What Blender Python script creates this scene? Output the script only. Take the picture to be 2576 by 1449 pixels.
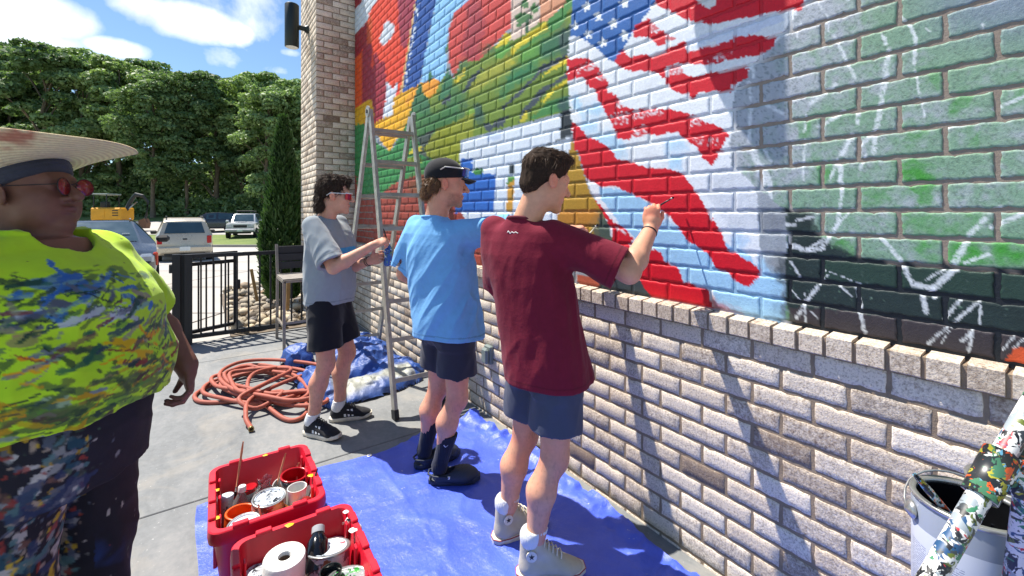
import bpy, math, random
import numpy as np
from mathutils import Vector

R = math.radians
scene = bpy.context.scene
for o in list(bpy.data.objects):
    bpy.data.objects.remove(o)

# ------------------------------------------------------------------ camera
EYE = 1.55
TH = math.atan(0.716)                 # heading of the lens, turned toward the wall
FOC, CX, HY = 1100.0, 1288.0, 535.0   # focal length, centre column, horizon row (2576 px frame)
cam_data = bpy.data.cameras.new('camera')
cam_data.sensor_width = 36.0
cam_data.lens = 36.0 * FOC / 2576.0
cam_data.shift_y = -(724.5 - HY) / 2576.0
cam_data.clip_start = 0.05
cam_data.clip_end = 2000.0
cam = bpy.data.objects.new('camera', cam_data)
scene.collection.objects.link(cam)
cam.location = (0, 0, EYE)
cam.rotation_euler = (R(90), 0, -TH)
scene.camera = cam

# ------------------------------------------------------------------ sky and sun
SUN = Vector((-0.28, 0.50, 1.06)).normalized()
SUN_EL = math.asin(SUN.z)
SUN_AZ = math.atan2(SUN.x, SUN.y)     # clockwise from +Y
world = bpy.data.worlds.new('World')
scene.world = world
world.use_nodes = True
wn, wl = world.node_tree.nodes, world.node_tree.links
wn.clear()
world.cycles.sampling_method = 'NONE'
w_out = wn.new('ShaderNodeOutputWorld')
w_bg = wn.new('ShaderNodeBackground')
w_sky = wn.new('ShaderNodeTexSky')
w_sky.sky_type = 'NISHITA'
w_sky.sun_disc = False
w_sky.sun_elevation = SUN_EL
w_sky.sun_rotation = SUN_AZ
w_sky.altitude = 200
w_sky.air_density = 1.0
w_sky.dust_density = 0.25
w_sky.ozone_density = 2.2
w_bg.inputs['Strength'].default_value = 0.10
wl.new(w_bg.outputs[0], w_out.inputs[0])

sun_data = bpy.data.lights.new('sun', 'SUN')
sun_data.energy = 5.0
sun_data.angle = R(0.53)
sun_data.color = (1.0, 0.94, 0.85)
sun = bpy.data.objects.new('sun', sun_data)
scene.collection.objects.link(sun)
sun.rotation_euler = SUN.to_track_quat('Z', 'Y').to_euler()
sun.location = (-3, 6, 12)

vs = scene.view_settings
vs.view_transform = 'Standard'
vs.look = 'None'
vs.exposure = 0.76
vs.gamma = 1.0
vs.use_curve_mapping = False
scene.cycles.max_bounces = 5
scene.cycles.diffuse_bounces = 2
scene.cycles.glossy_bounces = 2
scene.cycles.transmission_bounces = 6
scene.cycles.caustics_reflective = False
scene.cycles.caustics_refractive = False

# ------------------------------------------------------------------ projection helpers
ST, CT = math.sin(TH), math.cos(TH)

def ray(x, y):
    """direction per metre of depth for a point of the 2576-wide frame"""
    u = (x - CX) / FOC
    return Vector((ST + u * CT, CT - u * ST, (HY - y) / FOC))

def on_ground(x, y, z=0.0):
    d = ray(x, y)
    return Vector((0, 0, EYE)) + d * ((z - EYE) / d.z)

def at_depth(x, y, t):
    return Vector((0, 0, EYE)) + ray(x, y) * t

def project(P):
    """n x 3 world points -> column, row of the 2576-wide frame (numpy)"""
    P = np.asarray(P, float)
    t = P[:, 0] * ST + P[:, 1] * CT
    t = np.maximum(t, 0.05)
    s = P[:, 0] * CT - P[:, 1] * ST
    return CX + FOC * s / t, HY - FOC * (P[:, 2] - EYE) / t

# ------------------------------------------------------------------ colour and noise
def lin(c):
    c = np.asarray(c, float) / 255.0
    return np.where(c <= 0.04045, c / 12.92, ((c + 0.055) / 1.055) ** 2.4)

def rgba(c, k=1.0):
    v = lin(c) * k
    return (float(v[0]), float(v[1]), float(v[2]), 1.0)

_NT = np.random.RandomState(7).rand(64 * 64 * 64).astype(np.float32) * 2 - 1

def noise3(P, scale=1.0, seed=0, octaves=1):
    """value noise in -1..1 over n x 3 points (table of 64 cubed lattice values)"""
    P = np.asarray(P, np.float32) * np.float32(scale) + np.float32(seed * 5.37 % 61)
    tot, amp, norm = np.zeros(len(P), np.float32), 1.0, 0.0
    for o in range(octaves):
        i = np.floor(P).astype(np.int32)
        f = P - i
        f = f * f * (3 - 2 * f)
        x0 = (i[:, 0] & 63) << 12; x1 = ((i[:, 0] + 1) & 63) << 12
        y0 = (i[:, 1] & 63) << 6; y1 = ((i[:, 1] + 1) & 63) << 6
        z0 = i[:, 2] & 63; z1 = (i[:, 2] + 1) & 63
        fx, fy, fz = f[:, 0], f[:, 1], f[:, 2]
        a0 = x0 | y0; a1 = x0 | y1; b0 = x1 | y0; b1 = x1 | y1
        def lz(q):
            u = _NT[q | z0]
            return u + (_NT[q | z1] - u) * fz
        c0 = lz(a0); c0 = c0 + (lz(a1) - c0) * fy
        c1 = lz(b0); c1 = c1 + (lz(b1) - c1) * fy
        tot += amp * (c0 + (c1 - c0) * fx)
        norm += amp
        amp *= 0.5
        P = P * 2.03 + 7.3
    return tot / norm

def sstep(a, b, x):
    t = np.clip((x - a) / (b - a), 0, 1)
    return t * t * (3 - 2 * t)

# ------------------------------------------------------------------ object helpers
COL = scene.collection

def tag(o, label=None, cat=None, group=None, kind=None):
    if label: o['label'] = label
    if cat: o['category'] = cat
    if group: o['group'] = group
    if kind: o['kind'] = kind
    return o

def empty(name, loc=(0, 0, 0), rz=0.0, parent=None):
    o = bpy.data.objects.new(name, None)
    COL.objects.link(o)
    o.location = loc
    o.rotation_euler = (0, 0, rz)
    o.empty_display_size = 0.1
    if parent: o.parent = parent
    return o

def thing(name, label, cat, loc=(0, 0, 0), rz=0.0, group=None):
    return tag(empty(name, loc, rz), label, cat, group)

def mesh_np(name, V, F4=None, F3=None, smooth=False, col=None):
    """mesh from numpy arrays; col: n x 3 point colours"""
    me = bpy.data.meshes.new(name)
    V = np.asarray(V, np.float32)
    loops, starts, n = [], [], 0
    nf = 0
    if F4 is not None and len(F4):
        F4 = np.asarray(F4, np.int32)
        loops.append(F4.ravel()); starts.append(np.arange(len(F4)) * 4); n = len(F4) * 4; nf += len(F4)
    if F3 is not None and len(F3):
        F3 = np.asarray(F3, np.int32)
        loops.append(F3.ravel()); starts.append(n + np.arange(len(F3)) * 3); nf += len(F3)
    loops = np.concatenate(loops).astype(np.int32)
    starts = np.concatenate(starts).astype(np.int32)
    me.vertices.add(len(V)); me.vertices.foreach_set('co', V.ravel())
    me.loops.add(len(loops)); me.loops.foreach_set('vertex_index', loops)
    me.polygons.add(nf); me.polygons.foreach_set('loop_start', starts)
    if smooth:
        me.polygons.foreach_set('use_smooth', np.ones(nf, bool))
    if col is not None:
        a = me.color_attributes.new('Col', 'FLOAT_COLOR', 'POINT')
        c = np.ones((len(V), 4), np.float32); c[:, :3] = col
        a.data.foreach_set('color', c.ravel())
    me.update(calc_edges=True)
    return me

def obj(name, me, mat=None, parent=None, loc=None):
    o = bpy.data.objects.new(name, me)
    COL.objects.link(o)
    if mat is not None and me is not None and not me.materials:
        me.materials.append(mat)
    if parent is not None: o.parent = parent
    if loc is not None: o.location = loc
    return o

class MB:
    """collects simple shapes into one mesh"""
    def __init__(s):
        s.v, s.f = [], []
    def add(s, V, F):
        b = len(s.v)
        s.v += [tuple(p) for p in V]
        s.f += [tuple(i + b for i in f) for f in F]
        return s
    def box(s, c, d, rot=None, bev=0.0):
        """centre, full size; rot: Matrix 3x3; bev: chamfer"""
        hx, hy, hz = d[0] / 2, d[1] / 2, d[2] / 2
        if bev <= 0:
            V = [Vector((x, y, z)) for x in (-hx, hx) for y in (-hy, hy) for z in (-hz, hz)]
            F = [(0, 1, 3, 2), (4, 6, 7, 5), (0, 4, 5, 1), (2, 3, 7, 6), (0, 2, 6, 4), (1, 5, 7, 3)]
        else:
            b = min(bev, hx * .9, hy * .9, hz * .9)
            V, idx = [], {}
            for sx in (-1, 1):
                for sy in (-1, 1):
                    for sz in (-1, 1):
                        for ax in range(3):
                            q = [sx * (hx - b), sy * (hy - b), sz * (hz - b)]
                            q[ax] = (sx * hx, sy * hy, sz * hz)[ax]
                            idx[(sx, sy, sz, ax)] = len(V); V.append(Vector(q))
            F = []
            for ax in range(3):
                a1, a2 = (ax + 1) % 3, (ax + 2) % 3
                for s0 in (-1, 1):
                    def k(p, q):
                        t = [0, 0, 0]; t[ax] = s0; t[a1] = p; t[a2] = q
                        return idx[(t[0], t[1], t[2], ax)]
                    q = [k(-1, -1), k(1, -1), k(1, 1), k(-1, 1)]
                    F.append(tuple(q if s0 > 0 else q[::-1]))
            for ax in range(3):
                a1, a2 = (ax + 1) % 3, (ax + 2) % 3
                for s1 in (-1, 1):
                    for s2 in (-1, 1):
                        def k(p, which):
                            t = [0, 0, 0]; t[ax] = p; t[a1] = s1; t[a2] = s2
                            return idx[(t[0], t[1], t[2], which)]
                        q = [k(-1, a1), k(1, a1), k(1, a2), k(-1, a2)]
                        F.append(tuple(q if s1 * s2 < 0 else q[::-1]))
            for sx in (-1, 1):
                for sy in (-1, 1):
                    for sz in (-1, 1):
                        q = [idx[(sx, sy, sz, a)] for a in range(3)]
                        F.append(tuple(q if sx * sy * sz > 0 else q[::-1]))
        if rot is not None: V = [rot @ p for p in V]
        c = Vector(c)
        return s.add([p + c for p in V], F)
    def tube(s, pts, rad, n=8, cap=True):
        """round tube through points; rad: number or list"""
        pts = [Vector(p) for p in pts]
        rr = rad if isinstance(rad, (list, tuple)) else [rad] * len(pts)
        V, F = [], []
        up = None
        for i, p in enumerate(pts):
            d = (pts[min(i + 1, len(pts) - 1)] - pts[max(i - 1, 0)]).normalized()
            if up is None:
                up = Vector((0, 0, 1)) if abs(d.z) < .9 else Vector((1, 0, 0))
            a = d.cross(up)
            if a.length < 1e-5: a = d.orthogonal()
            a.normalize(); b = d.cross(a)
            for k in range(n):
                t = 2 * math.pi * k / n
                V.append(p + (a * math.cos(t) + b * math.sin(t)) * rr[i])
        for i in range(len(pts) - 1):
            for k in range(n):
                k2 = (k + 1) % n
                F.append((i * n + k, i * n + k2, (i + 1) * n + k2, (i + 1) * n + k))
        if cap:
            F.append(tuple(range(n)))
            F.append(tuple((len(pts) - 1) * n + k for k in range(n))[::-1])
        return s.add(V, F)
    def lathe(s, prof, n=24, M=None, closed=False, cap0=True, cap1=True):
        """prof: (radius, z) list, turned round z; M: 4x4"""
        V, F = [], []
        for (r, z) in prof:
            for k in range(n):
                t = 2 * math.pi * k / n
                V.append(Vector((r * math.cos(t), r * math.sin(t), z)))
        m = len(prof)
        for i in range(m - 1 + (1 if closed else 0)):
            j = (i + 1) % m
            for k in range(n):
                k2 = (k + 1) % n
                F.append((i * n + k, i * n + k2, j * n + k2, j * n + k))
        if not closed:
            if cap0 and prof[0][0] > 1e-5: F.append(tuple(range(n))[::-1])
            if cap1 and prof[-1][0] > 1e-5: F.append(tuple((m - 1) * n + k for k in range(n)))
        if M is not None: V = [M @ p for p in V]
        return s.add(V, F)
    def prism(s, poly, ext, axis=2, off=0.0, M=None):
        """extrude a 2-D outline along an axis from off by ext"""
        n = len(poly)
        def mk(p, h):
            q = [0, 0, 0]; q[axis] = h; q[(axis + 1) % 3] = p[0]; q[(axis + 2) % 3] = p[1]
            return Vector(q)
        V = [mk(p, off) for p in poly] + [mk(p, off + ext) for p in poly]
        F = [tuple(range(n))[::-1], tuple(range(n, 2 * n))]
        for i in range(n):
            j = (i + 1) % n
            F.append((i, j, n + j, n + i))
        if M is not None: V = [M @ p for p in V]
        return s.add(V, F)
    def mesh(s, name, smooth=False):
        me = bpy.data.meshes.new(name)
        me.from_pydata([tuple(p) for p in s.v], [], s.f)
        if smooth:
            me.polygons.foreach_set('use_smooth', [True] * len(me.polygons))
        me.update()
        return me
    def build(s, name, mat, parent=None, smooth=False, angle=None, loc=None):
        me = s.mesh(name, smooth or angle is not None)
        if angle is not None:
            try: me.set_sharp_from_angle(angle=R(angle))
            except Exception: pass
        return obj(name, me, mat, parent, loc)

def copy_tree(o, parent=None):
    c = o.copy(); COL.objects.link(c)
    c.parent = parent
    for ch in list(o.children): copy_tree(ch, c)
    return c

# ------------------------------------------------------------------ materials
MATS = {}

def new_mat(name):
    m = bpy.data.materials.new(name)
    m.use_nodes = True
    nt = m.node_tree
    b = nt.nodes['Principled BSDF']
    MATS[name] = m
    return m, nt, b

def node(nt, kind, **kw):
    n = nt.nodes.new(kind)
    for k, v in kw.items():
        if k.startswith('i_'):
            key = k[2:].replace('_', ' ')
            n.inputs[key].default_value = v
        else:
            setattr(n, k, v)
    return n

def mixc(nt, fac, a, b, mode='MIX'):
    n = nt.nodes.new('ShaderNodeMix'); n.data_type = 'RGBA'; n.blend_type = mode
    for sock, v in ((n.inputs[0], fac), (n.inputs[6], a), (n.inputs[7], b)):
        if hasattr(v, 'is_output'): nt.links.new(v, sock)
        else: sock.default_value = v
    return n.outputs[2]

def math_n(nt, op, a, b=0.0, clamp=False):
    n = nt.nodes.new('ShaderNodeMath'); n.operation = op; n.use_clamp = clamp
    for sock, v in ((n.inputs[0], a), (n.inputs[1], b)):
        if hasattr(v, 'is_output'): nt.links.new(v, sock)
        else: sock.default_value = v
    return n.outputs[0]

def ramp(nt, fac, stops):
    n = nt.nodes.new('ShaderNodeValToRGB')
    e = n.color_ramp.elements
    while len(e) < len(stops): e.new(0.5)
    for el, (p, c) in zip(e, stops):
        el.position = p
        el.color = c if len(c) == 4 else (*c, 1)
    nt.links.new(fac, n.inputs[0])
    return n.outputs[0]

def tex_noise(nt, scale, detail=3, rough=.55, vec=None, dist=0.0):
    n = nt.nodes.new('ShaderNodeTexNoise')
    n.inputs['Scale'].default_value = scale
    n.inputs['Detail'].default_value = detail
    n.inputs['Roughness'].default_value = rough
    n.inputs['Distortion'].default_value = dist
    if vec is not None: nt.links.new(vec, n.inputs['Vector'])
    return n

def world_pos(nt):
    return nt.nodes.new('ShaderNodeNewGeometry').outputs['Position']

def obj_pos(nt):
    return nt.nodes.new('ShaderNodeTexCoord').outputs['Object']

def bump(nt, b, height, strength=.3, dist=.01):
    n = nt.nodes.new('ShaderNodeBump')
    n.inputs['Strength'].default_value = strength
    n.inputs['Distance'].default_value = dist
    nt.links.new(height, n.inputs['Height'])
    nt.links.new(n.outputs[0], b.inputs['Normal'])

def simple(name, c, rough=.5, metal=0.0, var=.12, scale=12.0, bmp=0.0, spec=.5, srgb=True, world=False, coat=0.0):
    """base colour with a soft large-scale wear variation and optional fine bump"""
    if name in MATS: return MATS[name]
    m, nt, b = new_mat(name)
    base = rgba(c) if srgb else (*c, 1)
    p = world_pos(nt) if world else obj_pos(nt)
    n = tex_noise(nt, scale, 4, .6, p)
    dark = tuple(x * (1 - var) for x in base[:3]) + (1,)
    light = tuple(min(1, x * (1 + var)) for x in base[:3]) + (1,)
    c_ = ramp(nt, n.outputs['Fac'], [(.3, dark), (.7, light)])
    nt.links.new(c_, b.inputs['Base Color'])
    r_ = math_n(nt, 'MULTIPLY_ADD', n.outputs['Fac'], .25)
    r_.node.inputs[2].default_value = max(0, rough - .125)
    nt.links.new(r_, b.inputs['Roughness'])
    b.inputs['Metallic'].default_value = metal
    b.inputs['Specular IOR Level'].default_value = spec
    b.inputs['Coat Weight'].default_value = coat
    if bmp > 0:
        n2 = tex_noise(nt, scale * 8, 3, .6, p)
        bump(nt, b, n2.outputs['Fac'], bmp, .004)
    return m

def vcol_mat(name, rough=.6, bmp=.2, scale=60.0, var=.15, spec=.4, sheen=0.0, sss=0.0, dist=.004, vscale=None):
    """colour from the mesh's own paint layer with fine variation on top"""
    m, nt, b = new_mat(name)
    a = nt.nodes.new('ShaderNodeVertexColor'); a.layer_name = 'Col'
    p = obj_pos(nt)
    n = tex_noise(nt, vscale or scale * .4, 4, .65, p)
    k = ramp(nt, n.outputs['Fac'], [(.3, (1 - var,) * 3), (.7, (1 + var * .4,) * 3)])
    nt.links.new(mixc(nt, 1.0, a.outputs[0], k, 'MULTIPLY'), b.inputs['Base Color'])
    b.inputs['Roughness'].default_value = rough
    b.inputs['Specular IOR Level'].default_value = spec
    b.inputs['Sheen Weight'].default_value = sheen
    if sss > 0:
        b.inputs['Subsurface Weight'].default_value = sss
        b.inputs['Subsurface Radius'].default_value = (.012, .005, .003)
        b.inputs['Subsurface Scale'].default_value = 1.0
    if bmp > 0:
        n2 = tex_noise(nt, scale, 5, .65, p)
        bump(nt, b, n2.outputs['Fac'], bmp, dist)
    return m

# ================================================================== MURAL PAINT
# Outlines were read off the photograph's close-ups; each close-up has an origin and a scale.
CROPS = {'A': (1320, 0, 2.8975), 'A2': (1320, 400, 2.415), 'B': (1680, 0, 2.588), 'B2': (1680, 480, 2.07),
         'C': (2100, 0, 2.5867), 'C2': (2500, 0, 2.5867), 'D': (2100, 500, 2.23), 'E': (2450, 500, 1.9317),
         'G': (2800, 0, 2.0702), 'I': (2700, 600, 1.8114), 'S': (0, 0, 1.0)}

def cp(k, *pts):
    ox, oy, s = CROPS[k]
    return [(ox + x / s, oy + y / s) for x, y in pts]

def star(k, x, y, r, rot=-12):
    out = []
    for i in range(10):
        a = R(-90 + rot + i * 36); q = r if i % 2 == 0 else r * .42
        out.append((x + q * math.cos(a) * .85, y + q * math.sin(a) * 1.1))
    return cp(k, *out)

def ell(k, x, y, rx, ry, n=14):
    return cp(k, *[(x + rx * math.cos(2 * math.pi * i / n), y + ry * math.sin(2 * math.pi * i / n)) for i in range(n)])

P = []        # (outline, colour, edge roughness px, dryness 0..1)
def pa(poly, c, rough=2.0, dry=0.0): P.append((poly, c, rough, dry))

WHITE, RED, SKYB = (226, 231, 238), (206, 16, 38), (158, 202, 234)
# --- left scene: warm shapes
pa(cp('A', (-40, -10), (720, -10), (520, 1010), (450, 1060), (340, 1290), (220, 1360), (-40, 1400)), (230, 74, 44))
pa(cp('A', (-40, -10), (130, -10), (30, 110), (-40, 180)), (150, 34, 44))
pa(cp('A', (-40, 190), (30, 110), (130, -10), (285, -10), (230, 60), (180, 150), (175, 215), (30, 380), (-40, 440)), (208, 217, 226))
pa(cp('A', (-40, 440), (30, 380), (165, 235), (160, 480), (100, 560), (25, 640), (-40, 700)), (152, 38, 48))
pa(cp('A', (165, 235), (215, 150), (215, 480), (160, 480)), (206, 84, 42))
pa(cp('A', (-40, 700), (110, 560), (105, 1100), (60, 1160), (-40, 1260)), (226, 84, 30))
pa(cp('A', (110, 560), (160, 470), (215, 480), (210, 740), (230, 740), (240, 600), (270, 560), (300, 680), (350, 660), (370, 870), (360, 1100), (330, 1290), (250, 1350), (210, 1090), (105, 1120)), (156, 44, 58))
pa(cp('A', (495, -10), (700, -10), (590, 530), (545, 520), (520, 440), (510, 250)), (160, 54, 70))
pa(cp('A', (385, 215), (415, 230), (430, 250), (465, 270), (462, 330), (440, 390), (360, 480), (330, 492), (305, 450), (300, 400), (340, 330), (350, 260)), (214, 221, 230))
pa(cp('A', (365, 865), (440, 975), (505, 865), (490, 990), (470, 1070), (450, 1200), (440, 1270), (420, 1310), (400, 1270), (330, 1280), (365, 1100)), (216, 222, 236))
pa(cp('A', (60, 1160), (210, 1075), (225, 1180), (240, 1250), (130, 1340), (-40, 1420), (-40, 1250)), (222, 166, 22))
# yellow ground and cypress hill
pa(cp('A', (450, 1060), (530, 1005), (710, 930), (745, 900), (960, 890), (920, 1090), (880, 1320), (660, 1449), (240, 1449), (230, 1360), (340, 1300), (440, 1280)), (240, 176, 32))
pa(cp('A2', (215, 140), (530, -10), (520, 90), (410, 280), (340, 410), (220, 250)), (240, 176, 32))
pa(cp('A', (690, -10), (704, -10), (548, 1000), (525, 1005)), (226, 190, 128))
pa(cp('A', (703, -10), (920, -10), (870, 200), (800, 560), (745, 880), (710, 930), (545, 1003)), (44, 84, 156))
pa(cp('A', (915, -10), (1400, -10), (1159, 90), (1120, 130), (1060, 230), (1045, 350), (1030, 500), (1015, 580), (1035, 700), (1000, 860), (960, 900), (880, 850), (840, 870), (745, 900), (790, 620), (860, 280)), (144, 198, 240))
pa(cp('A', (640, 990), (710, 930), (690, 1040), (600, 1150), (560, 1100)), (243, 166, 48), 4)
pa(cp('A', (755, 920), (880, 850), (965, 895), (955, 960), (850, 1060), (780, 1010)), (240, 158, 46))
pa(cp('A', (850, 1060), (950, 980), (920, 1090), (880, 1300), (850, 1290)), (224, 194, 42))
# lettering down the banner: upright white capitals, too small to read
rl = random.Random(5)
for i in range(19):
    f = (i + .5) / 19.0
    x0, y0 = 716 - 160 * f, 18 + 930 * f
    for q in range(3):
        yy = y0 + q * 13
        if rl.random() < .85:
            w = rl.choice((10, 22, 22)); xo = rl.choice((0, 0, 8))
            pa(cp('A', (x0 + xo, yy), (x0 + xo + w, yy - 6), (x0 + xo + w - 1, yy + 1), (x0 + xo - 1, yy + 7)), (216, 226, 240), .5)
    if rl.random() < .8:
        xo = rl.choice((0, 14))
        pa(cp('A', (x0 + xo, y0), (x0 + xo + 8, y0 - 3), (x0 + xo + 5, y0 + 30), (x0 + xo - 3, y0 + 33)), (216, 226, 240), .5)
# red dome
pa(cp('B', (60, 130), (180, 20), (240, -10), (640, -10), (605, 270), (530, 340), (440, 450), (300, 590), (200, 610), (120, 590), (60, 760), (20, 660), (5, 560), (5, 300)), (206, 76, 66))
pa(cp('B', (190, 10), (330, -20), (320, 100), (380, 220), (310, 400), (300, 590), (200, 610), (120, 500), (150, 350), (180, 200)), (170, 66, 70), 8)
# fields
pa(cp('B', (-30, 700), (60, 760), (120, 600), (300, 590), (440, 450), (605, 310), (720, 200), (970, 200), (1110, 60), (1160, -10), (1240, -10), (1180, 250), (1165, 560), (1170, 900), (1200, 1100), (1090, 1110), (860, 1170), (520, 1270), (120, 1370), (100, 1600), (-400, 1700), (-300, 1100), (-120, 900)), (112, 136, 50), 3)
YEL, OLI, GRN, DGR, SLA = (216, 196, 48), (158, 160, 58), (74, 138, 68), (56, 108, 74), (66, 76, 84)
pa(cp('B', (600, 310), (610, 400), (450, 475), (530, 350)), YEL, 4)
pa(cp('B', (600, 560), (620, 470), (780, 320), (960, 205), (975, 270), (790, 390), (690, 470)), YEL, 4)
pa(cp('B', (520, 640), (530, 590), (690, 560), (600, 640)), YEL, 8)
pa(cp('B', (40, 830), (160, 650), (165, 720), (110, 790)), YEL, 5)
pa(cp('B', (240, 780), (360, 660), (520, 590), (600, 570), (600, 690), (440, 760), (300, 860), (180, 900)), OLI, 7)
pa(cp('B', (450, 560), (450, 480), (600, 410), (610, 470), (520, 570)), (92, 152, 62), 5)
pa(cp('B', (700, 500), (880, 380), (1090, 270), (1190, 80), (1225, -10), (1160, -10), (1110, 60), (970, 200), (980, 300), (790, 400), (690, 480)), GRN, 5)
pa(cp('B', (690, 600), (700, 500), (880, 380), (980, 300), (960, 540), (780, 620)), (96, 152, 62), 9)
pa(cp('B', (500, 880), (600, 690), (780, 600), (880, 560), (880, 650), (780, 760), (600, 850), (500, 990)), (58, 124, 78), 9)
pa(cp('B', (890, 400), (1180, 230), (1170, 500), (980, 570), (880, 560)), DGR, 8)
pa(cp('B', (1080, 300), (1185, 240), (1170, 500), (1100, 540)), (64, 84, 82), 9)
pa(cp('B', (890, 650), (1100, 550), (1170, 505), (1170, 540), (1050, 620), (890, 720), (760, 860), (700, 930), (600, 990), (530, 1090), (525, 1030), (700, 880), (830, 740)), SLA, 5)
pa(cp('B', (1170, 680), (1170, 745), (1000, 850), (890, 960), (880, 990), (780, 1080), (690, 1190), (700, 1100), (890, 870), (1090, 760)), SLA, 5)
pa(cp('B', (240, 720), (360, 650), (240, 790), (170, 890), (110, 920), (180, 830)), SLA, 6)
pa(cp('B', (440, 1180), (590, 1120), (530, 1230), (440, 1245)), SLA, 4)
pa(cp('B', (110, 1360), (180, 1260), (260, 1225), (190, 1330)), SLA, 4)
pa(cp('B', (330, 1190), (400, 1190), (440, 1250), (400, 1295)), SLA, 4)
pa(cp('B', (890, 745), (1050, 620), (1170, 535), (1170, 605), (1000, 690), (900, 745)), YEL, 5)
pa(cp('B', (890, 1000), (1000, 880), (1170, 755), (1170, 800), (1080, 850), (960, 970)), YEL, 5)
pa(cp('B', (690, 1190), (740, 1090), (780, 1070), (760, 1170)), (190, 180, 50), 4)
pa(cp('B', (770, 1160), (970, 990), (1175, 920), (1175, 1060), (970, 1120)), (72, 132, 70), 6)
pa(cp('B', (1040, 980), (1185, 920), (1195, 1075), (1080, 1105)), (54, 86, 80), 7)
pa(cp('B', (240, 1020), (300, 1000), (370, 1100), (350, 1180), (250, 1200)), (62, 96, 76), 7)
pa(cp('B', (-20, 860), (60, 830), (180, 900), (120, 1000), (-20, 1000)), (78, 122, 66), 7)
pa(cp('B', (180, 1050), (250, 1030), (250, 1110), (180, 1120)), (120, 160, 60), 4)
for (x, y, rx, ry) in ((150, 620, 50, 40), (400, 455, 34, 44), (345, 490, 26, 34), (150, 1000, 48, 40), (30, 1040, 60, 60), (120, 1090, 50, 40), (100, 690, 40, 30)):
    pa(ell('B', x, y, rx, ry), (64, 104, 72), 8)
# cypress trees
pa(cp('A', (740, 880), (770, 1000), (830, 1080), (855, 1180), (850, 1260), (800, 1449), (640, 1449), (630, 1200), (670, 1080), (700, 970)), (64, 112, 74), 4)
pa(cp('A', (850, 765), (885, 830), (840, 905), (820, 870)), (60, 110, 70), 3)
pa(cp('A', (1040, 730), (1060, 800), (1095, 860), (1090, 950), (1000, 1080), (930, 1100), (970, 1000), (1000, 870)), (64, 118, 80), 4)
pa(cp('A', (1028, 470), (1042, 520), (1024, 590), (1010, 540)), (64, 118, 80), 3)
pa(cp('A', (640, 1200), (900, 1270), (1159, 1050), (1159, 1330), (900, 1420), (700, 1449)), (70, 124, 70), 8)
pa(cp('A', (970, 1110), (1060, 1020), (1080, 1080), (980, 1150)), SLA, 6)
pa(cp('A', (990, 1350), (1080, 1230), (1159, 1200), (1100, 1320)), (74, 92, 84), 6)
# low hill on the left
pa(cp('A2', (-30, 180), (60, 155), (120, 155), (230, 330), (340, 410), (400, 330), (450, 250), (520, 90), (640, 60), (720, 180), (760, 210), (640, 380), (700, 460), (800, 500), (900, 560), (800, 600), (680, 600), (560, 635), (440, 660), (390, 690), (270, 785), (90, 800), (-30, 800)), (58, 134, 72), 3)
pa(cp('A2', (450, 250), (520, 90), (700, 40), (966, 20), (966, 130), (770, 210), (600, 300)), (70, 120, 64), 8)
pa(cp('A2', (640, 380), (770, 205), (1100, 60), (1100, 540), (760, 500), (680, 440)), (142, 150, 46), 6)
pa(cp('A2', (500, 430), (560, 380), (620, 350), (620, 400), (540, 430)), YEL, 5)
pa(cp('A2', (480, 470), (600, 440), (640, 500), (560, 520), (480, 500)), (128, 148, 48), 6)
pa(cp('A2', (580, 280), (760, 205), (690, 310), (650, 400), (700, 470), (790, 500), (720, 510), (620, 430), (620, 350)), (70, 82, 74), 5)
pa(cp('A2', (500, 200), (560, 240), (600, 330), (560, 400), (520, 330)), (64, 116, 66), 6)
# brick-red ground
pa(cp('A2', (-30, 620), (40, 620), (40, 700), (90, 800), (270, 785), (390, 690), (560, 632), (680, 600), (1800, 700), (2300, 1500), (-30, 1400)), (156, 68, 54), 3)
pa(cp('A2', (560, 632), (680, 600), (720, 760), (600, 820), (480, 740)), (128, 74, 44), 9)
# white house, blue shutters, ochre wall
pa(cp('B', (120, 1360), (520, 1262), (1090, 1100), (1090, 1449), (900, 1700), (120, 1700)), (218, 227, 238), 2)
pa(cp('B2', (95, 95), (860, -60), (960, 95), (930, 260), (900, 700), (560, 1000), (330, 1000), (90, 640)), (218, 227, 238), 2)
pa(cp('B2', (300, 50), (410, 20), (410, 90), (300, 110)), (196, 210, 232), 5)
pa(cp('B2', (100, 240), (190, 240), (190, 345), (372, 358), (350, 650), (60, 660), (60, 480)), (46, 104, 188), 2)
pa(cp('B2', (190, 340), (220, 310), (275, 310), (260, 360), (200, 362)), (62, 126, 62), 4)
pa(cp('B2', (460, 375), (515, 375), (515, 420), (455, 440)), (78, 134, 56), 4)
pa(cp('B2', (462, 440), (515, 410), (500, 660), (452, 650)), (206, 152, 60), 4)
pa(cp('B2', (470, 285), (515, 280), (515, 360), (470, 365)), (52, 62, 64), 3)
pa(cp('B2', (960, 95), (1000, 180), (1060, 370), (1110, 520), (1190, 640), (1290, 770), (1300, 900), (1060, 900), (840, 760), (860, 620), (920, 430), (925, 250)), (172, 134, 42), 3)
pa(cp('B2', (860, 640), (1150, 620), (1190, 700), (1060, 790), (840, 760)), (184, 128, 46), 6)
pa(cp('B2', (1190, 640), (1290, 770), (1300, 900), (1150, 880), (1130, 760)), (72, 88, 78), 8)
pa(cp('B', (1090, 1090), (1195, 1050), (1212, 1200), (1203, 1310), (1085, 1345), (1090, 1200)), (50, 57, 62), 2)
pa(cp('B', (940, 1410), (1085, 1340), (1200, 1320), (1080, 1370)), (60, 66, 72), 3, .3)
pa(cp('B', (605, 400), (612, -10), (882, -10), (888, 212), (750, 325)), (216, 194, 180), 2)
pa(cp('B', (890, -10), (1165, -10), (1110, 60), (970, 195), (890, 222)), (216, 152, 116), 2)
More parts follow.
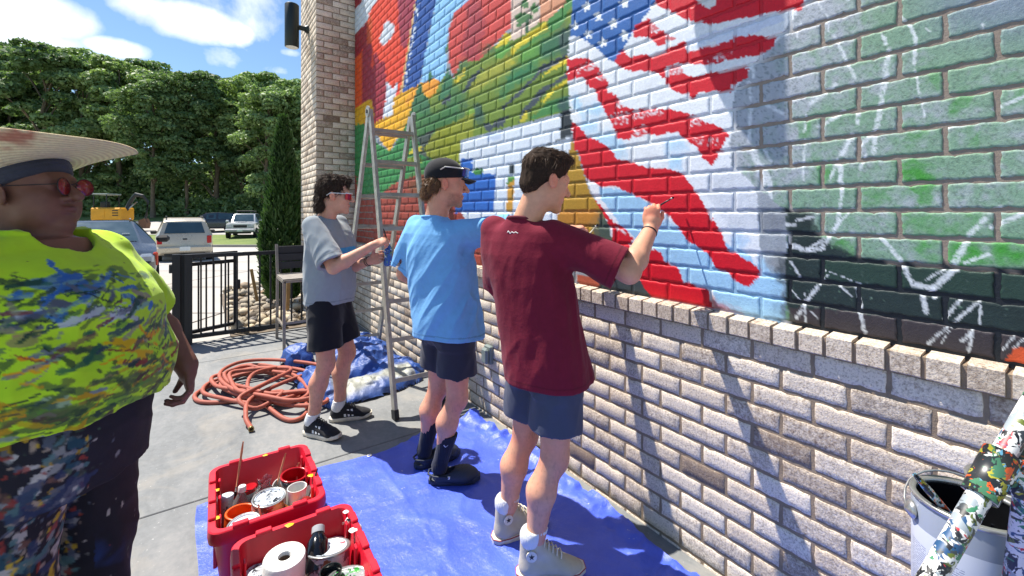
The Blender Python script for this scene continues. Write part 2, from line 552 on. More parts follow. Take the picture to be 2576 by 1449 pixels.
for (x, y, rx, ry) in ((720, 170, 74, 52), (835, 80, 42, 52), (748, 40, 40, 44), (690, 240, 22, 22), (810, 170, 20, 20)):
    pa(ell('B', x, y, rx, ry), (78, 122, 70), 6)
pa(cp('B', (752, 190), (790, 170), (775, 330), (758, 330)), (58, 92, 62), 2)
# --- grey and green ground coat of the unfinished end
UNF = cp('C2', (1360, -20), (1070, 400), (860, 600), (650, 900), (640, 1200), (600, 1449)) + cp('E', (560, 90), (560, 230), (740, 380), (960, 560), (960, 850), (960, 1449)) + [(3840, 1700), (5200, 1700), (5200, -60)]
pa(UNF, (166, 173, 183), 6)
# --- flag
FLAG = cp('C', (130, -20), (95, 350), (75, 560), (70, 760), (90, 960), (110, 1180), (120, 1330)) + cp('D', (120, 60), (190, 270), (220, 390), (300, 560), (420, 800), (440, 900), (640, 1160), (760, 1360), (800, 1449)) + \
    cp('E', (420, 1300), (760, 1330), (940, 1380), (960, 1060), (770, 860), (760, 560), (740, 380), (560, 230), (560, 90)) + cp('C2', (600, 1400), (640, 1200), (650, 900), (860, 600), (1070, 400), (1360, -20))
pa(FLAG, WHITE, 3)
pa(cp('C2', (200, 380), (640, 240), (1060, 130), (1160, 200), (640, 390), (210, 500)), (206, 216, 236), 5)
pa(cp('E', (380, 280), (560, 230), (740, 380), (760, 700), (560, 690), (380, 420)), (206, 212, 222), 8)
for q in (cp('C', (125, 900), (180, 910), (250, 1100), (250, 1160), (130, 1040)), cp('C', (160, 1200), (370, 1140), (360, 1260), (220, 1290)), cp('C', (260, 1340), (520, 1270), (520, 1390), (430, 1400)), cp('C', (260, 1020), (400, 990), (440, 1090), (260, 1130))):
    pa(q, (176, 212, 240), 8)
pa(cp('D', (220, 30), (440, 0), (560, 90), (480, 210), (380, 100)), (176, 210, 236), 8)
pa(cp('D', (400, 110), (560, 90), (560, 200), (490, 215)), (190, 216, 236), 8)
pa(cp('D', (880, 40), (1000, 20), (1100, 130), (880, 160)), (186, 214, 238), 8)
pa(cp('D', (900, 190), (1030, 175), (1020, 300), (930, 290)), (166, 206, 236), 9)
pa(cp('D', (330, 455), (550, 462), (700, 560), (745, 600), (720, 700), (690, 770), (640, 860), (520, 790), (420, 650), (330, 520)), SKYB, 5)
pa(cp('D', (545, 785), (800, 790), (1040, 800), (1060, 900), (1220, 975), (1338, 1140), (1338, 1500), (1260, 1300), (1060, 1240), (1000, 1120), (870, 1070), (850, 1000), (640, 880)), SKYB, 6)
pa(cp('E', (-40, 690), (60, 600), (220, 690), (400, 900), (560, 1000), (740, 1040), (775, 880), (760, 860), (960, 1010), (960, 1400), (500, 1290), (420, 1130), (240, 1090), (70, 900)), SKYB, 8)
pa(cp('E', (390, 860), (570, 860), (740, 960), (700, 880), (500, 780)), SKYB, 6)
pa(cp('E', (570, 710), (690, 720), (650, 840), (570, 830)), (176, 206, 234), 10)
CANTON = cp('C', (128, -20), (945, -20), (820, 160), (700, 320), (640, 430), (525, 597), (480, 582), (380, 490), (270, 410), (200, 362), (93, 347))
pa(CANTON, (46, 100, 170), 2)
for (x, y, r) in ((258, 62, 62), (372, 152, 60), (625, 30, 66), (152, 256, 54), (518, 226, 66), (272, 332, 58), (628, 342, 70), (420, 416, 58), (400, -70, 60)):
    pa(star('C', x, y, r), (232, 238, 244), .8)
pa(cp('C2', (-110, -20), (1345, -20), (1310, 100), (1170, 95), (860, 150), (620, 200), (400, 235), (200, 200), (0, 90), (-110, 40)), RED, 3)
pa(cp('C2', (245, -20), (465, -20), (482, 42), (400, 86), (345, 42)), (214, 214, 214), 3)
pa(cp('C', (700, 330), (740, 240), (870, 170), (878, 330), (820, 352), (960, 300), (1020, 290), (1022, 430), (960, 445), (860, 362), (720, 352)), RED, 5)
pa(cp('C', (880, 200), (970, 280), (880, 330)), RED, 6, .45)
pa(cp('C', (1028, 300), (1040, 350), (1135, 375), (1030, 410)), RED, 6, .3)
pa(cp('C', (528, 607), (600, 470), (665, 552), (840, 525), (900, 560), (1040, 480), (1215, 390), (1235, 510), (1675, 382), (1835, 333), (1935, 345), (2000, 360), (2095, 370), (2075, 460), (1935, 532), (1595, 590), (1425, 635), (1165, 610), (1040, 640), (1005, 775), (940, 700), (850, 680), (740, 692), (560, 652)), RED, 5)
pa(cp('C', (1240, 430), (1500, 400), (1560, 440), (1240, 505)), WHITE, 6, .5)
pa(cp('C', (1430, 560), (1680, 470), (1690, 560), (1430, 625)), WHITE, 6, .72)
pa(cp('C', (1040, 650), (1160, 620), (1200, 700), (1040, 770)), RED, 6, .45)
pa(cp('C', (1005, 775), (1060, 740), (1190, 700), (1240, 742), (1350, 735), (1690, 670), (1760, 655), (1822, 665), (1820, 740), (1740, 800), (1660, 830), (1665, 892), (1500, 880), (1350, 905), (1290, 955), (1240, 905), (1150, 915), (1040, 830)), RED, 5)
R4 = cp('C', (75, 575), (240, 560), (370, 640), (470, 800), (460, 890), (560, 930), (600, 1010), (690, 1060), (1020, 1060), (1240, 1090), (1400, 1180), (1530, 1225)) + cp('E', (535, -20), (545, 10), (490, 120), (470, 160), (432, 232), (370, 190), (320, 110), (240, 40), (170, -10)) + cp('C', (1110, 1300), (850, 1300), (640, 1352), (560, 1335), (520, 1230), (450, 1100), (380, 985), (340, 862), (250, 835), (240, 740), (75, 780))
pa(R4, RED, 6)
for q, d in ((cp('C', (140, 640), (350, 590), (370, 650), (150, 730)), .68), (cp('C', (360, 690), (450, 760), (440, 800), (340, 760)), .6), (cp('C', (550, 930), (650, 1040), (545, 1050)), .62),
             (cp('C', (490, 1110), (660, 1070), (660, 1190), (530, 1220)), .62), (cp('C', (690, 1070), (1020, 1070), (1010, 1110), (700, 1170)), .62), (cp('C', (720, 1230), (830, 1210), (840, 1320), (700, 1340)), .6),
             (cp('C', (1240, 1100), (1430, 1190), (1250, 1260)), .66), (cp('E', (240, 20), (380, 0), (380, 80), (330, 100)), .72), (cp('E', (400, 20), (500, 30), (480, 90), (400, 95)), .7)):
    pa(q, WHITE, 5, d)
pa(cp('C', (110, 1195), (160, 1200), (250, 1310), (430, 1400), (500, 1460), (140, 1460)), RED, 4)
pa(cp('D', (105, 20), (220, 20), (330, 70), (400, 110), (480, 215), (580, 232), (720, 290), (930, 300), (1020, 340), (1110, 450), (1200, 580), (1300, 770)) +
   cp('E', (400, 560), (490, 710), (530, 830), (610, 870), (740, 960), (775, 1000), (770, 1040), (690, 1110), (580, 1070), (550, 1010), (450, 980), (390, 870), (240, 770), (200, 700), (110, 590)) +
   cp('D', (900, 680), (745, 580), (700, 550), (560, 490), (460, 440), (330, 442), (212, 372), (190, 270), (150, 150)), RED, 4)
pa(cp('D', (280, 540), (340, 600), (420, 720), (530, 790), (615, 880), (580, 970), (480, 955), (440, 900), (430, 790), (360, 680)), RED, 3)
pa(cp('D', (470, 790), (520, 800), (580, 860), (540, 850)), WHITE, 4, .5)
pa(cp('D', (730, 965), (800, 970), (850, 1010), (870, 1070), (980, 1110), (1040, 1250), (1062, 1250), (1240, 1300), (1270, 1460), (900, 1400), (760, 1365), (660, 1230), (600, 1180), (720, 1080)), RED, 3)
pa(cp('E', (415, 1170), (470, 1220), (560, 1255), (660, 1300), (415, 1290)), (176, 40, 46), 8, .15)
pa(cp('E', (770, 868), (965, 868), (965, 1015), (850, 985)), (150, 156, 162), 12)
pa(cp('E', (900, 880), (985, 870), (985, 1400), (905, 1370), (935, 1150)), (52, 60, 64), 16)
pa(cp('E', (760, 560), (985, 540), (985, 700), (800, 690)), (120, 126, 136), 18)
# slate strip low behind the flag's foot
pa(cp('D', (325, 1190), (600, 1178), (640, 1190), (760, 1362), (780, 1449), (325, 1449)), (58, 68, 74), 3)
pa(cp('D', (150, 1180), (325, 1200), (325, 1449), (150, 1449)), (170, 84, 62), 3)
NPAINT_FLAG = len(P)

GREENS = [(cp('I', (1180, 50), (1300, -20), (1480, 20), (1430, 290), (1350, 270), (1280, 150)), .8), (cp('I', (930, 170), (1150, 160), (1260, 290), (930, 300)), .55), (cp('I', (1560, 520), (1760, 560), (1850, 700), (1500, 690)), .9),
          (cp('I', (1210, 330), (1790, 320), (1740, 470), (1180, 470)), .5), (cp('I', (800, 510), (900, 520), (890, 650), (730, 600)), .8), (cp('I', (1380, 510), (1480, 520), (1480, 680), (1330, 610)), .7), (cp('I', (1850, 540), (2100, 540), (2100, 720), (1850, 700)), .8),
          (cp('G', (1560, 780), (1800, 700), (1700, 840), (1560, 860)), .8), (cp('G', (1180, 1080), (1320, 990), (1440, 960), (1280, 1100)), .8), (cp('G', (1700, 1100), (1830, 950), (1800, 1120)), .8), (cp('G', (400, 930), (520, 880), (500, 1040), (390, 1060)), .7), (cp('G', (1400, 560), (1500, 500), (1480, 690), (1440, 640)), .6), (cp('G', (550, 1260), (660, 1240), (600, 1400), (550, 1400)), .7), (cp('G', (2060, 640), (2153, 610), (2153, 740), (2050, 760)), .6)]
DARK = cp('I', (440, 330), (640, 345), (655, 470), (640, 500), (900, 630), (1200, 690), (1500, 715), (2100, 745), (3200, 900), (3200, 2200), (1400, 1449), (680, 1170), (520, 1120), (440, 960), (430, 780), (270, 700), (280, 640), (440, 640), (450, 500))
STROKES = {'G': [((540, -10), (580, 70), 18), ((620, 110), (640, 240), 16), ((680, 280), (750, 420), 26), ((750, 430), (840, 600), 28), ((1060, 280), (1080, 340), 40), ((1110, 380), (1075, 540), 44), ((1090, 580), (1045, 750), 46), ((1050, 790), (1010, 970), 50),
                 ((1190, 120), (1270, 200), 26), ((1270, 200), (1312, 290), 30), ((1312, 290), (1305, 490), 36), ((1310, 540), (1340, 710), 26), ((1350, 750), (1380, 910), 13), ((690, 660), (500, 800), 36), ((760, 860), (560, 990), 32), ((130, 800), (280, 880), 32),
                 ((30, 830), (20, 1090), 28), ((460, 900), (450, 1020), 22), ((450, 1080), (440, 1400), 16), ((820, 1050), (740, 1200), 40), ((1000, 1010), (985, 1180), 44), ((860, 1150), (980, 1040), 40), ((710, 1240), (640, 1400), 26), ((735, 1290), (720, 1400), 30), ((50, 1160), (130, 1420), 50), ((130, 1140), (190, 1250), 22), ((880, 680), (860, 800), 20), ((870, 840), (860, 960), 40), ((930, 1200), (880, 1310), 24), ((1540, 990), (1800, 940), 40), ((1920, 850), (2153, 750), 32), ((850, -10), (760, 20), 10), ((1840, 190), (1830, 260), 24), ((1380, 205), (1420, 250), 12), ((420, 170), (390, 290), 16), ((240, 300), (420, 190), 30), ((45, 460), (50, 600), 24), ((20, 640), (30, 770), 30)],
           'I': [((280, 40), (340, 160), 50), ((340, 190), (350, 460), 36), ((350, 500), (370, 550), 28), ((370, 550), (460, 580), 34), ((460, 580), (620, 610), 36), ((620, 610), (700, 600), 36), ((690, 600), (800, 440), 30), ((800, 440), (830, 200), 30), ((830, 200), (810, 20), 34), ((390, 440), (500, 440), 30), ((520, 410), (630, 385), 22), ((300, 360), (260, 460), 14), ((405, 350), (390, 440), 14), ((620, 590), (780, 500), 18), ((1080, 510), (1230, 680), 32), ((1230, 700), (1310, 840), 36), ((1310, 840), (1450, 880), 40), ((1440, 880), (1600, 740), 54), ((1590, 700), (1690, 540), 54), ((1700, 500), (1800, 400), 40), ((1840, 460), (2100, 350), 34), ((1850, 340), (1910, 315), 26), ((1400, 810), (1530, 740), 16), ((1660, 700), (1830, 640), 26), ((480, 690), (545, 800), 16), ((735, 775), (650, 880), 14), ((660, 860), (520, 1070), 26), ((570, 860), (580, 1110), 9), ((470, 870), (660, 1070), 9), ((820, 860), (890, 920), 18), ((930, 870), (960, 1000), 26), ((950, 1030), (985, 1170), 30), ((1380, 920), (1400, 1030), 42), ((1440, 880), (1460, 930), 30), ((1640, 940), (1525, 1080), 28), ((1760, 960), (1590, 1100), 28), ((1540, 1140), (1410, 1250), 24), ((1770, 990), (1762, 1110), 22), ((1570, 1140), (1500, 1250), 10), ((1720, 1140), (1690, 1300), 26), ((1640, 1230), (1700, 1180), 26), ((190, 860), (160, 1020), 18), ((2000, 1200), (1920, 1290), 16), ((2080, 1200), (1990, 1290), 10), ((180, 860), (200, 960), 10), ((300, 690), (280, 720), 14), ((900, 330), (760, 480), 16), ((700, 740), (960, 840), 8)]}

def inside(px, py, poly):
    poly = np.asarray(poly, float)
    x0, y0 = poly.min(0); x1, y1 = poly.max(0)
    res = np.zeros(len(px), bool)
    cand = np.nonzero((px >= x0) & (px <= x1) & (py >= y0) & (py <= y1))[0]
    if not len(cand): return res
    qx, qy = px[cand], py[cand]
    r = np.zeros(len(cand), bool)
    a = poly; b = np.roll(poly, -1, 0)
    for (ax, ay), (bx, by) in zip(a, b):
        if ay == by: continue
        c = ((ay > qy) != (by > qy)) & (qx < (bx - ax) * (qy - ay) / (by - ay) + ax)
        r ^= c
    res[cand] = r
    return res

_jit = np.random.RandomState(3).normal(size=(9, 2))
def soft_inside(px, py, poly, w):
    return np.mean([inside(px + jx * w, py + jy * w, poly) for jx, jy in _jit], 0)

def blend(col, m, c, k=1.0):
    k = np.broadcast_to(np.asarray(k, float), m.shape)
    w = (m * k)[:, None]
    col[:] = col * (1 - w) + w * c

def mural_colour(V, mortar=False):
    """paint colour at world points of the mural wall"""
    px, py = project(V)
    px = np.clip(px * 3840 / 2576, 1310, 3990); py = np.clip(py * 3840 / 2576, 3, 1700)
    # keep the frame-edge colours going beyond the frame
    n1 = noise3(V, 34, 3, 2); n2 = noise3(V, 34, 9, 2)
    fine = noise3(V, 190, 5, 2); mid = noise3(V, 11, 21, 3); big = noise3(V, 3.2, 31, 3)
    dryn = noise3(V, 120, 41, 2)
    col = np.tile(lin((150, 158, 168)), (len(V), 1))
    def do(lo, hi):
        for poly, c, rough, dry in P[lo:hi]:
            k = rough * .55
            m = inside(px + n1 * k * 2.2, py + n2 * k * 2.2, poly).astype(float) if rough < 6.5 else soft_inside(px + n1 * k * 3, py + n2 * k * 3, poly, rough * 1.2)
            if dry > 0: m = m * .8 * sstep(-.25, .35, dryn * .7 + fine * .5 - (dry - .60) * 1.2)
            cc = lin(c)[None, :] * (1 + .06 * mid[:, None])
            blend(col, m, cc)
    do(0, NPAINT_FLAG)
    unf = inside(px + n1 * 6, py + n2 * 6, UNF)
    if unf.any():
        U = V[unf]; c = col[unf]
        ux, uy = px[unf], py[unf]
        g = lin((90, 146, 92))
        mo = noise3(U, 7, 51, 3) * .7 + noise3(U, 60, 52, 2) * .5
        amt = sstep(-.2, .75, mo + sstep(2860, 3300, ux + uy * .5 - 100) * .95 - .36)
        blend(c, amt, g, .66)
        sp = noise3(U, 260, 53, 1)
        blend(c, (sp > .35).astype(float), lin((66, 82, 78)), .42)
        for poly, k in GREENS:
            m = soft_inside(ux + n1[unf] * 20, uy + n2[unf] * 20, poly, 20)
            blend(c, m, lin((60, 144, 46)), min(1, k * 1.2) * sstep(-.8, .2, noise3(U, 40, 54, 2)))
        top = sstep(250, 0, uy) * sstep(3300, 3700, ux)
        blend(c, top, lin((120, 132, 156)), .8)
        d = soft_inside(ux + n1[unf] * 16, uy + n2[unf] * 16, DARK, 8)
        blend(c, d, lin((30, 46, 46)) * (1 + .25 * noise3(U, 30, 55, 2)[:, None]), sstep(-.95, -.5, noise3(U, 90, 56, 2)))
        dg = inside(ux, uy, cp('I', (680, 680), (2100, 740), (2100, 960), (1500, 900), (900, 850), (700, 800)))
        blend(c, dg.astype(float), lin((38, 66, 54)), .6)
        br = inside(ux + n1[unf] * 5, uy + n2[unf] * 5, cp('I', (470, 1000), (690, 1005), (1200, 1075), (1880, 1170), (2600, 1260), (2600, 2000), (1400, 1420), (470, 1130)))
        blend(c, br.astype(float), lin((58, 50, 56)), .85)
        og = inside(ux + n1[unf] * 12, uy + n2[unf] * 12, cp('I', (1940, 1350), (2010, 1290), (2200, 1270), (2200, 1500), (1960, 1400)))
        blend(c, og.astype(float), lin((206, 84, 44)), .9)
        stn = noise3(U, 170, 61, 2)
        for k_, L in STROKES.items():
            ox, oy, s = CROPS[k_]
            for (a, b, w) in L:
                ax, ay, bx, by = ox + a[0] / s, oy + a[1] / s, ox + b[0] / s, oy + b[1] / s
                hw = w / s * .5
                qx, qy = ux + n1[unf] * 3, uy + n2[unf] * 3
                dx, dy = bx - ax, by - ay
                t = np.clip(((qx - ax) * dx + (qy - ay) * dy) / (dx * dx + dy * dy + 1e-6), 0, 1)
                dist = np.hypot(qx - ax - t * dx, qy - ay - t * dy)
                m = dist < hw
                if not m.any(): continue
                cov = sstep(-.75, .05, stn[m]) * (.62 + .38 * sstep(1.0, .4, dist[m] / hw))
                cm = c[m]; blend(cm, np.ones(m.sum()), lin((226, 232, 238)), cov * .74); c[m] = cm
        if mortar:
            keep = d > .5
            keep |= br
            cm = np.tile(lin((142, 128, 116)), (len(U), 1)) * (1 + .1 * noise3(U, 40, 71, 2)[:, None])
            nearflag = sstep(60, 0, ux - np.interp(uy, [0, 150, 240, 350, 470, 540, 620, 700, 800, 940, 1250], [3020, 2915, 2830, 2750, 2745, 2735, 2745, 2840, 2950, 2950, 2950]))
            cm = cm * (1 - nearflag[:, None]) + lin((196, 200, 206)) * nearflag[:, None]
            cm[keep] = lin((22, 28, 36))
            c = cm
        col[unf] = c
    if mortar:
        lowl = inside(px, py, cp('A2', (-60, 840), (190, 830), (200, 1500), (-60, 1500)))
        col[lowl] = lin((150, 138, 128))
        col *= np.where(unf, 1.0, .80)[:, None]  # painted joints darkened in colour, standing in for shade in the recess
    col *= (1 + .05 * fine + .04 * big)[:, None]
    return np.clip(col, .004, .86)

# ================================================================== BRICKWORK
BL, BH, JT = 0.2137, 0.0858, 0.0135      # brick pitch, course pitch, joint
XW, XM, XR = 1.800, 1.842, 1.776         # faces: lower wall, mural, projecting sill course
PIL_X, PIL_Y0, PIL_Y1 = 1.317, 6.49, 7.60
Z_SILL, Z_LOW, Z_MUR = 1.118, 1.046, 1.128
WALL_Y0, WALL_TOP = -1.6, 5.4

def brick_arrays(c0, c1, z0, z1, face, proud, nx, nz, axis='x', seed=0, rough=.00022):
    """one brick face with its returns. axis 'x': face looks to -X and runs along Y; 'y': looks to -Y, runs along X"""
    b = .0028
    a = np.linspace(c0 + b, c1 - b, nx + 1); z = np.linspace(z0 + b, z1 - b, nz + 1)
    A, Z = np.meshgrid(a, z)
    A, Z = A.ravel(), Z.ravel()
    ph = seed * 2.399
    def wob(k, f):
        return (np.sin(A * f + Z * f * .7 + ph * k) + np.sin(A * f * 2.3 - Z * f * 1.9 + ph * k * 1.7) * .6 + np.sin(A * f * .6 + Z * f * 3.1 + ph * 2.1 * k) * .6) / 2.2
    D = np.full_like(A, face) + wob(1.0, 60) * rough
    dA, dZ = wob(1.3, 90) * .0026, wob(1.9, 95) * .0028
    A, Z = A + dA, Z + dZ
    w = nx + 1
    loop = list(range(w)) + [w - 1 + w * i for i in range(1, nz + 1)] + [w * nz + i for i in range(w - 2, -1, -1)] + [w * i for i in range(nz - 1, 0, -1)]
    ca, cz = (c0 + c1) / 2, (z0 + z1) / 2
    oa = A[loop] + np.sign(A[loop] - ca) * np.where(np.abs(A[loop] - ca) > (c1 - c0) / 2 - b * 1.9, b, 0)
    oz = Z[loop] + np.sign(Z[loop] - cz) * np.where(np.abs(Z[loop] - cz) > (z1 - z0) / 2 - b * 1.9, b, 0)
    n0 = len(A); L = len(loop)
    A2 = np.concatenate([A, oa, oa]); Z2 = np.concatenate([Z, oz, oz])
    D2 = np.concatenate([D, np.full(L, face + b * .8), np.full(L, face + proud + .004)])
    F = []
    for j in range(nz):
        for i in range(nx):
            k = j * w + i
            F.append((k, k + w, k + w + 1, k + 1))
    for i in range(L):
        j = (i + 1) % L
        F.append((loop[i], loop[j], n0 + j, n0 + i))
        F.append((n0 + i, n0 + j, n0 + L + j, n0 + L + i))
    F = np.array(F)
    if axis == 'x':
        V = np.stack([D2, A2, Z2], 1)
    else:
        V = np.stack([A2, D2, Z2], 1); F = F[:, ::-1]
    return V, F

def frame_size(c0, c1, z0, z1, face, axis):
    """(width px, height px, in frame) of a brick in the 1024-wide picture"""
    if axis == 'x': pts = [(face, c0, z0), (face, c1, z0), (face, c0, z1), (face, c1, z1)]
    else: pts = [(c0, face, z0), (c1, face, z0), (c0, face, z1), (c1, face, z1)]
    if min(p[0] * ST + p[1] * CT for p in pts) < .25: return 30, 12, False
    x, y = project(pts)
    w, h = np.ptp(x[:2]) * .3975, abs(y[2] - y[0]) * .3975
    return w, h, (x.max() > -5 and x.min() < 2581 and y.max() > -5 and y.min() < 1454)

def lay(parent, bricks, mat, colour, cell, most=300, plain='brick', rest='brickwork'):
    """bricks: (c0, c1, z0, z1, face, axis, proud). The largest in view become parts, the others one part of kind stuff"""
    rows = []
    for k, bk in enumerate(bricks):
        w, h, vis = frame_size(*bk[:4], bk[4], bk[5])
        rows.append((w * h if vis else 0, k, w, h, vis))
    order = sorted(rows, reverse=True)
    keep = {r[1] for r in order[:most] if r[0] > 0}
    VV, FF, ids, own = [], [], [], []
    for area, k, w, h, vis in rows:
        c0, c1, z0, z1, face, axis, proud = bricks[k]
        if cell and vis:
            nx = int(np.clip(round(w / cell), 2, 46)); nz = int(np.clip(round(h / cell), 2, 16))
        else:
            nx, nz = (3, 2) if vis else (2, 1)
        V, F = brick_arrays(c0, c1, z0, z1, face, proud, nx, nz, axis, k)
        VV.append(V); FF.append(F); ids.append(k); own.append(np.full(len(V), k))
    C = colour(np.concatenate(VV), np.concatenate(own))
    RV, RF, RC, base, at = [], [], [], 0, 0
    for V, F, k in zip(VV, FF, ids):
        c = C[at:at + len(V)]; at += len(V)
        if k in keep:
            obj(plain, mesh_np(plain, V, F, col=c), mat, parent)
        else:
            RV.append(V); RF.append(F + base); RC.append(c); base += len(V)
    if RV:
        o = obj(rest, mesh_np(rest, np.concatenate(RV), np.concatenate(RF), col=np.concatenate(RC)), mat, parent)
        o['kind'] = 'stuff'

# materials ------------------------------------------------------------
m_paint, nt, b = new_mat('mural_paint')
va = nt.nodes.new('ShaderNodeVertexColor'); va.layer_name = 'Col'
wp = world_pos(nt)
nz_ = tex_noise(nt, 90, 4, .65, wp)
nt.links.new(mixc(nt, 1.0, va.outputs[0], ramp(nt, nz_.outputs['Fac'], [(.3, (.86,) * 3), (.68, (1.04,) * 3)]), 'MULTIPLY'), b.inputs['Base Color'])
b.inputs['Roughness'].default_value = .5
b.inputs['Specular IOR Level'].default_value = .35
nb_ = tex_noise(nt, 120, 5, .7, wp)
bump(nt, b, nb_.outputs['Fac'], .45, .004)

m_brick, nt, b = new_mat('whitewashed_brick')
va = nt.nodes.new('ShaderNodeVertexColor'); va.layer_name = 'Col'
wp = world_pos(nt)
n1_ = tex_noise(nt, 42, 6, .74, wp, .8)
n2_ = tex_noise(nt, 110, 4, .7, wp)
wear = math_n(nt, 'ADD', math_n(nt, 'MULTIPLY', n1_.outputs['Fac'], .62), math_n(nt, 'MULTIPLY', n2_.outputs['Fac'], .42))
sep = nt.nodes.new('ShaderNodeSeparateColor'); nt.links.new(va.outputs[0], sep.inputs[0])
w2 = math_n(nt, 'ADD', wear, math_n(nt, 'MULTIPLY', sep.outputs[2], .42))     # blue channel: how bare the brick is
mask = ramp(nt, w2, [(.56, (0, 0, 0)), (.80, (1, 1, 1))])
body = mixc(nt, sep.outputs[0], (.25, .175, .125, 1), (.29, .235, .19, 1))    # red channel: warm or grey body
wash = mixc(nt, sep.outputs[1], (.70, .59, .465, 1), (.85, .755, .63, 1))       # green channel: thin or thick wash
cb = mixc(nt, mask, wash, body)
spk = ramp(nt, tex_noise(nt, 130, 3, .65, wp).outputs['Fac'], [(.34, (.50, .45, .40)), (.50, (1, 1, 1))])
nt.links.new(mixc(nt, .8, cb, spk, 'MULTIPLY'), b.inputs['Base Color'])
b.inputs['Roughness'].default_value = .9
b.inputs['Specular IOR Level'].default_value = .2
bump(nt, b, n2_.outputs['Fac'], .6, .005)

m_mortar = simple('mortar', (144, 127, 108), .95, var=.18, scale=20, bmp=.5, spec=.1, world=True)
rb = random.Random(11)
_bt = np.array([(rb.random(), rb.random(), max(0, rb.gauss(.13, .2))) for _ in range(4000)])
def wash_colour(V, k):
    return _bt[k % 4000]

# --- mural wall -------------------------------------------------------
mural_wall = thing('mural_wall', 'brick wall painted with a bright mural of a striped flag, fields and a blue banner', 'wall', (XM, 0, 0)); mural_wall['kind'] = 'thing'
bricks = []
n_rows = int((WALL_TOP - Z_MUR) / BH)
for r in range(n_rows):
    z0 = Z_MUR + r * BH + JT / 2
    ph = .634 + (BL / 2 if r % 2 else 0)
    k0 = math.floor((WALL_Y0 - ph) / BL)
    y = ph + k0 * BL
    while y < PIL_Y0 - .02:
        a, b_ = y + JT / 2, min(y + BL - JT / 2, PIL_Y0 - .004)
        if b_ - a > .03: bricks.append((a, b_, z0, z0 + BH - JT, XM - .0034, 'x', .0034))
        y += BL
def to_local(par):
    off = np.array(par.location[:])
    return off
def lay_local(parent, bricks, mat, colour, cell, **kw):
    """lay() in world space, children keep world placement through the parent's inverse"""
    n_before = set(parent.children)
    lay(parent, bricks, mat, colour, cell, **kw)
    inv = Vector(parent.location)
    for c in parent.children:
        if c not in n_before: c.location = -inv
lay_local(mural_wall, bricks, m_paint, lambda V, k: mural_colour(V), 1.9)
# mortar bed behind the mural bricks, painted with them
ya = np.arange(WALL_Y0, PIL_Y0 + .001, .022); za = np.arange(Z_MUR - .012, WALL_TOP, .0172)
YA, ZA = np.meshgrid(ya, za)
MV = np.stack([np.full(YA.size, XM), YA.ravel(), ZA.ravel()], 1)
w = len(ya)
ii, jj = np.meshgrid(np.arange(w - 1), np.arange(len(za) - 1))
kk = (jj * w + ii).ravel()
MV[:, 0] += noise3(MV, 30, 77, 2) * .0012
mo = obj('mortar', mesh_np('mortar', MV, np.stack([kk, kk + w, kk + w + 1, kk + 1], 1), col=mural_colour(MV, True)), m_paint, mural_wall, (-XM, 0, 0))
MB().box((XM + .155, (WALL_Y0 + PIL_Y1) / 2, WALL_TOP / 2), (.30, PIL_Y1 - WALL_Y0, WALL_TOP)).build('backing', m_mortar, mural_wall, loc=(-XM, 0, 0))

# --- lower wall with projecting sill course ---------------------------
base_wall = thing('base_wall', 'unpainted whitewashed brick wainscot with projecting sill course under the mural', 'wall', (XW, 0, 0)); base_wall['kind'] = 'thing'
bricks = []
for r in range(13):
    z1 = Z_LOW - r * BH - JT / 2
    z0 = max(z1 - (BH - JT), -.04)
    ph = .4372 + (BL / 2 if r % 2 else 0)
    y = ph + math.floor((WALL_Y0 - ph) / BL) * BL
    while y < PIL_Y0 - .02:
        a, b_ = y + JT / 2, min(y + BL - JT / 2, PIL_Y0 - .004)
        if b_ - a > .03: bricks.append((a, b_, z0, z1, XW - rb.uniform(-.0004, .0006), 'x', .0024))
        y += BL
lay_local(base_wall, bricks, m_brick, wash_colour, 6.0)
bricks = []
y = .608 + math.floor((WALL_Y0 - .608) / BH) * BH
while y < PIL_Y0 - .02:
    bricks.append((y + JT / 2, min(y + BH - JT / 2, PIL_Y0 - .004), Z_LOW + .002, Z_SILL, XR, 'x', .012))
    y += BH
# sill bricks: full boxes, tilted tops, so that sun slips between their ends
k = 0
for (a, b_, z0, z1, f, ax, pr) in bricks:
    dz, dx = rb.uniform(-.002, .003), rb.uniform(-.003, .003)
    x0, x1 = f + dx, XM + .03
    bb = .004
    V = [(x0 + bb, a, z0), (x0 + bb, b_, z0), (x1, b_, z0), (x1, a, z0), (x0, a, z0 + bb), (x0, b_, z0 + bb), (x0, a, z1 + dz - bb), (x0, b_, z1 + dz - bb), (x0 + bb, a, z1 + dz), (x0 + bb, b_, z1 + dz), (x1, b_, z1 + dz + .008), (x1, a, z1 + dz + .008)]
    F = [(0, 1, 5, 4), (4, 5, 7, 6), (6, 7, 9, 8), (8, 9, 10, 11), (0, 3, 2, 1), (0, 4, 6, 8, 11, 3), (1, 2, 10, 9, 7, 5)]
    me = bpy.data.meshes.new('sill_brick'); me.from_pydata(V, [], F)
    ca = me.color_attributes.new('Col', 'FLOAT_COLOR', 'POINT')
    cc = (rb.random() * .4, .35 * rb.random(), .15 + .2 * rb.random(), 1)
    for q in ca.data: q.color = cc
    obj('sill_brick', me, m_brick, base_wall, (-XW, 0, 0))
    k += 1
MB().box((XW + .0024 + .1, (WALL_Y0 + PIL_Y0) / 2, (Z_LOW - .04) / 2 + .001), (.2, PIL_Y0 - WALL_Y0, Z_LOW + .042)).box((XR + .0075 + .05, (WALL_Y0 + PIL_Y0) / 2, (Z_LOW + Z_SILL) / 2 - .002), (.10, PIL_Y0 - WALL_Y0 - .002, Z_SILL - Z_LOW - .008)).build('mortar', m_mortar, base_wall, loc=(-XW, 0, 0))

